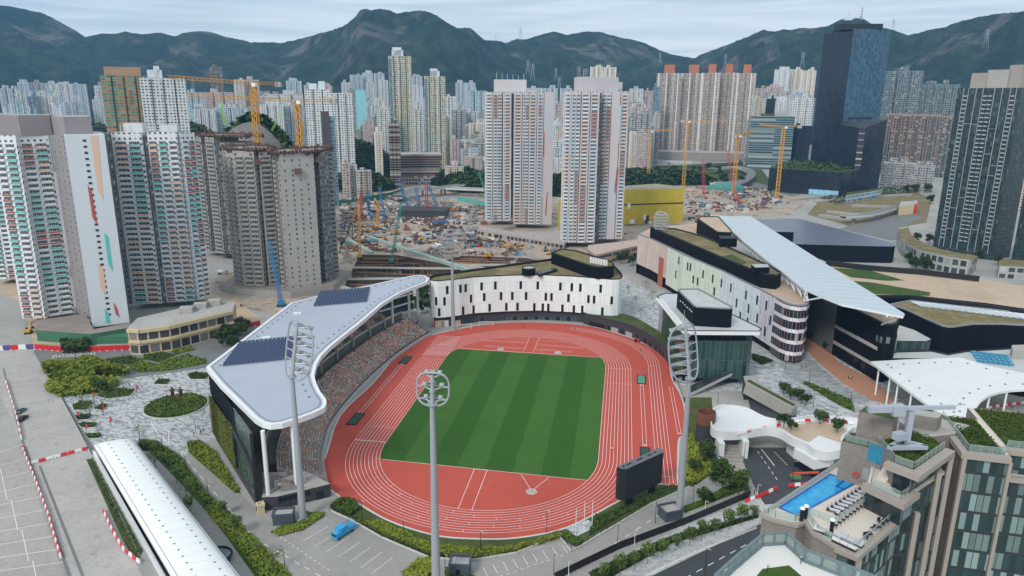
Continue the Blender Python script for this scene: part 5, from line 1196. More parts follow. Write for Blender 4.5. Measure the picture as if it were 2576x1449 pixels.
# roof crane
bc=root('roof_maintenance_crane',g_(b3(1150,440),62.6),'pale grey roof crane with a long boxed boom over the hotel roof','crane');M_bmu=mk('pale_grey_machine_paint',(.34,.38,.44),.45,var=.06)
m=M();a,b=g_(b3(600,165),69),g_(b3(1060,150),69.3);m.bar(a,b,.95,.95);m.build('counter_boom',M_bmu,bc)
m=M();c=g_(b3(1700,140),69.8);m.bar(b,c,.6,.5);m.build('boom',M_bmu,bc);m=M();q=a+(b-a)*.82;m.bar(q-(b-a).normalized()*.9+Vector((0,0,-.3)),q+(b-a).normalized()*.9+Vector((0,0,-.3)),1.4,1.6);m.build('sleeve_box',M_bmu,bc)
k_=(b+(c-b)*.15);f_=Vector((k_.x,k_.y,63.5));m=M();m.bar(f_,(k_.x,k_.y,68.8),.8,.8);m.build('column',M_bmu,bc)
m=M();m.bar(f_+Vector((-3.2,-2.2,0)),f_+Vector((2.6,-1.0,0)),.7,.6);m.bar(f_+Vector((-3.2,-2.2,0)),f_+Vector((-.6,.6,0)),.6,.6);m.bar(f_+Vector((2.6,-1.0,0)),f_+Vector((-.6,.6,0)),.6,.6);m.build('base_frame',M_bmu,bc)
m=M();m.box((f_.x-1.5,f_.y-1.,f_.z+1.),(1.9,1.3,1.1),.5);m.build('motor_box',M_bmu,bc);m=M();m.tube([c,c+Vector((.6,.1,.7)),c+Vector((1.4,.1,.5))],.09,5);m.build('hook_arm',M_bmu,bc)
# small pale terrace with lawn at the bottom edge
tt=root('terrace_building',g_((1950,1440),60).xy.to_3d(),'pale roof terrace with lawn and grey framed glass railing at the bottom edge','building')
TT=[g_(q,60)for q in((1790,1475),(1842,1427),(1912,1368),(1978,1364),(2028,1410),(2112,1443),(2230,1490),(2300,1600),(1900,1800),(1600,1650))]
m=M();m.prism([p.xy for p in TT],0,60,0,1);m.build('body',[M_brick,mk('pale_terrace_tiles',(.66,.65,.62),.7,var=.05)],tt)
LT=[g_(q,60.1)for q in((1887,1470),(1918,1431),(1985,1422),(2018,1450),(2050,1500),(1960,1560),(1880,1520))];m=M();m.poly(LT,60.1);m.build('lawn',M_lawn,tt)
M_railg=mk('railing_blue_grey',(.13,.18,.20),.5);m=M();mg=M();TTi=inset(TT,.35)
for i in range(0,6):
 a,b=Vector((*TTi[i].xy,60)),Vector((*TTi[i+1].xy,60));d=b-a;L=d.length;d.normalize();mg.wall(a,b,60.2,61.5);k=max(1,round(L/1.7))
 m.bar(a+Vector((0,0,1.7)),b+Vector((0,0,1.7)),.3,.2);m.bar(a+Vector((0,0,.15)),b+Vector((0,0,.15)),.5,.3)
 for j in range(k):p=a+d*(L*j/k);m.bar(p,p+Vector((0,0,1.7)),.22,.3)
m.build('railing_frame',M_railg,tt);mg.build('railing_glass',M_bal,tt)
for q in((1930,1440),(2014,1418)):p=g_(q,60);r=root('garden_light',p,'small bollard light by the terrace lawn' if q[0]==1930 else 'small post light at the inner corner of the terrace lawn','light');m=M();m.cyl(p,.05,.9,6);m.build('post',M_black,r);m=M();m.cyl(p+Vector((0,0,.9)),.16,.1,8);m.build('lamp_head',M_steel,r)
# near housing towers
TEAL,PEACH,BRICKR,WHT,SKY,LBLU=(.10,.52,.47),(.76,.48,.35),(.42,.09,.06),(.72,.74,.76),(.36,.60,.74),(.48,.58,.70)
M_acc={n:mk('parapet_'+n,c,.7,var=.06)for n,c in(('teal',TEAL),('peach',PEACH),('brick_red',BRICKR),('white',WHT),('sky_blue',SKY),('slate_blue',LBLU),('concrete',(.31,.30,.275)))}
M_wwall=facade('white_tower_wall',(.70,.72,.74),2.6,2.86,(.3,.7,.35,.75),(.05,.06,.07),dirt=.06)
M_wblank=mk('white_blank_wall',(.62,.66,.70),.7,var=.05,sc=.05)
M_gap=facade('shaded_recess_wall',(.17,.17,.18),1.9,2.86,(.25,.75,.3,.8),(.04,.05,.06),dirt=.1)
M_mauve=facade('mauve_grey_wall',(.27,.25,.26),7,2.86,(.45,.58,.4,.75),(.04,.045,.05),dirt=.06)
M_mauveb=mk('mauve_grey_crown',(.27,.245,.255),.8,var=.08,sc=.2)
M_craw=facade('raw_concrete_wall',(.32,.31,.285),3.1,2.86,(.25,.7,.3,.8),(.07,.08,.1),dirt=.16)
M_crawb=concrete_mat('raw_concrete_blank',(.28,.27,.25),(.38,.37,.345))
M_lilac=facade('lilac_grey_wall',(.52,.50,.51),3.2,2.88,(.38,.6,.35,.72),(.06,.07,.08),dirt=.05)
M_lilacb=mk('lilac_grey_blank',(.52,.49,.51),.75,var=.05,sc=.1)
M_wglass=mk('tower_window_glass',(.035,.045,.05),.12,var=.4,sc=.6);M_wframe=mk('window_frame_pale',(.55,.57,.6),.6)
STO=2.86
def wing(r,a,b,z0,z1,depth,bays,wallm,sidem,recess=0,pal=('white','teal','peach','white'),seed=1,lists=None,runs=4,roofm=None):
 a,b=Vector((*a,0)),Vector((*b,0));d=(b-a);L=d.length;d.normalize();n=Vector((d.y,-d.x,0))
 if n.dot(CP-a)<0:n=-n
 P=[a,b,b-n*depth,a-n*depth];m=M();u=0
 for i in range(4):u=m.wall(P[i],P[(i+1)%4],z0,z1,0 if i==0 else 1,u,z0)
 m.poly(P,z1,2);m.build('wall',[wallm,sidem,roofm or M_conc2],r)
 rng=random.Random(seed);ns=int((z1-z0-2.2)/STO)
 for bi,(f0,f1)in enumerate(bays):
  acc=[None]*ns;k=0
  while k<ns:
   ln=rng.randint(2,runs+3);c=rng.choice(pal)
   for j in range(k,min(ns,k+ln)):acc[j]=c
   k+=ln
  for k in range(ns):
   z=z0+.5+k*STO;p0,p1=a+d*(L*f0),a+d*(L*f1);lists.append((p0,p1,d,n,z,acc[k],rng.random()))
 return P
def flush(r,lists):
 lists.sort(key=lambda t:(Vector((t[0].x,t[0].y,t[4]))-CP).length)
 rest=M();restw=M();keys=list(M_acc);mats=[M_acc[k]for k in keys]
 for i,(p0,p1,d,n,z,ac,rv)in enumerate(lists):
  mm=M()if i<100 else rest;mi=keys.index(ac);wi=keys.index('concrete' if ac=='concrete' else 'white')
  q0,q1=p0+n*.75,p1+n*.75;W_=(p1-p0).length
  mm.wall(q0,q1,z+.2,z+1.05,mi);mm.wall(q0,q1,z,z+.2,wi);mm.wall(p0,q0,z,z+1.05,mi);mm.wall(q1,p1,z,z+1.05,mi)
  mm.face([(p0.x,p0.y,z),(q0.x,q0.y,z),(q1.x,q1.y,z),(p1.x,p1.y,z)][::-1],wi);mm.face([(p0.x,p0.y,z+1.05),(q0.x,q0.y,z+1.05),(q1.x,q1.y,z+1.05),(p1.x,p1.y,z+1.05)],wi)
  s0=q0-d*.25-n*.2;s1=q0+d*(W_*.3);mm.bar((*(p0-d*.5+n*.55).xy,z+1.15),(*(p0+d*.45+n*.55).xy,z+1.15),1.1,.14,wi)
  if i<100:mm.build('balcony',mats,r)
  mw=M()if i<100 else restw
  for j,(t0,t1)in enumerate(((.04,.3),(.34,.66),(.70,.96))):
   a_,b_=p0+d*(W_*t0)+n*.06,p0+d*(W_*t1)+n*.06;mw.wall(a_,b_,z+1.15,z+2.45,0)
   c_=(a_+b_)/2+n*.02;mw.wall(c_-d*.06,c_+d*.06,z+1.15,z+2.45,1)
   mw.wall(a_+n*.02,b_+n*.02,z+2.42,z+2.55,1)
  if i<100:mw.build('window',[M_wglass,M_wframe],r)
 if len(lists)>100:
  tag(rest.build('balcony',mats,r),kind='stuff');tag(restw.build('window',[M_wglass,M_wframe],r),kind='stuff')
def pipes(r,pts,z,n=5):
 rng=random.Random(n);
 for i in range(n):
  a,b=pts[0],pts[1];t=(i+.5)/n;p=a+(b-a)*t;m=M();m.tube([(p.x,p.y,z),(p.x,p.y,z+4+rng.random()*3)],.16,5);m.build('vent_pipe',M_wblank,r)
# left tower with three wings
pal1=('white','teal','peach','white','brick_red','teal','white','peach','white')
t1=root('apartment_tower',(-230,75,0),'left white housing tower with teal, peach and red balconies and a blank end wall with slanting stripes','apartment tower')
t1['label']='white housing tower with teal and peach balconies and a blank wall of slanting stripes'
ls=[]
wing(t1,(-263.5,52.8),(-252.5,55.6),3,96,16,[(.1,.42),(.52,.9)],M_wwall,M_wwall,pal=('brick_red','white','brick_red','teal','white','white','peach'),seed=4,lists=ls,runs=7)
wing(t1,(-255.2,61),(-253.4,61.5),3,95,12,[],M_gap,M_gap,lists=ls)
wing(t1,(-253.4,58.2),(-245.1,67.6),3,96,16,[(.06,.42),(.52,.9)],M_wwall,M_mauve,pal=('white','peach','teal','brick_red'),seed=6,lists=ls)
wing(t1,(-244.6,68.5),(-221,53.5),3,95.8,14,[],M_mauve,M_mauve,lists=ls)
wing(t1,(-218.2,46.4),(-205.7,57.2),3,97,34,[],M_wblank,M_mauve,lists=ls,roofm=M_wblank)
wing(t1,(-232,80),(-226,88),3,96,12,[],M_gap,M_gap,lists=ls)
wing(t1,(-225.6,87.5),(-211.5,92),3,96.3,16,[(.1,.47),(.55,.93)],M_wwall,M_wwall,pal=pal1,seed=8,lists=ls)
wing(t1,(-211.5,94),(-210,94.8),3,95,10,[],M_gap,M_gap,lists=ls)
wing(t1,(-209.6,94.2),(-196.3,99.8),3,96.5,16,[(.02,.28),(.36,.62),(.7,.97)],M_wwall,M_wwall,pal=pal1,seed=12,lists=ls)
wing(t1,(-195.2,101.6),(-191.8,109),3,96,12,[(.1,.45),(.55,.95)],M_wwall,M_wwall,pal=('white','teal','brick_red','peach'),seed=15,lists=ls)
flush(t1,ls)
for P,z0,z1 in(([(-264,56),(-252,58.5),(-244,69),(-250,80),(-268,74)],95.6,105.5),([(-244,70),(-222,52),(-214,60),(-236,84)],95.8,105.2),([(-222,93),(-212,94.5),(-216,104),(-226,102)],96,101),([(-206,100),(-198,103.5),(-202,112),(-210,110)],96,100)):
 m=M();m.prism(P,z0,z1,0,1);m.build('roof_block',[M_mauveb if z1>102 else M_wblank,M_conc],t1)
pipes(t1,(Vector((-262,57,0)),Vector((-247,66,0))),105,7);pipes(t1,(Vector((-240,67,0)),Vector((-224,54,0))),105,6);pipes(t1,(Vector((-224,90,0)),Vector((-197,102,0))),96,7)
ea,eb=Vector((-218.2,46.4,0)),Vector((-205.7,57.2,0))
def quadwall(r,a,b,px4,mat,name,out=.12):
 P=[];d=(b-a);d.z=0;d.normalize();n=Vector((d.y,-d.x,0));n=n if n.dot(CP-a)>0 else-n
 for q in px4:s_,p=onwall(a,b,*q);P.append(p+n*out)
 m=M();m.face(P);m.face([p-n*.06 for p in P][::-1]);return m.build(name,mat,r)
for q,c in(([(228,342),(246,342),(260,503),(247,480)],'peach'),([(220,464),(231,482),(245,566),(233,548)],'brick_red'),([(262,585),(273,596),(284,682),(273,666)],'teal'),([(247,663),(260,676),(268,743),(253,722)],'peach'),([(285,760),(295,775),(301,799),(291,790)],'brick_red'),([(263,777),(274,789),(278,814),(267,812)],'teal')):quadwall(t1,ea,eb,q,M_acc[c],'painted_stripe')
for k in range(31):
 z=8+k*STO;p=ea+(eb-ea)*.48;m=M();n_2=Vector((.654,-.757,0))*.1;d_=(eb-ea).normalized();m.wall(p+n_2-d_*.75,p+n_2+d_*.75,z,z+1.1,0);m.build('stair_window',M_wglass,t1)
# tower at the far left edge
t0=root('apartment_tower',(-325,125,0),'housing tower cut by the left edge with red and teal balconies','apartment tower');ls=[]
wing(t0,(-345,122),(-320.5,129.5),3,96.5,20,[(.05,.25),(.3,.5),(.55,.72),(.78,.96)],M_wwall,M_mauve,pal=('brick_red','peach','teal','white'),seed=21,lists=ls,runs=6);flush(t0,ls)
m=M();m.prism([(-345,126),(-322,133),(-328,148),(-350,142)],96,104,0,1);m.build('roof_block',[M_mauveb,M_conc],t0);pipes(t0,(Vector((-342,128,0)),Vector((-325,134,0))),104,6)
# grey towers under construction
t2=root('unfinished_tower',(-165,145,0),'raw concrete housing tower under construction with rusty climbing screens, right of the pair','apartment tower under construction');ls=[]
wing(t2,(-153.2,129.2),(-139.1,142.9),4,84.5,26,[],facade('raw_blank_wall',(.37,.36,.335),4.4,2.86,(.40,.62,.3,.75),(.08,.09,.12),dirt=.12),M_craw,lists=ls)
wing(t2,(-151,158),(-139.5,172),4,84,14,[(.04,.3),(.5,.95)],M_craw,M_craw,pal=('concrete',),seed=3,lists=ls)
wing(t2,(-160.5,134),(-157.5,133),4,84,12,[(.1,.9)],M_craw,M_craw,pal=('concrete',),seed=3,lists=ls)
wing(t2,(-139.2,150),(-136.5,158),4,83.5,12,[],M_gap,M_gap,lists=ls);wing(t2,(-163,146),(-158,142),4,84,12,[],M_gap,M_gap,lists=ls)
flush(t2,ls)
t3=root('unfinished_tower',(-185,145,0),'raw concrete housing tower under construction beside the white tower, scaffold crown on top','apartment tower under construction');ls=[]
wing(t3,(-192.5,136.5),(-184.2,133.2),4,86,20,[(.1,.35),(.6,.8)],M_craw,M_craw,pal=('concrete',),seed=3,lists=ls)
wing(t3,(-183.5,131.9),(-170.8,132.4),4,84.8,20,[(.12,.5),(.56,.96)],M_craw,M_craw,pal=('concrete',),seed=3,lists=ls)
wing(t3,(-170.5,137.5),(-169,138),4,84,14,[],M_gap,M_gap,lists=ls)
wing(t3,(-168.8,134.5),(-163.5,138.5),4,84.4,20,[(.1,.9)],M_craw,M_craw,pal=('concrete',),seed=3,lists=ls);flush(t3,ls)
t4=root('unfinished_tower',(-250,220,0),'shaded raw concrete tower under construction standing between the white tower and the nearer concrete pair','apartment tower under construction')
t4['label']='shaded raw concrete tower under construction just behind the white striped tower';ls=[]
wing(t4,(-268,226),(-258,221),4,88,20,[(.1,.9)],M_craw,M_craw,pal=('concrete',),seed=3,lists=ls);wing(t4,(-257,224),(-254,222),4,88,20,[],M_gap,M_gap,lists=ls)
wing(t4,(-253.5,218.5),(-244,214),4,87.5,20,[(.1,.9)],M_craw,M_craw,pal=('concrete',),seed=3,lists=ls);wing(t4,(-243,217),(-222,214),4,84,20,[(.7,.95)],M_gap,M_craw,pal=('concrete',),seed=3,lists=ls);flush(t4,ls)
M_scaf=mk('rusty_scaffold_screen',(.15,.085,.07),.9,var=.45,sc=.8);M_scafg=mk('green_scaffold_mesh',(.05,.16,.09),.9,var=.3)
M_platf=concrete_mat('cluttered_roof_deck',(.16,.12,.1),(.34,.3,.27))
def crown(r,P,z,h=5.5,seed=1):
 P=inset([Vector((*p,0))for p in P],1.3);m=M();rng=random.Random(seed);n=len(P)
 for i in range(n):
  a,b=P[i],P[(i+1)%n];d=b-a;L=d.length;d.normalize();k=max(1,int(L/2.2))
  for j in range(k):
   q0,q1=a+d*(L*j/k),a+d*(L*(j+.9)/k);zz=z-h*.38+rng.uniform(-.8,1.0);m.wall(q0,q1,zz,z+rng.uniform(-.5,1.2),0);m.wall(q1,q0,zz,z-.2,0)
 m.build('climbing_screen',M_scaf,r);m=M();m.poly(inset(P,.5)if True else P,z-1.2);m.build('working_deck',M_platf,r)
 m=M();xs=[p.x for p in P];ys=[p.y for p in P]
 for _ in range(70):
  x,y=rng.uniform(min(xs),max(xs)),rng.uniform(min(ys),max(ys))
  if inpoly(x,y,P):m.tube([(x,y,z-1.2),(x+rng.uniform(-.3,.3),y,z+rng.uniform(.5,3))],.09,4)
  if inpoly(x,y,P)and rng.random()<.5:m.bar((x,y,z+rng.random()),(x+rng.uniform(-4,4),y+rng.uniform(-4,4),z+rng.random()),.2)
 tag(m.build('rebar_and_props',M_scaf,r),kind='stuff')
crown(t2,[(-162,127.5),(-152.5,126.5),(-137,141.5),(-136,150),(-137,172),(-150,178),(-166,160)],85.5,seed=2)
crown(t3,[(-196,137),(-185,131),(-169.5,130.5),(-161.5,137.5),(-163,150),(-180,170),(-200,160)],86.5,seed=3)
crown(t4,[(-272,225),(-244,212),(-220,211),(-215,235),(-260,250)],89.5,seed=4)
for r,x,y,z in((t2,-145.5,134.8,72),(t2,-137.5,146,78),(t3,-169.5,134,77)):m=M();m.box((x,y,z),(4.2,1.2,3.2),.75);m.build('loading_platform',M_scaf,r)
m=M();m.prism([(-200,132),(-186,126),(-150,124),(-132,144),(-135,182),(-170,190),(-205,165)],0,4.2,0,1);m.build('podium',[M_crawb,M_platf],t3)
# pair of lilac grey towers beyond the construction site
pal2=('white','white','white','white','sky_blue','peach','peach','brick_red','slate_blue')
def midtower(cfg,crownp,lab,stripes,seed):
 r=root('apartment_tower',(*cfg[0][0],0),lab,'apartment tower','tall lilac grey towers');ls=[]
 for k,(a,b,bays,wm,sm_,dep,z1)in enumerate([c[0:2]+c[2:]for c in cfg]):wing(r,a,b,4,z1,dep,bays,wm,sm_,pal=pal2,seed=seed+k,lists=ls,runs=9,roofm=M_lilacb)
 flush(r,ls)
 m=M();m.prism(crownp,120,132,0,1);m.build('roof_block',[M_lilacb,M_conc],r);pipes(r,(Vector((*crownp[0],0)),Vector((*crownp[1],0))),131.5,6)
 return r
ra=midtower([((-87,399),(-79.5,396.5),[(.3,.9)],M_lilac,M_lilac,18,121),((-79,398),(-71,399.5),[(.08,.48),(.56,.95)],M_lilac,M_lilac,20,121.5),((-70.3,400),(-63,402),[(.3,.8)],M_lilac,M_lilac,20,121.3),((-62,412),(-57,414),[],M_gap,M_gap,10,119),((-57.3,384.2),(-51,385.4),[(.1,.8)],M_lilac,M_lilac,26,121.3),((-50.5,386),(-45,387),[(.1,.45),(.55,.95)],M_lilac,M_lilac,24,121),((-44.3,385.5),(-38,386.8),[(.15,.75)],M_lilac,M_lilac,24,123),((-37.5,387),(-32,388),[(.2,.7)],M_lilac,M_lilac,22,121),((-31.5,388),(-23,390),[],M_lilacb,M_lilac,18,121.3)],
[(-79,402),(-50,406),(-52,422),(-82,418)],'lilac grey housing tower left of its twin with blank end panel and red stripe',[],30)
rb_=midtower([((-8,309),(-2,306),[(.4,.9)],M_lilac,M_lilac,18,121),((-1.5,306),(5.5,307.4),[(.1,.45),(.55,.95)],M_lilac,M_lilac,22,121.5),((6.2,306.8),(12.5,308.2),[(.1,.8)],M_lilac,M_lilac,22,121),((13,309),(19.5,310.4),[(.1,.8)],M_lilac,M_lilac,22,121.3),((19,324),(22,325),[],M_gap,M_gap,12,119),((20.5,326.7),(28,328.2),[(.05,.5),(.6,.95)],M_lilac,M_lilac,22,121.3),((28.5,327.5),(35,329),[],M_lilacb,M_lilac,20,121),((35.5,330),(41.5,331.3),[(.2,.8)],M_lilac,M_lilac,20,121.5)],
[(4,316),(33,334),(27,348),(-2,334)],'lilac grey housing tower right of its twin with a wide dark recess',[],50)
qa,qb=Vector((-31.5,388,0)),Vector((-23,390,0))
for q,c in(([(1367,328),(1370,335),(1369,397),(1366,390)],'brick_red'),([(1379,265),(1382,265),(1380,352),(1377,345)],'sky_blue'),([(1376,388),(1379,388),(1377,445),(1374,445)],'peach'),([(1366,430),(1369,435),(1367,500),(1364,500)],'sky_blue'),([(1376,480),(1378,485),(1374,545),(1371,540)],'brick_red')):quadwall(ra,qa,qb,q,M_acc[c],'painted_stripe')
qa,qb=Vector((28.5,327.5,0)),Vector((35,329,0))
for q,c in(([(1559,265),(1563,265),(1557,362),(1554,352)],'sky_blue'),([(1546,310),(1549,312),(1543,410),(1540,405)],'peach'),([(1552,418),(1555,424),(1548,490),(1545,480)],'brick_red'),([(1541,455),(1544,458),(1538,560),(1535,550)],'sky_blue')):quadwall(rb_,qa,qb,q,M_acc[c],'painted_stripe')
# lilac podium link and pinkish low building beneath the twins
pd=root('podium_building',(-20,370,0),'low pinkish grey podium with open arcades between the twin towers','building')
M_pinkc=facade('pink_grey_arcade',(.40,.33,.31),4.2,4.5,(.12,.88,.15,.75),(.05,.05,.06),gr=.3,dirt=.1)
block(pd,'arcade',[(1215,568),(1290,582),(1390,583),(1400,575),(1430,600),(1420,612),(1200,577)],0,5,M_pinkc,mk('pink_grey_roof',(.38,.33,.32),.8),5)
pk=root('pink_low_building',G(1560,640),'long low pink building with dark window bands below the right twin','building')
block(pk,'body',[(1478,626),(1480,617),(1602,603),(1604,618),(1500,641)],0,9,facade('pink_band_windows',(.44,.31,.27),2.2,4.4,(.06,.94,.3,.72),(.05,.06,.06),gr=.2,dirt=.06),mk('pink_roof',(.48,.36,.32),.8),9)
# yellow building in scaffold mesh
yb=root('wrapped_building',(70,420,0),'building wholly wrapped in yellow scaffold netting behind the right twin tower','building')
n_=N('yellow_scaffold_net');u_,v_=n_.uv();f_=n_.m('FRACT',n_.m('DIVIDE',v_,2.0));g_2=n_.m('FRACT',n_.m('DIVIDE',u_,2.6));c_2=n_.mul((.52,.40,.035),.8,1.2,n_.noise(.15,5))
c_2=n_.mix(n_.m('MULTIPLY',n_.m('LESS_THAN',f_,.1),.5),c_2,(.25,.2,.05));c_2=n_.mix(n_.m('MULTIPLY',n_.m('LESS_THAN',g_2,.06),.35),c_2,(.3,.24,.04));M_net=n_.done(c_2,.85)
block(yb,'netting',[(1563,478),(1722,474),(1722,470),(1650,462),(1565,468)],0,33,M_net,mk('roof_works',(.3,.26,.18),.9,var=.4));block(yb,'lower_netting',[(1405,505),(1420,505),(1420,500),(1408,500)],0,28,M_net,M_net)
YW=[G(1563,478,33),G(1722,474,33)]
m=M();a,b=YW;d=(b-a).normalized();n2=Vector((d.y,-d.x,0))*.3;m.wall(Vector((*a.xy,0))+n2,Vector((*b.xy,0))+n2,18.5,19.6);m.build('dark_band',M_black,yb)
for x,y,w,h,mt in((1582,518,2.6,5,M_white),(1590,557,5,4,M_white),(1595,548,5,2.5,mk('orange_sign',(.7,.4,.05),.7)),(1622,547,3,5,M_white),(1634,560,5,3,M_white),(1640,547,7,2.4,bpy.data.materials['orange_sign']),(1627,560,3.6,14,M_black)):winpatch(yb,YW,x,y,w,h,mt,'sign_panel',.5)
# dark teal tower at right
dt=root('dark_glass_tower',G(2440,640),'tall dark teal apartment tower with white framed balcony stacks near the right edge','apartment tower')
ZD=124;TW_=[G(2401,223,ZD),G(2438,217,ZD)*1.0,G(2565,222,ZD),G(2573,226,ZD)]
base=G(2350,640);
M_teal=facade('dark_teal_glass',(.03,.05,.05),1.5,3.1,(.03,.97,.12,.96),(.028,.048,.052),gr=.12,cp=.12,curt=(.09,.13,.12),dirt=.1)
a,b=Vector((291,335,0)),Vector((345,345,0));a=Vector((*D(2400,222,math.hypot(G(2395,640).x-cx_,G(2395,640).y-cy_)).xy,0))
pa,pb=G(2345,628),G(2492,655)
dd_=(pb-pa).normalized();nd_=Vector((dd_.y,-dd_.x,0));nd_=nd_ if nd_.dot(CP-pa)>0 else-nd_;ztop=HT(pa,222)
P=[pa,pb,pb-nd_*26,pa-nd_*26];m=M();u=0
for i in range(4):u=m.wall(P[i],P[(i+1)%4],0,ztop,0,u)
m.poly(P,ztop,1);m.build('glass_body',[M_teal,M_conc],dt);LD=(pb-pa).length;ls=[]
for t in(.12,.44,.52,.86):
 for k in range(int(ztop/3.1)-1):
  if k<3:continue
  ls.append((t,1.5+k*3.1))
ls.sort(key=lambda q:-q[1]);rest=M()
for i,(t,z)in enumerate(ls):
 mm=M()if i<100 else rest;p=pa+dd_*(LD*t);q0,q1=p+nd_*.9,p+dd_*2.6+nd_*.9;r1=p+dd_*2.6
 mm.wall(q0,q1,z,z+.9,0);mm.wall(p,q0,z,z+.9,0);mm.wall(q1,r1,z,z+.9,0);mm.face([(p.x,p.y,z),(r1.x,r1.y,z),(q1.x,q1.y,z),(q0.x,q0.y,z)],0);mm.face([(p.x,p.y,z+.12),(q0.x,q0.y,z+.12),(q1.x,q1.y,z+.12),(r1.x,r1.y,z+.12)],0)
 if i<100:mm.build('balcony',mk('pale_balcony_frame',(.38,.41,.42),.6)if i==0 else bpy.data.materials['pale_balcony_frame'],dt)
tag(rest.build('balcony',bpy.data.materials['pale_balcony_frame'],dt),kind='stuff')
M_pbf=bpy.data.materials['pale_balcony_frame'];rng=random.Random(4)
for t in(.105,.185,.31,.42,.6,.72,.84,.93):p=pa+dd_*(LD*t)+nd_*.2;m=M();m.bar((*p.xy,4),(*p.xy,ztop),.35,.35);m.build('vertical_fin',M_pbf,dt)
for k in range(14):t=rng.choice([.19,.31,.6,.72]);z=rng.uniform(12,ztop-8);p=pa+dd_*(LD*t)+nd_*.22;m=M();m.bar((*p.xy,z),(*(p+dd_*(LD*.12)).xy,z),.35,.35);m.build('horizontal_fin',M_pbf,dt)
c=(pa+pb)/2-nd_*13
for(o,s_,h,mt)in((-.25,12,11,M_beige),(.05,16,13,M_conc),(.3,9,16,M_beige)):p=c+dd_*(LD*o);m=M();m.box((*p.xy,ztop),(s_,14,h),math.atan2(dd_.y,dd_.x));m.build('roof_block',mt,dt)
dt2=root('dark_glass_tower',G(2570,670),'edge of another dark glass tower cut by the right border','apartment tower');pa2=G(2541,668);P=[pa2,pa2+dd_*40,pa2+dd_*40-nd_*30,pa2-nd_*30];m=M();m.prism([p.xy for p in P],0,52,0,1);m.build('glass_body',[M_teal,M_conc],dt2)
cp_=root('curved_podium',G(2300,650),'curved pale grey two storey podium with planted terrace round the dark tower','building')
o_1=smooth([G(*q,11)for q in((2258,578),(2262,592),(2275,610),(2310,630),(2370,645),(2430,655),(2442,655))],4,False);i_1=smooth([G(*q,11)for q in((2285,572),(2292,588),(2310,604),(2340,618),(2390,632),(2440,640),(2460,645))],4,False)
m=M();m.strip([(*p.xy,11)for p in i_1],[(*p.xy,11)for p in o_1],1);u=0
for i in range(len(o_1)-1):u=m.wall(o_1[i],o_1[i+1],0,11.8,0,u)
m.wall(o_1[-1],i_1[-1],0,11,0);m.build('podium',[facade('podium_bays',(.34,.36,.36),5,5.9,(.14,.86,.12,.78),(.05,.06,.06),dirt=.05),M_drygrass],cp_)
block(root('curved_podium',G(2540,680),'grey podium terrace at the right edge below the dark towers','building'),'podium',[(2513,655),(2530,652),(2700,665),(2700,680),(2515,668)],0,9,facade('podium_bays_b',(.34,.36,.36),5,4.5,(.14,.86,.12,.78),(.05,.06,.06),dirt=.05),M_drygrass)
# beige two storey building at the foot of the white tower
be=root('beige_building',(-185,45,0),'unfinished cream two storey building with open glazed front behind the red hoarding','building')
BE=[(320,826),(350,828),(425,818),(585,780),(592,760),(560,758),(500,765),(345,800)]
M_cream=mk('cream_render',(.58,.47,.29),.8,var=.06);Pb=[G(*q,12.5)for q in BE]
m=M();m.prism([p.xy for p in Pb],0,12.5,0,1,v0=0);m.build('body',[facade('cream_bay_wall',(.58,.47,.29),4.6,6.25,(.1,.94,.12,.72),(.06,.065,.075),gr=.3,cp=.3,curt=(.25,.24,.22),dirt=.06),M_conc],be)
fp=Pb[:4]
for i in range(0,3):
 a,b=fp[i],fp[i+1]
 for z in(6.0,11.4):m=M();m.bar((*a.xy,z),(*b.xy,z),1.6,.9 if z<7 else 1.6);m.build('cream_band',M_cream,be)
for x,y in((505,775),(470,785),(540,766)):p=G(x,y,12.5);m=M();m.box((*p.xy,12.5),(6,5,2.6),.4);m.build('roof_box',M_conc,be)
be2=root('tower_podium',(-240,60,0),'green netted scaffold podium at the foot of the left towers','building')
block(be2,'podium',[(90,832),(215,815),(240,855),(330,838),(335,850),(232,868),(95,858)],0,5.5,M_scafg,M_platf,0)
block(be2,'netting',[(222,866),(222,858),(326,855),(328,864)],0,3.5,M_scafg,M_scafg,0)
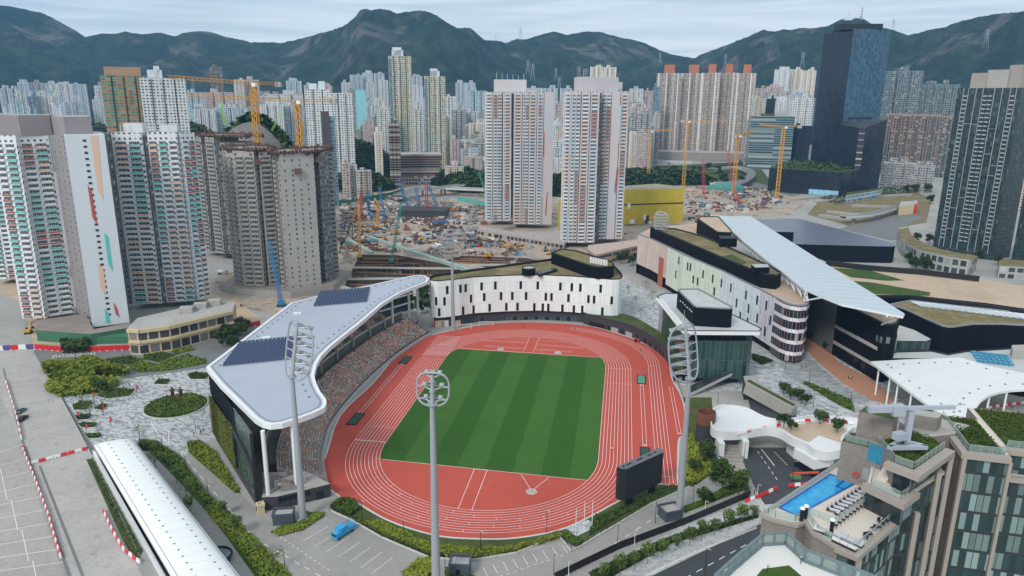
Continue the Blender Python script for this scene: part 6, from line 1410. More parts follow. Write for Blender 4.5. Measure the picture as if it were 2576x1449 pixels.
# the city towards the hills
WD=(.05,.06,.07)
ST={
'white':facade('city_white_windows',(.62,.63,.62),3.4,3.0,(.22,.78,.3,.78),WD,dirt=.1),
'whitefin':facade('city_white_strips',(.60,.62,.63),2.6,3.0,(.3,.75,.15,.85),(.14,.17,.2),dirt=.08,fins=(7.8,.16,(.68,.69,.7))),
'pale':facade('city_pale_blue',(.42,.48,.53),3.2,3.0,(.2,.8,.28,.8),(.10,.13,.16),dirt=.1,fins=(9.6,.15,(.58,.6,.62))),
'beige':facade('city_beige',(.50,.44,.37),3.,3.0,(.2,.75,.3,.8),(.08,.08,.08),dirt=.12,wall2=(.6,.56,.5)),
'cream':facade('city_cream_strips',(.60,.55,.46),3.2,3.0,(.3,.7,.25,.8),(.12,.12,.12),dirt=.08,fins=(9.6,.2,(.66,.63,.56))),
'cyan':facade('city_cyan',(.36,.50,.54),3.,3.0,(.2,.8,.3,.8),(.08,.12,.14),dirt=.1,wall2=(.5,.56,.58)),
'pink':facade('city_pink_grey',(.46,.37,.36),3.,3.0,(.22,.78,.3,.75),(.1,.09,.09),dirt=.15,wall2=(.54,.48,.45)),
'concrete':facade('city_grey_concrete',(.34,.34,.34),3.,3.2,(.15,.85,.3,.75),(.07,.08,.09),dirt=.15),
'brown':facade('city_brown_bands',(.18,.13,.11),60,3.2,(.0,1.,.35,.85),(.025,.025,.025),dirt=.1),
'glassb':facade('city_blue_glass',(.25,.3,.33),1.8,3.4,(.05,.95,.2,.97),(.06,.14,.2),gr=.15,dirt=.1,curt=(.2,.3,.35)),
'gold':facade('city_gold_green_windows',(.50,.46,.34),2.6,3.1,(.2,.85,.25,.85),(.05,.10,.11),dirt=.1,fins=(10.4,.1,(.62,.62,.58))),
'teal':facade('city_teal_bands',(.19,.25,.26),40,3.9,(0,1.,.3,.85),(.03,.07,.08),gr=.15,dirt=.08),
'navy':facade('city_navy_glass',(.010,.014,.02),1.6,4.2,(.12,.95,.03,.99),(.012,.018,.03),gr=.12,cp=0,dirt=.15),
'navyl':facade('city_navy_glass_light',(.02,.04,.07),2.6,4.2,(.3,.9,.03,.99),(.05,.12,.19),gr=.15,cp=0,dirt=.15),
'bamboo':facade('city_bamboo_scaffold',(.40,.21,.10),5.2,3.1,(.1,.9,.28,.98),(.05,.22,.17),gr=.6,cp=.35,curt=(.3,.2,.12),dirt=.25),
'brownres':facade('city_brown_teal_flats',(.24,.16,.13),4.2,3.1,(.3,.95,.15,.9),(.035,.07,.08),gr=.2,cp=.25,curt=(.4,.38,.34),dirt=.15),
'tealres':facade('city_teal_flats',(.20,.23,.24),3.6,3.1,(.12,.85,.22,.9),(.035,.085,.11),gr=.15,cp=.2,curt=(.35,.33,.3),dirt=.15),
'grand':facade('city_tan_flats',(.38,.31,.26),3.2,3.05,(.25,.8,.25,.8),(.09,.09,.09),dirt=.2,fins=(16,.10,(.78,.78,.78)),wall2=(.60,.56,.52)),
'scaf':facade('city_tan_scaffold',(.38,.33,.26),2.4,3.0,(.3,.7,.2,.8),(.12,.1,.08),gr=.7,dirt=.25),
}
M_crng=mk('orange_roof_block',(.42,.15,.08),.8);M_croof=mk('city_flat_roof',(.36,.36,.36),.85,var=.2,sc=.05)
CITY=[]
def tower(px0,px1,yt,dist,st,label,cat='tower block',rot=None,dep=.8,notch=2,crown=None,group=None,name='tower_block',ztop=None,zb=0):
 pc=(px0+px1)/2;p=D(pc,yt,dist);z1=p.z if ztop is None else ztop
 w=(px1-px0)/foc*(p-CP).dot(_F);az=math.atan2(p.y-cy_,p.x-cx_)-PI/2
 rng=random.Random(int(px0*7+yt));rot=az+(rng.uniform(-.12,.12)if rot is None else rot);d_=w*dep
 r=root(name,(p.x,p.y,0),label,cat,group)
 nx=Vector((math.cos(rot),math.sin(rot),0));ny=Vector((-math.sin(rot),math.cos(rot),0));o=Vector((p.x,p.y,0))
 L=[];
 if notch:
  k=notch;nw=.10/k*1.2;seg=(1-nw*k)/(k+1);t=0;front=[]
  for i in range(k+1):
   front+=[(t,0),(t+seg,0)];t+=seg
   if i<k:front+=[(t,.22),(t+nw,.22)];t+=nw
  L=[((x-.5)*w,y*d_*.6)for x,y in front]+[(w/2,d_),(-w/2,d_)]
 else:L=[(-w/2,0),(w/2,0),(w/2,d_),(-w/2,d_)]
 P=[(o+nx*x+ny*y).xy for x,y in L];m=M();m.prism(P,zb,z1,0,1,v0=0);m.build('walls',[ST[st]if isinstance(st,str)else st,M_croof],r)
 c=crown if crown is not None else 'box'
 if c:
  m=M()
  if c=='box':
   for i in range(rng.choice([1,2])):q=o+nx*(w*rng.uniform(-.25,.25))+ny*(d_*.5);m=M();m.box((q.x,q.y,z1),(w*rng.uniform(.2,.38),d_*.35,rng.uniform(3,8)),rot);m.build('roof_block',ST[st]if isinstance(st,str)else st,r)
  else:
   for fx,fw,fh,mt in c:q=o+nx*(w*fx)+ny*(d_*.5);m=M();m.box((q.x,q.y,z1),(w*fw,d_*.5,fh),rot);m.build('roof_block',mt,r)
 return r,o,nx,ny,w,d_,z1
TB=[
(2,45,222,1700,'pale','low pale blue block at the far left below the hill'),(45,70,207,2300,'pale','pale slab at the hill foot, leftmost of the long far row'),(72,107,208,2300,'concrete','greyer slab at the hill foot, second of the long far row'),(108,144,209,2300,'white','white slab at the hill foot in the middle of the far row'),(145,179,210,2300,'white','white slab at the hill foot, fourth of the far row'),(180,213,211,2300,'pale','blue white slab closing the far row on the right'),
(38,62,232,1400,'white','small stepped white building left below the far slabs'),(90,128,240,1350,'white','low white building with dark neighbour below the far slabs'),(68,91,242,1340,'glassb','low dark glass block beside the low white building'),(240,268,215,1800,'white','short white block just left of the bamboo clad tower'),
(450,467,199,2000,'glassb','thin blue tower peeking right of the big white tower'),(480,487,200,2050,'glassb','very thin blue tower behind the upper crane jib'),(470,510,232,1500,'cyan','pale cyan tower behind the lower crane jib'),(515,583,232,1550,'pink','pinkish grey slab behind the lower crane jib'),
(527,557,168,1900,'brownres','slim dark spire topped tower below the ridge'),(588,612,200,1700,'cream','cream tower left of the tall crane mast'),(612,650,200,1720,'beige','beige tower right behind the tall crane mast'),(488,540,275,1200,'whitefin','white slab with dark slits above the wooded knoll'),(541,597,270,1210,'pale','grey white slab right above the wooded knoll'),
(655,710,263,1200,'whitefin','white striped slab behind the second crane'),(712,765,266,1230,'pale','grey striped slab right of the second crane'),(720,757,203,1900,'pale','blue white tower with raised core, alone below the ridge'),(765,790,214,1900,'pale','left half of a twin cored blue white tower'),(791,834,215,1900,'beige','right half of a twin cored pale tower'),(675,760,236,1600,'white','wide white slab behind the crane cab'),
(859,881,207,2300,'whitefin','grey white tower at the left of the far cluster'),(882,912,188,2300,'pale','tall pale tower second in the far cluster'),(913,937,183,2320,'whitefin','tallest pale tower of the far cluster'),(940,966,184,2300,'pale','pale tower right of the tallest in the far cluster'),(922,940,206,2100,'white','slimmer white tower in front of the far cluster'),(955,976,201,2100,'whitefin','slim white tower touching the tall gold windowed one'),
(1036,1062,191,2200,'pale','grey tower between the two gold windowed towers, upper'),(1036,1064,217,1900,'whitefin','white tower between the two gold windowed towers, lower'),(1121,1146,242,1500,'white','stepped white estate right of the shorter gold tower'),(1146,1172,208,2000,'pale','left wing of the grey tower with round lift core'),(1172,1196,208,2000,'pale','right wing of the grey tower with round lift core'),(1177,1226,228,1500,'cyan','white and cyan stepped block left of the twins'),
(876,894,226,1300,'concrete','grey tower left edge of the cyan panel tower'),(917,949,265,1500,'pale','bluish slab half hidden behind the white black-windowed block'),(949,979,275,1120,'white','white block with rows of black windows left of the gold tower'),(1037,1067,275,1140,'white','white block with small windows between the gold towers'),(1110,1136,300,1110,'cream','cream tower hugging the shorter gold tower'),
(1137,1172,277,1300,'concrete','grey tower with dark bays behind the old white flats'),(1172,1206,280,1320,'pale','pale grey tower with blank strip behind the old white flats'),(1207,1226,282,1300,'concrete','grey tower cut by the left twin tower'),(1179,1226,310,1220,'cream','old cream flats with stacked balconies beside the left twin'),(1132,1156,350,1100,'pink','pinkish low block above the dark trees'),(1156,1178,352,1110,'white','white low block above the dark trees'),
(1186,1226,360,1080,'concrete','blank grey concrete block with a louvre strip'),(1171,1188,364,1070,'scaf','narrow yellowish scaffolded block beside the blank grey one'),(1179,1226,404,1050,'white','low white building at the foot of the grey concrete block'),
(1326,1362,221,1800,'pale','blue grey tower just right of the left twin'),(1362,1404,222,1800,'pale','blue grey tower with white roof vane between the twins'),(1409,1439,222,1800,'pale','blue grey tower right in the gap between the twins'),(1394,1417,260,1500,'pink','pinkish brown tower in the gap between the twins'),(1417,1432,247,1500,'beige','slim tan tower touching the right twin'),(1392,1427,354,1050,'white','stepped white low building in the gap between the twins'),(1390,1428,372,1000,'cyan','mint green low school block between the twins'),(1396,1428,398,960,'white','lilac white low block at the bottom of the gap'),
(1485,1517,168,1700,'cream','left one of two equal cream towers above the right twin'),(1519,1551,169,1700,'cream','right one of two equal cream towers above the right twin'),(1584,1619,223,1800,'white','white hospital like block right of the twin'),(1622,1643,228,1850,'pink','pink topped block behind the grey pair'),(1585,1637,268,1500,'pink','pink and green old block above the grey pair'),(1576,1600,290,1250,'concrete','narrower of two grey green residential towers'),(1602,1643,284,1250,'concrete','wider of two grey green residential towers'),(1644,1660,218,1500,'glassb','slim blue glass tower left of the orange topped row'),
(1903,1930,222,1900,'pink','small pink white block right of the orange topped row'),(1930,1970,217,1950,'pink','wide pinkish block below the pair of white towers'),(1950,1987,175,2000,'whitefin','white blue tower, left of the pale group beside the navy tower'),(1989,2018,174,2020,'cream','cream tower in the pale group beside the navy tower'),(2019,2053,177,2000,'cream','cream tower touching the navy glass tower'),(1896,1925,247,1500,'beige','low beige block beside the orange topped row'),(1929,1951,248,1440,'navy','small dark block above the teal banded office'),(1950,2000,252,1440,'whitefin','white office above the teal banded office'),(1999,2046,246,1420,'white','blank white tower with a side of balconies by the navy tower'),
(2234,2318,178,1400,'tealres','tall teal flats with purple caps right of the navy tower'),(2320,2364,210,1420,'tealres','middle teal flats with a grey roof block'),(2366,2412,212,1430,'tealres','right hand teal flats partly behind the dark tower'),
(2550,2590,318,1200,'white','white low block at the right edge beyond the dark tower'),(2560,2600,378,1000,'scaf','yellow netted block at the right edge'),
(896,934,430,850,'beige','low beige shops at the end of the old pink blocks'),(859,878,410,850,'pink','old pink flats at the left of the market street'),(879,897,415,860,'white','old white flats beside the old pink flats'),(1119,1166,420,980,'beige','low beige civic building right of the brown banded block'),(941,961,332,960,'cream','thin blank cream tower with one seam'),(977,1004,310,960,'brown','thin dark brown tower in front of the gold tower'),
(1880,1893,300,1400,'concrete','small grey block left of the teal banded office'),(2225,2300,412,1150,'concrete','low grey commercial block right below the brown flats'),(2300,2350,418,1100,'concrete','low grey block left of the dark teal tower'),(1990,2040,316,1360,'navy','dark box behind the teal banded office'),
]
for(a,b,y,d,s_,lab)in TB:tower(a,b,y,d,s_,lab)
# special towers
cr1=[(-.2,.3,7,M_wblank),(.15,.25,10,M_wblank)]
tower(258,361,190,900,'bamboo','orange and green scaffolded tower beside the white tower at upper left',notch=3,crown=[(.0,.8,9,mk('tan_scaffold',(.40,.24,.14),.9,var=.3))],dep=.5)
tower(357,460,196,850,'white','big white tower with a raised core beside the scaffolded orange one',notch=3,crown=[(-.15,.32,8,M_wblank),(-.1,.12,12,M_wblank)],dep=.6)
tower(767,830,224,1000,'white','white tower with many small windows behind the crane counterweight',crown=cr1);tower(832,886,234,980,'white','white tower with balconies right of its twin behind the crane',crown=[])
tower(807,826,280,800,mk('dark_brown_slab',(.07,.055,.055),.7),'thin dark brown slab tower in front of the white windowed pair',notch=0,crown=[]);tower(827,842,292,802,ST['glassb'],'narrow blue glass slice beside the dark brown slab',notch=0,crown=[])
r,o,nx,ny,w,d_,z1=tower(895,919,226,1290,mk('cyan_panel',(.28,.6,.66),.7),'tower end wall painted bright cyan',notch=0,crown=[])
r,o,nx,ny,w,d_,z1=tower(977,1034,141,1150,'gold','tallest gold and green windowed tower with a slanted white crown',notch=3,crown=[(-.1,.5,9,M_wblank),(-.12,.4,13,M_wblank)]);m=M();q=o-nx*w*.49-ny*.3;m.prism([(q).xy,(q+nx*w*.12).xy,(q+nx*w*.12+ny*8).xy,(q+ny*8).xy],0,z1-4,0);m.build('blue_glass_edge',ST['glassb'],r)
r,o,nx,ny,w,d_,z1=tower(1067,1119,192,1100,'gold','shorter gold and green windowed tower with a slanted white crown',notch=3,crown=[(0,.45,8,M_wblank),(-.05,.35,11,M_wblank)]);m=M();q=o-nx*w*.49-ny*.3;m.prism([(q).xy,(q+nx*w*.12).xy,(q+nx*w*.12+ny*8).xy,(q+ny*8).xy],0,z1-4,0);m.build('blue_glass_edge',ST['glassb'],r)
r,o,nx,ny,w,d_,z1=tower(996,1110,392,1000,'brown','broad brown office block with dark horizontal bands and a pinkish base',notch=0,crown=[],dep=.5);m=M();q=o-nx*w*.51-ny*1;P=[q,q+nx*w*1.02,q+nx*w*1.02+ny*40,q+ny*40];m.prism([p.xy for p in P],0,12,0);m.build('pinkish_base',M_pinkc,r);m=M();m.prism([p.xy for p in P],z1-.5,z1+2,0,1);m.build('roof_slab',[mk('brown_pink_trim',(.3,.2,.17),.8),M_croof],r)
for k,(a,b,y)in enumerate(((1657,1715,184),(1716,1775,184),(1768,1812,183),(1813,1856,183),(1857,1902,184))):tower(a,b,y,1560+20*(k%2),'grand',['tan flats with orange cap, first of the orange topped row','tan flats with orange cap, second of the orange topped row','tan flats with orange cap in the middle of the orange topped row','tan flats with orange cap, fourth of the orange topped row','tan flats with orange cap at the right end of the row'][k],notch=1,crown=[(0,.42,17,M_crng)],group='orange topped towers',dep=.7)
r,o,nx,ny,w,d_,z1=tower(1640,1888,384,1480,mk('podium_brown_grey',(.28,.24,.22),.8),'wide flat brown grey station podium under the orange topped towers','building',notch=0,crown=[],dep=.3,name='station_podium')
tower(1893,1997,292,1330,'teal','teal office block with horizontal window bands and roof garden',notch=0,crown=[(-.1,.3,4,M_grass),(.2,.3,6,M_croof)],dep=.6)
for a,b,y,lab in((2232,2300,290,'brown and teal flats directly right of the navy tower base'),(2301,2365,292,'brown and teal flats in the middle below the orange bridge band'),(2366,2412,296,'brown and teal flats touching the dark teal tower')):tower(a,b,y,1330,'brownres',lab,notch=3,crown=[(0,1,2.5,mk('orange_band',(.30,.2,.15),.8)if 'orange_band' not in bpy.data.materials else bpy.data.materials['orange_band'])],group='brown and teal flats')
# navy glass tower with its wedge annex and podium
nv=root('navy_office_tower',D(2140,400,1120,0),'very tall navy glass office tower with one lighter blue face','office tower')
dn=1120;a_,b_,c_3=D(2040,330,dn,0),D(2120,330,dn-14,0),D(2216,330,dn+12,0);zt=D(2150,75,dn).z
a_,b_,c_3=[Vector((D(x,75,q).x,D(x,75,q).y,0))for x,q in((2075,dn),(2147,dn-18),(2243,dn+14))]
d4=a_+(c_3-b_);m=M();u=0
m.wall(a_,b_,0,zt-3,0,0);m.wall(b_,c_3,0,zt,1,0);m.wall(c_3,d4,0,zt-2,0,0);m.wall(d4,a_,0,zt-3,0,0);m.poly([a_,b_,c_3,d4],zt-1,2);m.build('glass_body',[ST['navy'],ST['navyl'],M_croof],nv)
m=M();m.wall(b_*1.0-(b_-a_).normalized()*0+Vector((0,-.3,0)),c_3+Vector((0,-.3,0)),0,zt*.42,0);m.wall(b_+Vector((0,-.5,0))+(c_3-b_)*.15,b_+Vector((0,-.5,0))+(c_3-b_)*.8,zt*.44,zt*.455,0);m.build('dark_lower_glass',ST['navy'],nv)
c=(a_+c_3)/2;m=M();m.box((c.x,c.y,zt-1),(54,26,8),.1);m.build('roof_plant',M_black,nv)
an=root('wedge_annex',D(2180,440,1050,0),'black wedge shaped annex with folded glass faces in front of the navy tower','office building')
q=[(2117,313),(2162,321),(2178,320),(2232,301)];dd3=1050;W4=[Vector((*D(x,y,dd3-(14 if i in(1,2)else 0)).xy,0))for i,(x,y)in enumerate(q)];zs=[D(x,y,dd3).z for x,y in q]
bk=Vector((10,40,0));m=M()
for i in range(3):
 a,b=W4[i],W4[i+1];L_=(b-a).length;m.face([(*a.xy,0),(*b.xy,0),(*b.xy,zs[i+1]),(*a.xy,zs[i])],1 if i==1 else 0,[(0,0),(L_,0),(L_,zs[i+1]),(0,zs[i])])
a,b=W4[3],W4[3]+bk;m.face([(*a.xy,0),(*b.xy,0),(*b.xy,zs[3]),(*a.xy,zs[3])],0);a,b=W4[0]+bk,W4[0];m.face([(*a.xy,0),(*b.xy,0),(*b.xy,zs[0]),(*a.xy,zs[0])],0)
m.face([(*W4[i].xy,zs[i])for i in range(4)]+[(*(W4[3]+bk).xy,zs[3]),(*(W4[0]+bk).xy,zs[0])],2);m.build('glass_body',[ST['navy'],facade('annex_slit',(.03,.035,.04),40,8,(0,1,.4,.6),(.3,.3,.28),dirt=.1),M_dark],an)
pn=root('dark_podium',D(2040,470,1000,0),'low black glass podium with rooftop trees and a blue white shopfront','building')
PP_=[Vector((*D(x,y,q).xy,0))for x,y,q in((1934,440,1010),(1966,420,1000),(2120,424,985),(2150,425,1020),(2190,420,1060),(2160,400,1140),(1975,405,1110))];zp_=D(2060,430,990).z
m=M();m.prism([p.xy for p in PP_],0,zp_,0,1);m.build('body',[ST['navy'],M_grass],pn)
m=M();a,b=PP_[1],PP_[2];d=(b-a);n2=Vector((d.y,-d.x,0)).normalized()*.4;m.wall(a+d*.5+n2,a+d*.98+n2,.5,7);m.build('shopfront_screen',mk('blue_white_shopfront',(.25,.5,.65),.4,var=.5,sc=.3),pn)
rfp=[Vector((*p.xy,0))for p in PP_];o_=shrubs([tuple(p)for p in inset(rfp,6)],900,zp_,5,1.6,M_leaf,px=False)
# green glass oval, viaducts, low blocks in the valley
ov=root('oval_pavilion',G(1820,480),'low green glass oval pavilion beside the elevated road loop','pavilion');p=G(1826,478);m=M();m.ball((p.x,p.y,0),(26,12,11),20,10);m.build('glass_shell',mk('green_glass_shell',(.06,.22,.18),.15,var=.2),ov)
def viaduct(pts,z,w,lab,px=True):
 P=smooth([G(*q,z)for q in pts],4,False);r=root('viaduct',P[0].xy.to_3d(),lab,'elevated road');m=M()
 L_,R2=[],[]
 for i,p in enumerate(P):
  d=P[min(i+1,len(P)-1)]-P[max(i-1,0)];d.z=0;d.normalize();n=Vector((-d.y,d.x,0))*w/2;L_.append(p+n);R2.append(p-n)
 m.strip([(*p.xy,z)for p in R2],[(*p.xy,z)for p in L_],1)
 for S_ in(L_,R2):m.strip([(*p.xy,z-1.6)for p in S_],[(*p.xy,z+1)for p in S_],0)
 m.strip([(*p.xy,z-1.6)for p in L_],[(*p.xy,z-1.6)for p in R2],0);m.build('deck',[M_kerbw,M_greyasph],r)
 for i in range(2,len(P)-1,4):m=M();m.cyl((*P[i].xy,0),1.3,z-1.6,8);m.build('pier',M_conc2,r)
viaduct([(1000,492),(1040,478),(1090,472),(1160,474),(1300,480)],9,12,'curved elevated road sweeping across the construction site left of the twins')
viaduct([(1080,476),(1150,466),(1230,458)],10,9,'straight white sided elevated road joining the curved one')
viaduct([(1640,402),(1740,408),(1830,402),(1885,398)],10,14,'elevated road in front of the station podium')
viaduct([(1790,425),(1850,420),(1888,432),(1880,450),(1840,462),(1790,460)],8,12,'elevated road loop round the green glass pavilion')
viaduct([(2120,545),(2180,540),(2230,528),(2270,515)],7,8,'planted covered walkway across the dry lawn right of the solar roof')
# fill of small blocks
rng=random.Random(77);cols_=['white','pale','beige','cream','pink','concrete','cyan','whitefin']
words={'white':'white','pale':'pale blue grey','beige':'beige','cream':'cream','pink':'pinkish','concrete':'grey','cyan':'pale cyan','whitefin':'white striped'}
zones=[(0,250,226,262,1300,2200,16,'among the trees at the far left'),(455,760,228,290,1350,2100,34,'behind the two big cranes'),(850,1226,240,330,1150,2100,58,'packed between the gold towers and the twins'),(1126,1226,330,400,1020,1200,8,'low behind the trees left of the twins'),(1388,1430,270,330,1100,1700,7,'seen in the gap between the twins'),(1580,1660,240,330,1100,1900,20,'left of the orange topped row'),(1900,2050,225,285,1500,1900,26,'between the orange topped row and the navy tower'),(1480,1560,205,235,1900,2100,5,'just behind the right twin'),(2540,2700,330,420,900,1300,5,'at the right edge')]
for x0,x1,y0,y1,d0,d1,n,where in zones:
 for k in range(n):
  w_=rng.uniform(14,34)*(1500/((d0+d1)/2));x=rng.uniform(x0,x1-w_*.7);f=rng.random();dist=d0+(d1-d0)*(1-f);y=y0+(y1-y0)*f*rng.uniform(.7,1.1);s_=rng.choice(cols_)
  tower(x,x+w_,y,dist,s_,words[s_]+' block '+where,group=words[s_]+' blocks '+where,notch=rng.choice([0,1,2]),crown='box' if rng.random()<.6 else[])
# wooded hillocks and tree belts
def hillock(cx2,cy2,dist,rx,ry,h,label,rock=False):
 p=D(cx2,cy2,dist,0);m=M();n=26;g2=[]
 for j in range(n+1):
  row=[]
  for i in range(n+1):
   x,y=(i/n*2-1),(j/n*2-1);rr=math.hypot(x,y);z=h*max(0,math.cos(min(1,rr)*PI/2))**.8+(1.5*mnoise.noise(Vector((i*.4,j*.4,h)))if rr<1 else 0)
   row.append((p.x+x*rx,p.y+y*ry,z if rr<1 else-2))
  g2.append(row)
 for j in range(n):
  for i in range(n):m.face([g2[j][i],g2[j][i+1],g2[j+1][i+1],g2[j+1][i]],1 if rock and j<n*.42 and 7<i<19 else 0)
 tag(m.build('knoll',[M_hillw,M_rockf]),kind='structure')
 lm=M();rng=random.Random(int(cx2))
 for k in range(int(3800)):
  a,r_=rng.uniform(0,2*PI),rng.random()**.5;x,y=r_*math.cos(a),r_*math.sin(a);j=int((y+1)/2*n);i=int((x+1)/2*n)
  if rock and j<n*.42 and 7<i<19:continue
  z=h*max(0,math.cos(min(1,r_)*PI/2))**.8;leafquad(lm,Vector((p.x+x*rx,p.y+y*ry,z+rng.uniform(-.5,6))),rng.uniform(1.2,2.6),0,rng)
 tag(lm.build('hillside_wood',M_leaf),kind='stuff')
M_hillw=grass_mat('wooded_slope',[(.3,(.02,.035,.012)),(.6,(.04,.06,.02)),(.8,(.06,.08,.03))],.05);M_rockf=concrete_mat('shotcrete_slope',(.10,.10,.10),(.2,.19,.185))
hillock(640,340,660,62,46,97,'',True);hillock(440,340,1150,110,80,80,'');hillock(895,400,1100,75,60,50,'')
hillock(905,440,960,45,40,20,'');hillock(200,262,1500,160,70,66,'');hillock(1155,430,1000,40,35,20,'');hillock(1210,445,930,45,30,20,'');hillock(1410,440,900,30,24,20,'');hillock(1600,430,1020,55,30,18,'');hillock(1700,425,1060,60,26,14,'')
hillock(520,300,1150,60,40,60,'');hillock(1250,430,950,40,26,16,'');hillock(950,270,1500,60,40,60,'')
sheet('valley_grass',[(1620,420),(1900,405),(1950,470),(1700,465),(1590,455)],.06,M_grass)
sheet('dry_lawn',[(2030,540),(2060,505),(2300,480),(2345,500),(2330,560),(2250,575),(2180,580)],.06,M_drygrass)
sheet('dark_plaza',[(2110,575),(2240,540),(2330,545),(2262,572),(2262,600),(2240,605)],.09,M_greyasph)
sw=root('shop_row',G(2170,485),'long low white shop row with blue panels before the black podium','building');block(sw,'body',[(2128,492),(2215,478),(2222,472),(2130,484)],0,9,facade('shop_row_wall',(.5,.52,.54),6,4.5,(.15,.85,.15,.75),(.08,.25,.4),cp=.4,curt=(.1,.4,.6)),M_grass,9)
bx=root('kiosk_block',G(2283,512),'small cream block with a red end on the dry lawn','building');block(bx,'body',[(2262,518),(2300,515),(2300,505),(2266,507)],0,10,M_cream,M_conc,10);block(bx,'red_end',[(2300,515),(2308,514),(2308,504),(2300,505)],0,10.3,M_redp,M_conc,10)
for i,(a,b)in enumerate((((2060,545),(2150,556)),((2080,535),(2190,546)),((2140,520),(2260,524)),((2050,510),(2180,500)),((2180,498),(2290,492)),((1990,505),(2120,492)))):r=root('low_wall',G(*a),ONE[i]+' of six low concrete walls on the dry lawn, nearest first','wall');m=M();p,q=G(*a),G(*b);m.bar((*p.xy,1.2),(*q.xy,1.2),5,2.4);m.build('wall_body',M_conc2,r)
sheet('haul_road',[(1560,455),(1640,448),(1900,458),(2010,490),(1990,494),(1890,466),(1640,456)],.08,M_greyasph);sheet('haul_road',[(985,486),(1230,494),(1230,503),(990,494)],.08,M_svc)
shrubs([(2060,500),(2250,470),(2330,480),(2100,515)],1500,.1,3,1.1,M_leaf)
# pylons and mast on the ridge
M_pyl=mk('pylon_grey',(.35,.38,.4),.6)
def pylon(px,yb,yt,dist,lab):
 b=D(px,yb,dist);t=D(px,yt,dist);h=t.z-b.z;w=h*.16;r=root('pylon',b,lab,'pylon','power pylons on the hills');m=M();t_=h*.011
 for sx in(-1,1):
  for sy in(-1,1):m.bar((b.x+sx*w,b.y+sy*w,b.z-12),(b.x+sx*w*.12,b.y+sy*w*.12,t.z),t_*1.2)
 for k in range(6):
  f0,f1=k/6,(k+1)/6;w0,w1=w*(1-f0*.88),w*(1-f1*.88)
  m.bar((b.x-w0,b.y-w0,b.z+h*f0),(b.x+w1,b.y-w1,b.z+h*f1),t_);m.bar((b.x+w0,b.y-w0,b.z+h*f0),(b.x-w1,b.y-w1,b.z+h*f1),t_)
 m.build('lattice',M_pyl,r)
 for f in(.62,.76,.9):m=M();z=b.z+h*f;m.bar((b.x-w*1.3,b.y,z),(b.x+w*1.3,b.y,z),t_*1.6);m.build('cross_arm',M_pyl,r)
for px,yb,yt,d,lab in((1309,97,69,3700,'pylon standing on the saddle right of the main peak'),(1247,101,88,3900,'small distant pylon left of the saddle pylon'),(1328,180,150,2600,'pylon on the lower slope, left of the close pair'),(1340,193,160,2550,'pylon on the lower slope, right of the close pair'),(1398,195,170,2700,'slim pylon above the left twin tower'),(1407,222,193,2400,'lower pylon above the gap between the twins'),(1456,200,166,2700,'pylon left above the right twin tower'),(1474,205,172,2650,'pylon directly above the right twin tower'),(1660,158,132,2800,'pylon on the dark slope above the pink block'),(1824,163,136,2700,'pylon just above the orange topped towers'),(2018,162,131,2600,'pylon on the slope left of the navy tower'),(2246,70,46,3400,'pylon on the ridge right behind the navy tower'),(2480,108,72,2600,'big pylon high on the right hand hill')):pylon(px,yb,yt,d,lab)
b=D(2167,44,3310);r=root('summit_mast',b,'radio mast with dishes on the right summit','radio mast');m=M();m.bar((b.x,b.y,b.z-15),(b.x,b.y,b.z+38),4);m.build('mast',M_pyl,r)
for k in range(3):m=M();m.box((b.x-4,b.y-4,b.z+6+k*9),(9,5,4));m.build('antenna_dish',M_white,r)
b=D(2145,46,3310);r=root('summit_station',b,'low white station building on the right summit','building');m=M();m.box((b.x,b.y,b.z-8),(60,14,12),.1);m.build('station_body',M_white,r);m=M();m.tube([(b.x-18,b.y,b.z),(b.x-18,b.y,b.z+22)],.8,5);m.build('aerial',M_pyl,r)
# station platform roof, lower left
pr_=root('station_platform_roof',G(400,1300),'long arched white station roof with seams and two rows of dots at lower left','station roof')
LA_,LB2,RA_,RB_=G(236,1118,7),G(470,1512,7),G(334,1101,7),G(655,1512,7)
n_=N('white_roof_membrane');u_,v_=n_.uv();f_=n_.m('LESS_THAN',n_.m('FRACT',n_.m('DIVIDE',u_,4.2)),.03);M_mem=n_.done(n_.mul(n_.mul((.80,.82,.82),.88,1.04,n_.noise(.25,6,rough=.7)),1,.75,f_),.7)
def rr(t,f):a=LA_+(LB2-LA_)*t;b=RA_+(RB_-RA_)*t;p=a+(b-a)*f;return(p.x,p.y,6.6+1.9*(1-(2*f-1)**4)*(min(1,.25+t*30)))
m=M();fs=[0,.04,.1,.2,.35,.5,.65,.8,.9,.96,1];ts=[0,.012,.03]+[.03+.97*i/24 for i in range(1,25)]
for i in range(len(fs)-1):m.strip([rr(t,fs[i])for t in ts],[rr(t,fs[i+1])for t in ts])
m.build('roof_shell',M_mem,pr_,smooth=True)
m=M()
for f in(0,1):m.strip([rr(t,f)for t in ts],[(x,y,5.9)for x,y,z in[rr(t,f)for t in ts]]);m.strip([(x,y,5.9)for x,y,z in[rr(t,f)for t in ts]],[rr(t,f)for t in ts])
m.build('roof_edge',M_fascia,pr_)
for i in range(30):
 for f in(.3,.72):x,y,z=rr(.02+.96*i/29,f);m=M();m.box((x,y,z-.02),(.45,.45,.1),.5);m.build('roof_dot',M_vent,pr_)
for f in(.07,.93):m=M();m.tube([rr(t,f)for t in ts],.1,4);m.build('gutter_line',M_vent,pr_)
w0,w1=G(238,1150),G(440,1512);m=M();m.bar((*w0.xy,.9),(*w1.xy,.9),.6,2.6);m.build('platform_wall',M_fascia,pr_)
m=M();c0,c1=(LA_+RA_)/2,(LB2+RB_)/2;m.bar((*c0.xy,2),(*c1.xy,2),9,4);m.build('platform_hall',M_black,pr_)
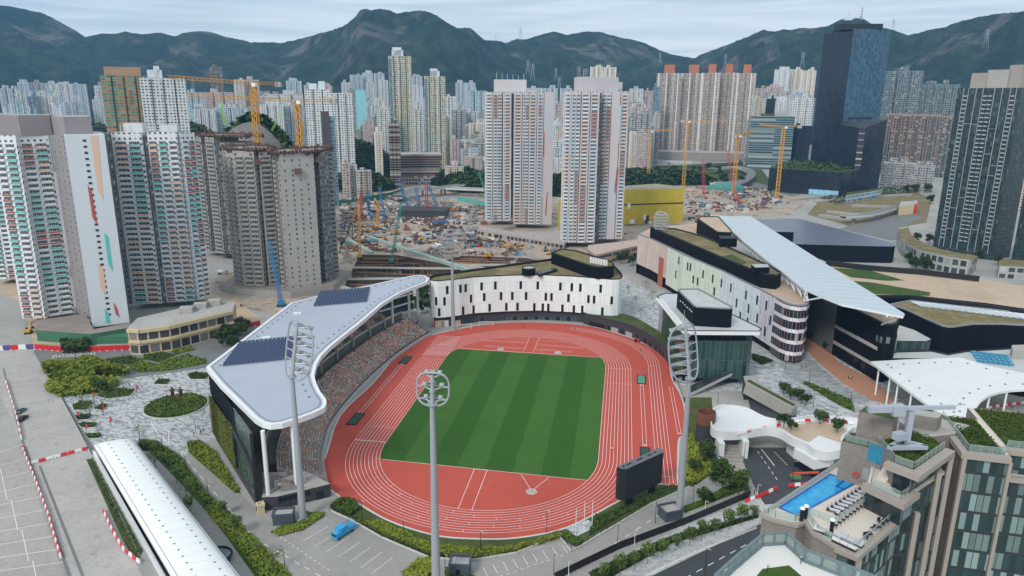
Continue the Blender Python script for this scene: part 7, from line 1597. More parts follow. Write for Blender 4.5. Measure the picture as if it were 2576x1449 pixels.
gl=root('glass_lift_shelter',G(545,1410),'curved glass shelter half hidden beside the white station roof','shelter');p=G(548,1408);m=M();m.tube([(p.x+3.5*math.cos(a),p.y+3.5*math.sin(a),1.4)for a in[i*PI/10 for i in range(21)]],.3,6);m.build('rim',M_black,gl);m=M();m.cyl(p,3.3,1.3,20);m.build('glass_drum',M_glassc,gl)
# road and parking lines
mk_=M()
def dash(a,b,n,fill=.5,w=.18,z=.1,P=None):
 a,b=G(*a),G(*b)
 for i in range(n):line([a+(b-a)*(i/n),a+(b-a)*((i+fill)/n)],w,z=z,mm=P or mk_)
def ln(a,b,w=.14,z=.1):line([G(*a),G(*b)],w,z=z,mm=mk_)
dash((455,1142),(640,1355),10,.5,.2);dash((640,1355),(850,1475),8,.5,.2);dash((685,1338),(835,1440),14,.5,.15)
for i in range(8):ln((734+29*i,1348+13.5*i),(798+27*i,1312+13*i))
for i in range(9):ln((1215+25*i,1428-7*i),(1228+25*i,1449-7.5*i+3))
dash((1220,1463),(1425,1395),12,.5,.15);dash((1380,1462),(1556,1372),6,.45,.2);dash((1545,1370),(1700,1268),6,.45,.2)
for a,b in(((1560,1449),(1905,1284)),):pass
dash((1660,1490),(1915,1350),9,.5,.2);dash((1700,1505),(1930,1375),8,.5,.2)
for k in(0,1):line([G(1560,1480+k*3),G(1717,1402+k*3),G(1904,1326+k*3)],.16,z=.1,mm=mk_)
dash((1906,1136),(1960,1215),6,.5,.2);ln((1915,1130),(1948,1172),.25);dash((1948,1138),(1982,1172),8,.5,.3)
for i in range(10):ln((-5,1140+33*i),(60+11*i,1118+33*i),.18,.09)
for i in range(5):ln((3+27*i-2,1190+77*i-10),(18+27*i,1268+77*i-10),.16,.09)
# roundabout markings
rc=G(443,1022)
for k in range(34):
 a=PI*.75+k*.06;line([rc+Vector((18*math.cos(a),18*math.sin(a),0)),rc+Vector((18*math.cos(a+.03),18*math.sin(a+.03),0))],.3,z=.1,mm=mk_)
line([G(379,1063),G(400,1095),G(427,1119)],.25,z=.1,mm=mk_);line([G(442,1062),G(425,1085),G(424,1110),G(427,1119)],.25,z=.1,mm=mk_)
for i in range(5):ln((384+4*i,1068+7*i),(438-4*i,1066+7*i),.2)
for q in((352,1070),(357,1040),(444,1120)):P_=[G(q[0]-4,q[1]+4),G(q[0],q[1]-5),G(q[0]+4,q[1]+4)];line(P_+P_[:1],.3,z=.1,mm=mk_)
tag(mk_.build('road_markings',M_line),kind='structure')
dr=M()
for a,b,w_ in(((86,884),(233,1130),.9),((100,1172),(228,1500),.7),((48,1085),(175,1449),.8),((8,925),(46,1075),.6),((233,1150),(352,1400),.35)):line([G(*a),G(*b)],w_,z=.075,mm=dr)
tag(dr.build('drain_channel',M_greyasph),kind='structure')
# barriers and hoardings
def barrier_proto(mat,label):
 r=root('water_barrier',(0,0,0),label,'barrier','barriers');m=M()
 P=[(-.95,-.3),(.95,-.3),(.95,.3),(-.95,.3)];T=[(-.85,-.1),(.85,-.1),(.85,.1),(-.85,.1)]
 for i in range(4):j=(i+1)%4;m.face([(*P[i],.25),(*P[j],.25),(*T[j],1.15),(*T[i],1.15)])
 m.face([(*t,1.15)for t in T]);m.build('body',mat,r,world=False)
 for x in(-.6,.6):m=M();m.box((x,0,0),(.4,.55,.25));m.build('foot',mat,r,world=False)
 return r
PROT={'red':barrier_proto(M_redp,''),'white':barrier_proto(M_white,'')};used=set()
def barrow(pts,pat,where,group,z=.05,step=2.05,px=True,sc=1.):
 P=[G(*q,z)for q in pts]if px else[Vector(q)for q in pts];k=0;s_=0
 for i in range(len(P)-1):
  a,b=P[i],P[i+1];L=(b-a).length;d=(b-a).normalized();rz=math.atan2(d.y,d.x)
  while s_<L:
   c='red' if pat[k%len(pat)]=='r' else 'white';p=a+d*s_;lab='%s plastic water barrier %s'%(c,where)
   pr=PROT[c]
   if c not in used:used.add(c);pr.location=p;pr.rotation_euler=(0,0,rz);pr['label']=lab;pr['group']=group;o=pr
   else:o=copy_tree(pr,KIDS,p,rz,lab)
   o['group']=group;s_+=step;k+=1
  s_-=L
barrow([(57,1129),(88,1205),(120,1290),(153,1403)],'rw','beside the parking lot','striped barriers beside the parking lot')
barrow([(88,1166),(140,1152),(232,1128)],'wrwwrrwr','closing the wide road','barriers across the wide road')
barrow([(262,1291),(285,1340),(312,1385),(352,1418)],'rw','curving over the lower concrete road','barriers curving over the lower road')
barrow([(15,960),(30,1010),(45,1060),(55,1110)],'rww','along the left border of the wide road','barriers along the left road border')
barrow([(1860,1093),(1905,1083),(1950,1075),(2000,1062),(2060,1060),(2150,1068)],'wwr','lining the white deck','barriers lining the white deck',8.2)
barrow([(1880,1262),(1912,1250),(1952,1232)],'rwrr','at the mouth of the link road near the hotel','barriers at the link road')
barrow([(1990,1224),(2025,1222)],'rwr','beside the boom lift','barriers on the link road')
barrow([(2480,1030),(2520,1022),(2590,1015)],'rw','under the white shell roof','barriers under the shell roof')
barrow([(1735,985),(1732,965)],'r','by the escalator foot','barriers by the escalators')
rng=random.Random(9)
def hoard(pts,mats,where,group,h=2.4,step=3.2,cat='hoarding panel'):
 P=[G(*q)for q in pts];s_=0;k=0
 for i in range(len(P)-1):
  a,b=P[i],P[i+1];L=(b-a).length;d=(b-a).normalized();n=Vector((d.y,-d.x,0))
  while s_<L:
   p=a+d*s_;mn,mt=mats[k%len(mats)];r=root('hoarding_panel',p,'%s hoarding panel %s'%(mn,where),cat,group);m=M();m.bar(p+Vector((0,0,h/2+.1)),p+d*(step*.97)+Vector((0,0,h/2+.1)),.12,h);m.build('panel',mt,r)
   m=M();m.box((*p.xy,0),(.6,.9,.3),math.atan2(d.y,d.x));m.build('foot',M_white,r);s_+=step;k+=1
  s_-=L
M_hred=mk('red_hoarding',(.60,.012,.02),.55,var=.1);M_hpur=mk('purple_banner',(.09,.07,.25),.6);M_hnet=mk('dark_green_hoarding',(.03,.14,.08),.8)
hoard([(88,878),(155,884),(235,884),(390,877),(470,862),(540,845),(652,818)],[('red',M_hred)]*7+[('purple',M_hpur)],'before the cream building','red hoarding row')
hoard([(-30,884),(85,878)],[('red',M_hred),('white',M_white),('purple',M_hpur)],'across the top of the wide road','mixed hoarding row')
hoard([(845,520),(905,512),(985,496),(1010,488)],[('dark green',M_hnet)],'before the elevated road','green hoarding row',6,9)
hoard([(1150,505),(1225,520)],[('teal',mk('teal_hoarding',(.08,.38,.33),.7))],'beside the left twin tower','teal hoarding row',5,8)
hoard([(860,480),(940,458),(985,475)],[('rusty red',mk('rust_red_hoarding',(.25,.05,.04),.8))],'near the brown banded office','rust red hoarding row',5,10)
# fences
def fence(pts,lab,h=1.8,step=2.5,mat=None,solid=False,wall=.5,z=.05):
 P=[G(*q,z)for q in pts];r=root('fence',P[0],lab,'fence');m=M();mp2=M()
 for i in range(len(P)-1):
  a,b=P[i],P[i+1];d=b-a;L=d.length;d.normalize();k=max(1,int(L/step))
  for j in range(k):p=a+d*(L*j/k);m.bar(p,p+Vector((0,0,h)),.1)
  for zz in((.3,h)if not solid else(h,)):m.bar(a+Vector((0,0,zz)),b+Vector((0,0,zz)),.06)
  if solid:mp2.bar(a+Vector((0,0,h/2+.1)),b+Vector((0,0,h/2+.1)),.05,h-.2)
  else:mp2.bar(a+Vector((0,0,wall/2)),b+Vector((0,0,wall/2)),.25,wall)
 m.build('posts_and_rails',mat or M_black,r);mp2.build('solid_panel' if solid else 'low_wall',(mat or M_black)if solid else M_kerbw,r)
fence([(1395,1462),(1560,1382),(1720,1322),(1885,1252)],'tall solid black fence between the service road and the tree lined footpath',2.4,2.5,None,True)
fence([(832,1286),(880,1308),(960,1353),(1080,1404),(1180,1412),(1300,1392),(1405,1348),(1437,1388),(1460,1376),(1560,1316),(1640,1268),(1735,1226)],'thin dark fence on a low wall following the bend of the track')
fence([(1696,950),(1712,990),(1722,1020)],'short dark railing at the outer edge of the red surface by the glass pavilion')
fence([(150,995),(185,1060),(232,1150)],'row of dark bollard posts with chain between the plaza and the wide road',1.1,1.6)
fence([(1010,605),(1200,600),(1330,650),(1420,668)],'blue grey site fence crossing the construction yard',2,4,mk('site_fence_blue',(.15,.2,.3),.6))
fence([(905,640),(1060,640),(1180,676)],'site railing above the excavation',1.4,4,bpy.data.materials['site_fence_blue'])
# trees
def tree_proto(kind,h,cr_,n,ls,mat,seed,trunk=.14,lo=.4):
 rng=random.Random(seed);r=root('tree',(0,0,0),kind,'tree');m=M();t=h*lo
 m.tube([(0,0,-.1),(.05,.03,t*.6),(0,.05,h*.75)],[trunk,trunk*.8,trunk*.3],6)
 for k in range(5):a=k*1.3+rng.random();m.tube([(0,0,t*(.7+.1*k)),(cr_*.6*math.cos(a),cr_*.6*math.sin(a),h*(.55+.08*k))],[trunk*.5,trunk*.15],4)
 m.build('trunk',M_bark,r,world=False);m=M();cl=[]
 for k in range(14):a,e=rng.uniform(0,2*PI),rng.random();q=rng.random()**.5*cr_*.75;cl.append((q*math.cos(a),q*math.sin(a),t+(h-t)*(.15+.75*e*(1-.3*q/cr_)),cr_*rng.uniform(.3,.48)))
 for k in range(n):
  x,y,z,s_=rng.choice(cl);v=Vector((rng.gauss(0,1),rng.gauss(0,1),rng.gauss(0,.8))).normalized()*s_*rng.random()**.35;leafquad(m,Vector((x,y,z))+v,ls*rng.uniform(.6,1.3),0,rng)
 m.build('crown',mat,r,world=False);return r
TP_={'street':tree_proto('',5.6,1.9,420,.2,M_leafl,1,.09),'round':tree_proto('',5.2,2.2,900,.24,M_leaf,2,.15,.3),'big':tree_proto('',9.5,4.0,1300,.36,M_leaf,3,.25,.3),'bare':tree_proto('',6.5,2.6,140,.16,M_leafl,4,.12,.3)}
tu=set();rng=random.Random(21)
def plant(kind,q,label,group=None,z=0,sc=1.):
 p=G(*q,z);s_=sc*rng.uniform(.85,1.15);pr=TP_[kind];rz=rng.uniform(0,6)
 if kind not in tu:tu.add(kind);o=pr;o.location=p;o.rotation_euler=(0,0,rz);o.scale=(s_,)*3;o['label']=label
 else:o=copy_tree(pr,KIDS,p,rz,label,s_)
 if group:o['group']=group
for i,q in enumerate([(1520,1462),(1560,1446),(1597,1433),(1629,1426-8),(1665,1404),(1699,1386),(1734,1373),(1764,1359),(1797,1346),(1834,1334),(1866,1319),(1894,1309)]):plant('street',q,'young street tree in the row by the dark road','street trees along the dark road')
for q,l in(((1772,1266),'bushy tree standing before the black notice fence by the service road'),((1817,1239),'thin leaved tree left of the tall tree on the road island'),((1857,1244),'tall dark tree on the island beside the link road'),((1771,1166),'large dark tree at the foot of the rusty cylinder tower'),((1745,1190),'tree on the verge right of the leaning mast'),((2077,882),'single tree standing in the shopping street'),((2042,856),'tree at the far end of the shopping street')):plant('big' if 'arge' in l or 'tall' in l else 'round',q,l)
for q,z in(((1971,993),0),((1989,1006),0),((2007,1009),0),((2026,1021),0)):plant('round',q,'dense round tree in the clump beside the sunken ramp','round trees beside the ramp',z)
for q in((1971,1073),(1989,1086),(2062,1068),(2106,1089)):plant('round',q,'dense round tree planted on the white deck','round trees on the deck',8)
for q,l in(((213,1035),'tall thin tree on the diamond shaped planter'),((253,990),'dark tree at the left end of the big lawn planter'),((298,1000),'airy tree in the middle of the big lawn planter'),((327,978),'thin tree at the top of the big lawn planter'),((258,1028),'thin tree on the small planter below the big one'),((228,1056),'half bare tree beside the white bench')):plant('round' if 'dark' in l else 'bare',q,l,None,0,1.25)
for q in((562,872),(575,850),(592,862),(608,848),(600,835),(620,838),(585,885)):plant('big',q,'leafy tree behind the grandstand roof corner','trees behind the grandstand corner',0,.9)
for q in((1045,770),(1060,755),(1078,745),(1052,790),(1074,785),(1070,770)):plant('big',q,'dark tree between the grandstand and the white building','trees between stand and white building',0,.8)
for q in((1530,660),(1545,650),(1560,665),(1575,655),(1590,670),(1555,640),(1600,660)):plant('big',q,'tree between the white and the finned building','trees between the two striped buildings',0,.8)
for q in((1580,740),(1600,765),(1625,730),(1640,755),(1612,800)):plant('bare',q,'almost leafless young tree on the pale plaza','bare young trees on the plaza')
for q in((360,1150),(392,1180),(470,1250),(480,1290),(445,1215),(560,1300),(600,1345),(650,1400),(690,1440)):plant(rng.choice(['bare','street','round']),q,'slender tree in the planted verge behind the station roof','trees in the verge behind the station roof')
plant('bare',(352,1105),'leafless tree at the end of the station roof')
for k in range(60):
 x,y=rng.choice([(rng.uniform(2265,2345),rng.uniform(600,690)),(rng.uniform(2440,2570),rng.uniform(600,690)),(rng.uniform(1570,1900),rng.uniform(425,470)),(rng.uniform(2240,2340),rng.uniform(420,520)),(rng.uniform(1380,1420),rng.uniform(440,480))]);w_='round the dark tower podium' if x>2230 else 'in the valley behind the twins'
 plant('big',(x,y),'green tree '+w_,'trees '+w_,0,1.3 if y<520 else.9)
# lamps, poles
def lamp(q,top,label,group,kind='single',z=0):
 p=G(*q,z);h=max(3.5,min(13,HT(p,top)-z));r=root('street_lamp' if kind!='flag' else 'flagpole',p,label,'street lamp' if kind!='flag' else 'flagpole',group);wh=kind in('white','flag');m=M();m.cyl(p,.14 if kind=='flag' else.1,h,6,0,.07);m.build('pole',M_white if wh else M_black,r)
 if kind=='flag':m=M();m.ball((p.x,p.y,p.z+h),.14,6,4);m.build('finial',M_steel,r);return
 m=M();m.bar((p.x,p.y,p.z+h),(p.x+.9,p.y-.5,p.z+h+.05),.22,.1);m.build('lamp_head',M_steel,r)
 if kind=='double':m=M();m.bar((p.x,p.y,p.z+h),(p.x-.9,p.y+.5,p.z+h+.05),.22,.1);m.build('lamp_head',M_steel,r)
 if kind=='banner':m=M();m.box((p.x+.45,p.y,p.z+h*.45),(.7,.06,1.6));m.build('banner',M_redp,r)
for q,t in(((468,1188),1144),((525,1253),1204),((717,1430),1384),((410,1136),1096),((493,1091),1052)):lamp(q,t,'dark street lamp on the road behind the grandstand','lamps along the rear service road')
for q,t in(((912,1319),1259),((1017,1359),1308),((1209,1391),1336),((1375,1341),1284),((1120,1455),1394)):lamp(q,t,'dark lamp post in the hedge round the near bend','lamps round the near bend')
for q,t in(((1393,1446),1391),((1553,1372),1316),((1648,1317),1257),((1742,1279),1221),((1837,1239),1179),((1870,1169),1116)):lamp(q,t,'dark street lamp on the service road right of the near bend','lamps on the right service road')
for q,t in(((1992,1214),1159),((2045,1026),993),((2139,1017),983),((2112,1067),1039),((1805,1016),986),((1828,1052),1009),((1975,928),893),((2035,965),928),((1968,905),873)):lamp(q,t,'thin dark lamp post on the paved plaza at right','lamps on the right plaza')
for q,t in(((1430,1455),1411),((1596,1371),1333),((1772,1299),1261),((1904,1253),1219)):lamp(q,t,'white lamp post along the black fence','white lamps along the black fence','white')
lamp((1772,1462),1380,'white two armed lamp post in the middle of the dark road',None,'double')
for i,(q,t)in enumerate((((1448,1344),1278),((1469,1334),1261),((1489,1324),1260))):lamp(q,t,'white flagpole on the paved square below the track','flagpoles','flag')
for q,t in(((237,1013),976),((260,1044),1009),((279,1073),1046),((218,1094),1059),((197,1059),1030),((345,990),965),((695,820),790)):lamp(q,t,'plaza lamp post carrying a small red banner','banner lamp posts on the plaza','banner')
sheet('flag_square',[(1422,1330),(1480,1308),(1500,1326),(1450,1350)],.1,M_pave)
# small buildings
def hut(q,sz,rz,lab,wall,top,extra=None):
 p=G(*q);r=root('service_hut',p,lab,'hut');m=M();m.box(p,sz,rz,0,1);m.build('walls',[wall,top],r);m=M();c,s_=math.cos(rz),math.sin(rz)
 for i,(dx,dy,a,b)in enumerate(((0,sz[1]/2,sz[0],.2),(0,-sz[1]/2,sz[0],.2),(sz[0]/2,0,.2,sz[1]),(-sz[0]/2,0,.2,sz[1]))):m.box((p.x+c*dx-s_*dy,p.y+s_*dx+c*dy,sz[2]-.1+.01*i),(a+.2,b+.2,.7),rz)
 m.build('parapet',wall,r);m=M();m.box((p.x-.3+c*0+s_*(sz[1]/2+.03),p.y-c*(sz[1]/2+.03),.1),(1.0,.1,2.1),rz);m.build('door',M_winrow,r)
M_slate=mk('slate_blue_wall',(.06,.075,.095),.6,var=.1)
hut((657,1291),(1.8,1.8,2.6),.7,'cream guard booth at the corner of the grandstand base',M_cream,M_cream);hut((715,1312),(5.5,3.6,2.8),.3,'slate blue plant enclosure beside the left mast foot',M_slate,M_conc);hut((1158,1440),(5,4,3.2),.1,'slate blue hut with white roof beside the nearest mast',M_slate,M_conc);hut((1685,1300),(5.5,4.5,2.6),.5,'slate blue hut with pale roof beside the right mast foot',M_slate,M_conc)
# vehicles
M_tyre=mk('tyre_rubber',(.015,.015,.017),.8);M_carg=mk('car_window_glass',(.02,.025,.03),.1)
def wheels(r,xs,y,rad):
 for x in xs:
  for s_ in(-1,1):m=M();m.tube([(x,s_*y,rad),(x,s_*(y-.22),rad)],rad,12);m.build('wheel',M_tyre,r,world=False)
def car(q,rz,col,lab,nm):
 r=root('parked_car',G(*q,.1),lab,'car',None,rz);paint=mk(nm,col,.3,.2,var=.03);m=M();prof=[(-2.2,.35),(-2.2,.8),(-1.9,.95),(-1.2,1.0),(1.1,1.0),(2.0,.85),(2.25,.65),(2.25,.35)]
 for s_ in(-.9,.9):m.face([(x,s_,z)for x,z in(prof if s_<0 else prof[::-1])])
 for i in range(len(prof)):(x0,z0),(x1,z1)=prof[i],prof[(i+1)%len(prof)];m.face([(x0,-.9,z0),(x0,.9,z0),(x1,.9,z1),(x1,-.9,z1)])
 m.build('body',paint,r,world=False);m=M();B=[(-1.6,-.82),(1.0,-.82),(1.0,.82),(-1.6,.82)];T=[(-1.0,-.65),(.3,-.65),(.3,.65),(-1.0,.65)]
 for i in range(4):j=(i+1)%4;m.face([(*B[i],1.0),(*B[j],1.0),(*T[j],1.45),(*T[i],1.45)])
 m.build('windows',M_carg,r,world=False);m=M();m.box((-.35,0,1.45),(1.35,1.32,.04));m.build('roof',paint,r,world=False);wheels(r,(-1.35,1.4),.92,.34)
 for s_ in(-.6,.6):m=M();m.box((2.22,s_,.62),(.1,.35,.15));m.build('headlight',M_lamp,r,world=False)
car((53,1036),1.75,(.16,.19,.22),'grey car parked further up the wide concrete road','grey_car_paint');car((58,1055),1.8,(.02,.02,.022),'black car parked behind the grey one on the wide road','black_car_paint')
tq,tr_=G(846,1357),G(884,1332);dd_=tr_-tq;tk=root('box_truck',(tq+tr_)/2,'bright blue lorry with a closed box and caged rear parked in the bays','truck',None,math.atan2(-dd_.y,-dd_.x));M_tb=mk('bright_blue_paint',(.03,.30,.58),.4,var=.05)
Lk=7.2
m=M();m.box((Lk/2-.9,0,.6),(1.7,2.0,1.5));m.build('cab',M_tb,tk,world=False);m=M();m.face([(Lk/2-.04,-.85,1.35),(Lk/2-.04,.85,1.35),(Lk/2-.2,.85,2.08),(Lk/2-.2,-.85,2.08)]);m.face([(Lk/2+.0,-.9,1.3),(Lk/2,.9,1.3),(Lk/2,.9,2.0),(Lk/2,-.9,2.0)]);m.build('windscreen',M_carg,tk,world=False)
m=M();m.box((.9,0,.85),(2.4,2.2,2.2));m.build('cargo_box',M_tb,tk,world=False);m=M();m.box((-1.9,0,.8),(3.2,2.2,.9));m.build('rear_bed',M_tb,tk,world=False);m=M();m.face([(Lk/2-1.75,-1,2.1),(Lk/2-.3,-.8,2.15),(Lk/2-1.75,0,3.0)]);m.face([(Lk/2-.3,.8,2.15),(Lk/2-1.75,1,2.1),(Lk/2-1.75,0,3.0)]);m.face([(Lk/2-.3,-.8,2.15),(Lk/2-.3,.8,2.15),(Lk/2-1.75,0,3.05)]);m.build('wind_deflector',M_tb,tk,world=False)
m=M()
for x in(-3.4,-2.6,-1.8,-1.0):
 for s_ in(-1.05,1.05):m.bar((x,s_,1.7),(x,s_,3.0),.08)
for s_ in(-1.05,1.05):m.bar((-3.4,s_,3.0),(-.4,s_,3.0),.08);m.bar((-3.4,s_,2.3),(-.4,s_,2.3),.08)
m.bar((-3.4,-1.05,3.0),(-3.4,1.05,3.0),.08);m.build('cage',M_tb,tk,world=False);wheels(tk,(-2.2,2.5),1.05,.45)
tq=G(1602,860);t_=root('tractor',tq,'small orange red tractor parked at the wall of the outer bend','tractor',None,.3);M_or=mk('orange_red_paint',(.6,.07,.02),.5);m=M();m.box((.6,0,.5),(1.6,.8,.7));m.build('bonnet',M_or,t_,world=False);m=M();m.box((-.6,0,2.0),(1.3,1.2,.12));m.build('canopy',M_or,t_,world=False)
for s_ in(-.5,.5):m=M();m.bar((-1.1,s_,.8),(-1.1,s_,2.0),.07);m.build('canopy_post',M_black,t_,world=False)
wheels(t_,(-.7,),.7,.6);wheels(t_,(1.1,),.6,.35)
bl=root('boom_lift',G(2000,1205),'orange red boom lift machine on the dark link road','boom lift');p=G(2000,1205);m=M();m.box((p.x,p.y,.3),(3,1.8,1.1),.2);m.build('chassis',mk('green_chassis',(.08,.25,.1),.6),bl);m=M();m.bar((p.x-1,p.y,1.9),(p.x+7,p.y+1,2.4),.5);m.bar((p.x-1,p.y,1.2),(p.x+.5,p.y,2.0),.7);m.build('boom',M_or,bl)
# people and the pair of statues
M_skin=mk('skin',(.45,.27,.18),.6);M_rbz=mk('dark_rust_bronze',(.10,.04,.03),.55,var=.4,sc=1.5)
CL=[mk('navy_clothes',(.02,.03,.08),.9),mk('white_shirt',(.65,.65,.65),.9),mk('black_clothes',(.02,.02,.02),.9),mk('orange_vest',(.7,.16,.03),.8),mk('green_vest',(.2,.5,.1),.8),mk('grey_trousers',(.12,.12,.13),.9)]
def figure(name,J,mats,zs=(.88,1.42)):
 V=[(0,0,.95),(0,0,1.15),(0,0,1.40),(0,0,1.50),(0,.02,1.62),(0,.02,1.72)];Rr=[.14,.135,.15,.06,.095,.08];Ed=[(0,1),(1,2),(2,3),(3,4),(4,5)]
 for s_,(arm,leg)in zip((-1,1),J):
  k=len(V);V+=[(s_*.19,0,1.40)]+[(s_*a[0],a[1],a[2])for a in arm];Rr+=[.065,.045,.035,.04];Ed+=[(2,k),(k,k+1),(k+1,k+2),(k+2,k+3)]
  k=len(V);V+=[(s_*.09,0,.9)]+[(s_*a[0],a[1],a[2])for a in leg];Rr+=[.1,.065,.045,.05];Ed+=[(0,k),(k,k+1),(k+1,k+2),(k+2,k+3)]
 me=bpy.data.meshes.new(name);me.from_pydata(V,Ed,[]);o=bpy.data.objects.new(name,me);COL.objects.link(o);md=o.modifiers.new('skin','SKIN');sv=me.skin_vertices[0].data if me.skin_vertices else None
 if sv is None:
  import bmesh
  bm=bmesh.new();bm.from_mesh(me);bm.verts.layers.skin.verify();bm.to_mesh(me);bm.free();sv=me.skin_vertices[0].data
 for i,r_ in enumerate(Rr):sv[i].radius=(r_,r_*.85)
 sv[0].use_root=True;o.modifiers.new('sub','SUBSURF').levels=1;bpy.context.view_layer.update();ev=o.evaluated_get(bpy.context.evaluated_depsgraph_get());nm=bpy.data.meshes.new_from_object(ev);bpy.data.objects.remove(o)
 for m_ in mats:nm.materials.append(m_)
 for f in nm.polygons:
  z=f.center.z;x=abs(f.center.x);f.material_index=0 if z<zs[0]and x<.3 and len(mats)>1 else(2 if len(mats)>2 and(z>zs[1]+.06 or(x>.24 and z<.95))else min(1,len(mats)-1))
 nm.polygons.foreach_set('use_smooth',[True]*len(nm.polygons));return nm
STAND=[([(.25,.02,1.12),(.27,.08,.88),(.27,.12,.78)],[(.1,.03,.5),(.1,-.02,.08),(.11,.12,.04)])]*2
WALK=[([(.24,.12,1.14),(.25,.3,.95),(.24,.36,.88)],[(.1,-.12,.52),(.1,-.32,.12),(.1,-.22,.05)]),([(.24,-.14,1.14),(.25,-.1,.9),(.25,-.05,.8)],[(.1,.2,.52),(.1,.25,.08),(.1,.4,.05)])]
REACH=[([(.42,.1,1.42),(.7,.2,1.5),(.82,.22,1.52)],[(.12,.3,.55),(.12,.2,.12),(.12,.34,.05)]),([(.4,-.1,1.3),(.6,-.3,1.3),(.7,-.36,1.3)],[(.16,-.35,.6),(.3,-.75,.35),(.34,-.85,.3)])]
PM=[figure('person',p,[CL[a],CL[b],M_skin])for p,a,b in((STAND,0,2),(WALK,2,1),(STAND,5,3),(WALK,0,0),(WALK,5,4),(STAND,2,2))]
DES=['standing person in dark top','walking person in white shirt','standing worker in orange vest','walking person in navy clothes','walking worker in green vest','standing person in black']
for k,(q,i,w_)in enumerate((((1375-61,822),5,'on the far red surface by the wall'),((1319,824),3,'beside another on the far red surface'),((1445,830),0,'by the far striped lanes'),((1369,856),1,'inside the far infield'),((1612,884),3,'on the outer red bend'),((1539,1135),1,'on the right hand lanes near the turf'),((1455,1361),5,'by the fence corner below the flags'),((1499,1303),5,'on the verge beside the flagpoles'),((506,1091),3,'left in the group near the grandstand'),((512,1088),0,'middle of the group near the grandstand'),((488,1097),3,'apart from the group near the grandstand'),((122,1009),1,'crossing the wide concrete road'),((275,905),3,'on the grey path of the square'),((530,875),4,'on the grey ramp beside the stand'),((2016,927),5,'on the pale plaza before the shopping street'),((2027,928),3,'next to another on the pale plaza'),((2135,953),5,'left of three in the shopping street'),((2139,954),1,'middle of three in the shopping street'),((2144,953),0,'right of three in the shopping street'),((1886,1246),3,'by the barriers near the link road'),((1897,1243),5,'next to the barriers near the link road'),((1820,1298),2,'on the tree lined footpath'),((1820,1172),4,'near the stairs under the white deck'),((1801,1150),1,'beside the stairs under the white deck'),((2087,1058),4,'behind the barriers on the plaza'),((1889,1130),2,'walking up the dark link road'),((2546,1030),3,'under the arched white roof'))):
 o=bpy.data.objects.new('person',PM[i]);COL.objects.link(o);o.location=G(*q,.12);o.rotation_euler=(0,0,(k*1.7)%6);tag(o,DES[i]+' '+w_,'person')
for(dx,rz,l)in((-1.6,1.2,'rust coloured statue of a running figure stretching an arm back, left of the pair'),(1.9,1.0,'rust coloured statue of a running figure leaning forward, right of the pair')):
 if 'sm' not in globals()or not isinstance(sm,bpy.types.Mesh):sm=figure('statue',REACH,[M_rbz])
 r=root('statue',ic+Vector((dx,1,.44)),l,'statue',None,rz);o=bpy.data.objects.new('bronze_figure',sm);COL.objects.link(o);o.parent=r;o.scale=(4.2,4.2,4.2)
tx=bpy.data.curves.new('lettering','FONT');tx.body='STATION SQUARE';tx.size=1.9;tx.extrude=.1;tx.space_character=1.15;tx.align_x='CENTER';tx.materials.append(M_white);tp_=bpy.data.objects.new('t',tx);COL.objects.link(tp_);bpy.context.view_layer.update();tm_=bpy.data.meshes.new_from_object(tp_.evaluated_get(bpy.context.evaluated_depsgraph_get()));bpy.data.objects.remove(tp_);to_=bpy.data.objects.new('lettering_sign',tm_);COL.objects.link(to_)
to_.location=G(187,897,.9);to_.rotation_euler=(PI/2,0,.42);tag(to_,'white upright letters reading STATION SQUARE before a clipped hedge','sign')
sg=root('direction_sign',G(2043,1160),'black sign box with a white square on the white ticket hall','sign');wv=[G(2010,1120,6.2),G(2090,1150,6.2)]
wq=[G(1998,1128,6.2),G(2090,1150,6.2)];winpatch(sg,wq,2041,1156,3.4,3.4,M_black,'sign_box',.5);winpatch(sg,wq,2043,1156,1.2,2.2,M_white,'white_square',.56)
m=M();s_,p=onwall(wq[0],wq[1],2017,1146);d=(wq[1]-wq[0]);d.z=0;d.normalize();n=Vector((d.y,-d.x,0));n=(n if n.dot(CP-p)>0 else-n)*.4
for a,b in(((-1.2,0),(1.5,0)),((-1.2,0),(-.4,.7)),((-1.2,0),(-.4,-.7))):m.bar(p+n+d*a[0]+Vector((0,0,a[1])),p+n+d*b[0]+Vector((0,0,b[1])),.12,.12)
m.build('arrow',M_black,sg)
# cranes
M_cy=mk('crane_yellow',(.62,.30,.03),.5);M_crr=mk('crane_red',(.45,.04,.05),.5);M_cb=mk('crane_blue',(.03,.2,.42),.5);M_ct=mk('crane_teal',(.03,.3,.27),.5);M_cg=mk('boom_light_green',(.25,.62,.06),.5);M_cgr=mk('crane_grey',(.35,.38,.4),.5)
def lattice(a,b,w,mat,name,r,n=None,t=None):
 a,b=Vector(a),Vector(b);d=b-a;L=d.length;d.normalize();x=d.cross(Vector((0,0,1))if abs(d.z)<.9 else Vector((1,0,0))).normalized()*w/2;y=d.cross(x);t=t or w*.16;n=n or max(3,int(L/w/1.3));m=M();C_=[x+y,x-y,-x-y,-x+y]
 for c in C_:m.bar(a+c,b+c,t)
 for i in range(n):
  p,q=a+d*(L*i/n),a+d*(L*(i+1)/n)
  for j in range(4):m.bar(p+C_[j],q+C_[(j+1)%4],t*.7)
 return m.build(name,mat,r)
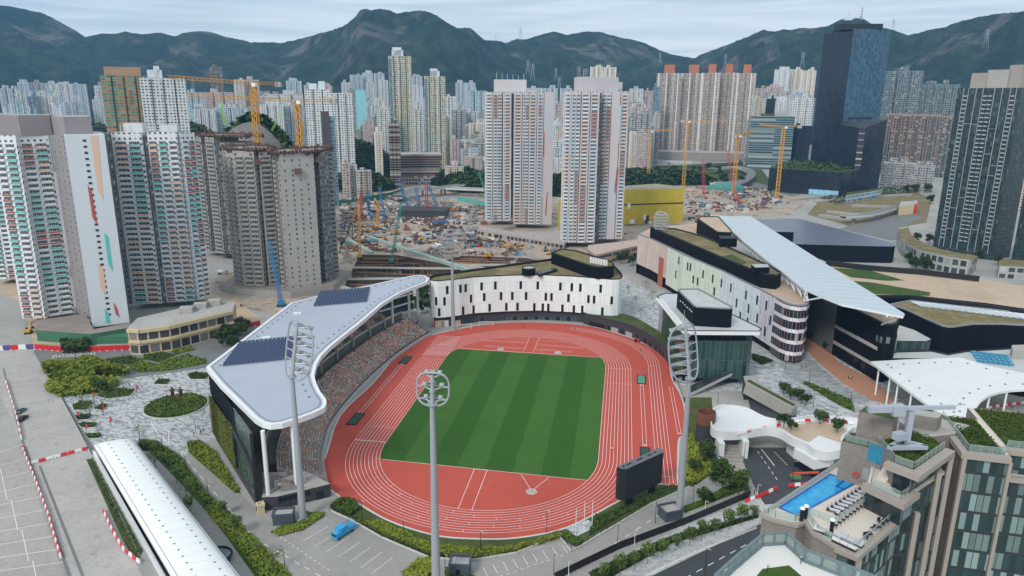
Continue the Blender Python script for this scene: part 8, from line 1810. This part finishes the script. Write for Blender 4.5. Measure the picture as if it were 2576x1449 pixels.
def tcrane(px,yt,dist,j0,j1,mat,lab,w=3.2):
 p=D(px,yt,dist);r=root('tower_crane',(p.x,p.y,0),lab,'tower crane','tower cranes');lattice((p.x,p.y,0),p,w,mat,'mast',r);a=D(j0[0],j0[1],dist*j0[2]);b=D(j1[0],j1[1],dist*j1[2]);a.z=p.z+1+(a.z-p.z)*.5;b.z=p.z+1+(b.z-p.z)*.5
 lattice((p.x,p.y,p.z+.6),a,w*.6,mat,'jib',r);lattice((p.x,p.y,p.z+.6),b,w*.55,mat,'counter_jib',r);m=M();m.box((p.x+w*.6,p.y-w*.6,p.z-1.5),(w*.8,w*.8,2.4));m.build('cab',M_white,r);m=M();m.box((b.x,b.y,b.z-2.5),(w*1.3,w*.8,3.2));m.build('counterweight',M_cgr,r)
tcrane(636,212,520,(422,187,.97),(700,212,1.02),M_cy,'yellow tower crane with the higher jib over the unfinished towers');tcrane(748,256,510,(470,233,.98),(838,254,1.01),M_cy,'yellow tower crane with the lower jib over the unfinished towers')
tcrane(1637,330,1010,(1700,326,1),(1614,326,1),M_cy,'yellow tower crane right of the twins, leftmost of the distant four',3.4);tcrane(1730,306,1000,(1832,302,1),(1716,305,1),M_cy,'yellow tower crane before the orange topped towers',3.4);tcrane(1857,342,960,(1893,333,1.1),(1848,345,.98),M_cy,'yellow tower crane left of the teal banded office',3.4);tcrane(1972,320,930,(1910,313,1),(2012,318,1),M_cy,'yellow tower crane right before the black podium',3.4)
def boomcrane(q0,q1,dist,mat,lab,w=1.6,z0=None,body=True):
 b=G(*q0)if z0 is None else D(*q0,dist);t=D(q1[0],q1[1],math.hypot(b.x-cx_,b.y-cy_)*dist if z0 is None else dist);r=root('crawler_crane',b,lab,'crane','crawler cranes');lattice(b+Vector((0,0,1.5)),t,w,mat,'boom',r,t=w*.16)
 if body:m=M();m.box((b.x,b.y,b.z+.9),(w*2.6,w*2,2.2),.4);m.build('cabin',mat,r);m=M();m.box(b,(w*3.2,w*2.6,.9),.4);m.build('tracks',M_black,r)
for a,b,mt,l in(((1030,540),(1001,447),M_cb,'blue crawler crane leaning left before the brown banded office'),((1102,530),(1072,455),M_cb,'blue crawler crane right of the steel shaft'),((1075,545),(1072,460),M_crr,'dark red crane mast inside the steel shaft'),((1058,540),(1046,470),M_cb,'thin blue crane between the leaning one and the red mast'),((966,545),(955,470),M_cb,'slim blue crane standing left in the yard'),((930,548),(925,480),M_cb,'pale blue crane beside the dark trees'),((910,552),(908,478),M_crr,'reddish crane at the left of the yard'),((887,560),(905,500),M_cy,'yellow piling rig at the far left of the yard'),((950,575),(952,505),M_cy,'yellow piling rig beside the round pit'),((1228,505),(1204,432),M_ct,'green and orange boom rising left of the left twin'),((985,662),(1010,510),M_ct,'teal crawler crane at the edge of the excavation'),((905,650),(903,525),M_cy,'pale yellow lattice crane beside the excavation'),((1290,668),(1345,590),M_cgr,'grey crawler crane before the white building'),((1175,585),(1200,490),M_cgr,'grey lattice boom near the small round tree'),((1770,500),(1768,400),M_crr,'upright red crane right of the yellow wrapped building'),((1852,505),(1830,378),M_crr,'leaning red crane before the elevated road'),((1590,465),(1585,395),M_cy,'yellow rig just right of the right twin'),((1640,462),(1610,400),M_crr,'red boom leaning left beside the yellow wrapped building')):boomcrane(a,b,1.,mt,l,1.3 if a[1]>600 else 2.)
boomcrane((708,770),(678,606),1.,M_cb,'solid blue mobile crane boom before the unfinished towers',1.5);boomcrane((565,320),(557,256),500,M_cg,'light green concrete boom standing on the rear unfinished tower',1.,1,False);boomcrane((684,335),(712,275),480,M_cg,'light green concrete boom on the nearer unfinished tower',1.,1,False)
# construction yard
YARD=[G(*q)for q in((860,480),(1000,500),(1220,520),(1225,575),(1420,640),(1330,645),(1180,640),(1000,635),(905,632),(860,640))];YR=[G(*q)for q in((1730,470),(1950,475),(1990,510),(1850,540),(1740,565),(1725,520))]
def inpit(x,y):return any(inpoly(x,y,P)for P in PITS)
cc={'blue':(.05,.14,.30),'rust red':(.24,.07,.05),'green':(.05,.20,.13),'white':(.55,.55,.54),'teal':(.07,.26,.26),'yellow':(.45,.30,.07),'grey':(.3,.31,.32)};CM={k:mk('container_'+k.replace(' ','_'),v,.6)for k,v in cc.items()};CPRO={};rng=random.Random(31)
def container(k,p,rz,lab,grp):
 if k not in CPRO:
  r=root('container',p,lab,'container',grp,rz);m=M();m.box((0,0,.1),(6,2.4,2.5));m.build('shell',CM[k],r,world=False);m=M();m.box((3.0,0,.2),(.06,2.2,2.3));m.build('end_doors',M_cgr,r,world=False);CPRO[k]=r;return
 copy_tree(CPRO[k],KIDS,p,rz,lab)['group']=grp
for i in range(150):
 Y=YARD if i<112 else YR
 for _ in range(60):
  x,y=rng.uniform(min(p.x for p in Y),max(p.x for p in Y)),rng.uniform(min(p.y for p in Y),max(p.y for p in Y))
  if inpoly(x,y,Y)and not inpit(x,y):break
 k=rng.choice(list(cc)+['white']*5+['grey']*4+['blue','rust red']);w_='in the yard between the unfinished towers and the twins' if i<112 else 'in the right hand yard under the yellow cranes';container(k,(x,y,.05),rng.choice([.35,.35+PI/2,-.2]),k+' container or site cabin '+w_,k+' containers '+w_)
for i,(px,k)in enumerate(((1095,'blue'),(1106,'blue'),(1118,'blue'),(1131,'white'),(1142,'white'))):container(k,G(px,563-i,.05),.25,k+' container in the neat line before the steel shaft','containers before the steel shaft');
def digger(q,rz,lab,mat=M_cy):
 r=root('excavator',G(*q,.05),lab,'excavator','excavators',rz);m=M()
 for s_ in(-1,1):m.box((0,s_*1.1,0),(4,.6,.8))
 m.build('tracks',M_black,r,world=False);m=M();m.box((-.4,0,.9),(3,2.5,1.3));m.build('body',mat,r,world=False);m=M();m.box((.7,.8,1.2),(1.1,.9,1.6));m.build('cab',M_carg,r,world=False);m=M();m.bar((1,-.2,1.6),(3.6,-.2,4.6),.5);m.bar((3.6,-.2,4.6),(5.8,-.2,1.6),.4);m.build('boom',mat,r,world=False);m=M();m.box((5.7,-.2,.6),(1,1.2,1));m.build('bucket',M_black,r,world=False)
for q,rz,l in(((72,838),2.,'yellow excavator on the sand by the green netted podium'),((192,922),1.4,'yellow excavator among the yellow green hedges'),((1305,597),0,'yellow excavator on the sandy mound before the twins'),((1320,625),2,'orange excavator beside the blue site fence'),((1225,648),1,'excavator at the edge of the right pit'),((1130,640),3,'yellow excavator left of the lamp mast'),((1060,605),.5,'excavator near the pale green wall'),((1380,640),1.5,'small yellow excavator at the right end of the yard'),((1765,548),1,'excavator below the yellow cranes'),((1000,590),4,'excavator beside the round pit'),((580,775),.6,'excavator on the sand behind the cream building')):digger(q,rz,l)
def truck(q,rz,lab,c1,c2,mixer=False):
 r=root('site_truck',G(*q,.05),lab,'truck','site trucks',rz);m=M();m.box((2.7,0,.5),(1.8,2.3,2.2));m.build('cab',c1,r,world=False);m=M()
 if mixer:m.tube([(-3.2,0,2.4),(-2,0,2.1),(.4,0,1.9),(1.5,0,1.8)],[.5,1.15,1.2,.6],12)
 else:m.box((-1,0,1),(5,2.3,1.3))
 m.build('drum' if mixer else 'tipper_body',c2,r,world=False);wheels(r,(-2.4,-1.2,2.4),1.1,.5)
for q,rz,l,a,b,mx_ in(((1108,622),.2,'concrete mixer truck with a pale drum left of the lamp mast',M_cb,M_white,True),((1195,621),.1,'red cabbed tipper truck with blue bed above the right pit',M_redp,M_cb,False),((1285,618),.3,'white truck beside the white site cabins',M_white,M_cgr,False),((560,690),.3,'mixer truck parked behind the unfinished towers',M_cgr,M_white,True),((955,598),.2,'yellow truck in the middle yard',M_cy,M_cgr,False),((1160,560),1.,'orange truck on the haul road',M_cy,M_conc,False),((1800,520),.3,'truck in the right hand yard',M_redp,M_cgr,False)):truck(q,rz,l,a,b,mx_)
M_rs=mk('shoring_rust',(.30,.16,.09),.8,var=.3)
dm=[mk('site_rusty_steel',(.17,.08,.05),.9,var=.4),mk('site_grey_debris',(.3,.29,.28),.9),mk('site_pale_timber',(.5,.4,.28),.9),mk('site_dark_plant',(.05,.05,.05),.9),mk('site_blue_bits',(.05,.2,.4),.8),mk('site_white_bits',(.65,.65,.64),.8),mk('site_orange_bits',(.55,.2,.05),.8),mk('site_green_bits',(.06,.3,.2),.8)]
m=M();k=0
while k<6500:
 Y=YARD if k%5 else YR;x,y=rng.uniform(min(p.x for p in Y),max(p.x for p in Y)),rng.uniform(min(p.y for p in Y),max(p.y for p in Y))
 if not inpoly(x,y,Y)or inpit(x,y):k+=.02;continue
 if mnoise.noise(Vector((x*.03,y*.03,5)))<-.12:k+=.1;continue
 k+=1;k=int(k);a=rng.choice([.35,.35+PI/2,rng.uniform(0,3)]);mi=rng.choice([0]*9+[1]*7+[2]*5+[3]*7+[5]*2+[4,6]);L=rng.uniform(2,9)if rng.random()<.5 else rng.uniform(.8,3);m.box((x,y,.03),(L,rng.uniform(.3,1.6),rng.uniform(.2,1.8 if rng.random()<.8 else 3.5)),a,mi)
tag(m.build('site_debris',dm),kind='stuff')
for i,P in enumerate(PITS):
 r=root('steel_shoring',P[0],'rusty steel shoring frames inside the '+['larger left','smaller right'][i]+' excavation','shoring');xs=[p.x for p in P];ys=[p.y for p in P]
 for lv in(-1.8,-6.5):
  for k in range(0,9,2 if lv<-3 else 1):
   y=min(ys)+(max(ys)-min(ys))*(k+.7)/9.5;xx=[x/2 for x in range(int(2*min(xs)),int(2*max(xs)))if inpoly(x/2,y,P)]
   if len(xx)>4:m=M();m.bar((xx[0],y,lv),(xx[-1]*.75+xx[0]*.25*(k%2)+xx[-1]*.25*(1-k%2),y+(k%3)*6-4,lv),.6);m.build('cross_strut',M_rs,r)
 m=M()
 for k in range(60):
  x,y=rng.uniform(min(xs),max(xs)),rng.uniform(min(ys),max(ys))
  if inpoly(x,y,P):m.bar((x,y,-13),(x,y,-1),.5);m.box((x+2,y,-13),(rng.uniform(1,6),2,rng.uniform(.4,2)),a,1)
 m.build('king_posts',[M_rs,dm[1]],r)
 for f in((.3,.62)if i==0 else(.5,)):
  y=min(ys)+(max(ys)-min(ys))*f;xx=[x/2 for x in range(int(2*min(xs)),int(2*max(xs)))if inpoly(x/2,y,P)];m=M();m.bar((xx[0]-3,y-6,-.2),(xx[-1]+3,y+6,-.2),5,.5);m.build('site_deck',M_conc2,r)
for a,b,l in(((930,600),(1180,684),'long pale green sloping wall running down the yard'),((862,728),(905,742),'short pale green wall at the left pit corner'),((862,598),(935,640),'grey green wall at the left of the excavation')):r=root('retaining_wall',G(*a),l,'wall');m=M();p,q=G(*a),G(*b);m.bar((*p.xy,1),(*q.xy,1),3.2,2.2);m.build('wall_body',mk('pale_green_wall',(.30,.40,.35),.8)if 'pale_green_wall' not in bpy.data.materials else bpy.data.materials['pale_green_wall'],r)
p=G(1065,548);r=root('sheet_pile_shaft',p,'dark rectangular sheet pile shaft with a comb of steel piles','shaft');m=M();m.prism([(p.x-24,p.y-8),(p.x+24,p.y-2),(p.x+20,p.y+26),(p.x-28,p.y+20)],0,8,0,0);m.build('shaft_wall',dm[3],r)
for k in range(22):m=M();x=p.x-24+2.1*k;m.bar((x,p.y+22,8),(x,p.y+22,19),.7);m.build('steel_pile',dm[1],r)
p=G(940,585);m=M();m.tube([(p.x+22*math.cos(a),p.y+14*math.sin(a),.6)for a in[i*PI/14 for i in range(28)]],.9,5,close=True);tag(m.build('round_pit_rim',M_conc2),'low grey concrete ring on the sand in the left part of the yard','pit rim')
# places for look-alikes that stand in readable rows
def ordinal(k):
 if k<=19:return ONE[k-1]
 t,u=divmod(k,10);T={2:'twent',3:'thirt',4:'fort'}[t]
 return T+'ieth' if u==0 else T+'y '+ONE[u-1]
bpy.context.view_layer.update();same={}
for o in S.objects:
 if o.parent is None and 'category' in o and 'label' in o:same.setdefault(o['label'],[]).append(o)
for lb,os_ in same.items():
 if 1<len(os_)<46 and 'container' not in lb and ' block ' not in lb:
  os_.sort(key=lambda o:PX(o.location)[0])
  if len(lb.split())>16-4-(1 if len(os_)>20 else 0):continue
  for k,o in enumerate(os_):o['label']=lb+', '+('leftmost of its row' if k==0 else 'rightmost of its row' if k==len(os_)-1 else ordinal(k+1)+' from the left')
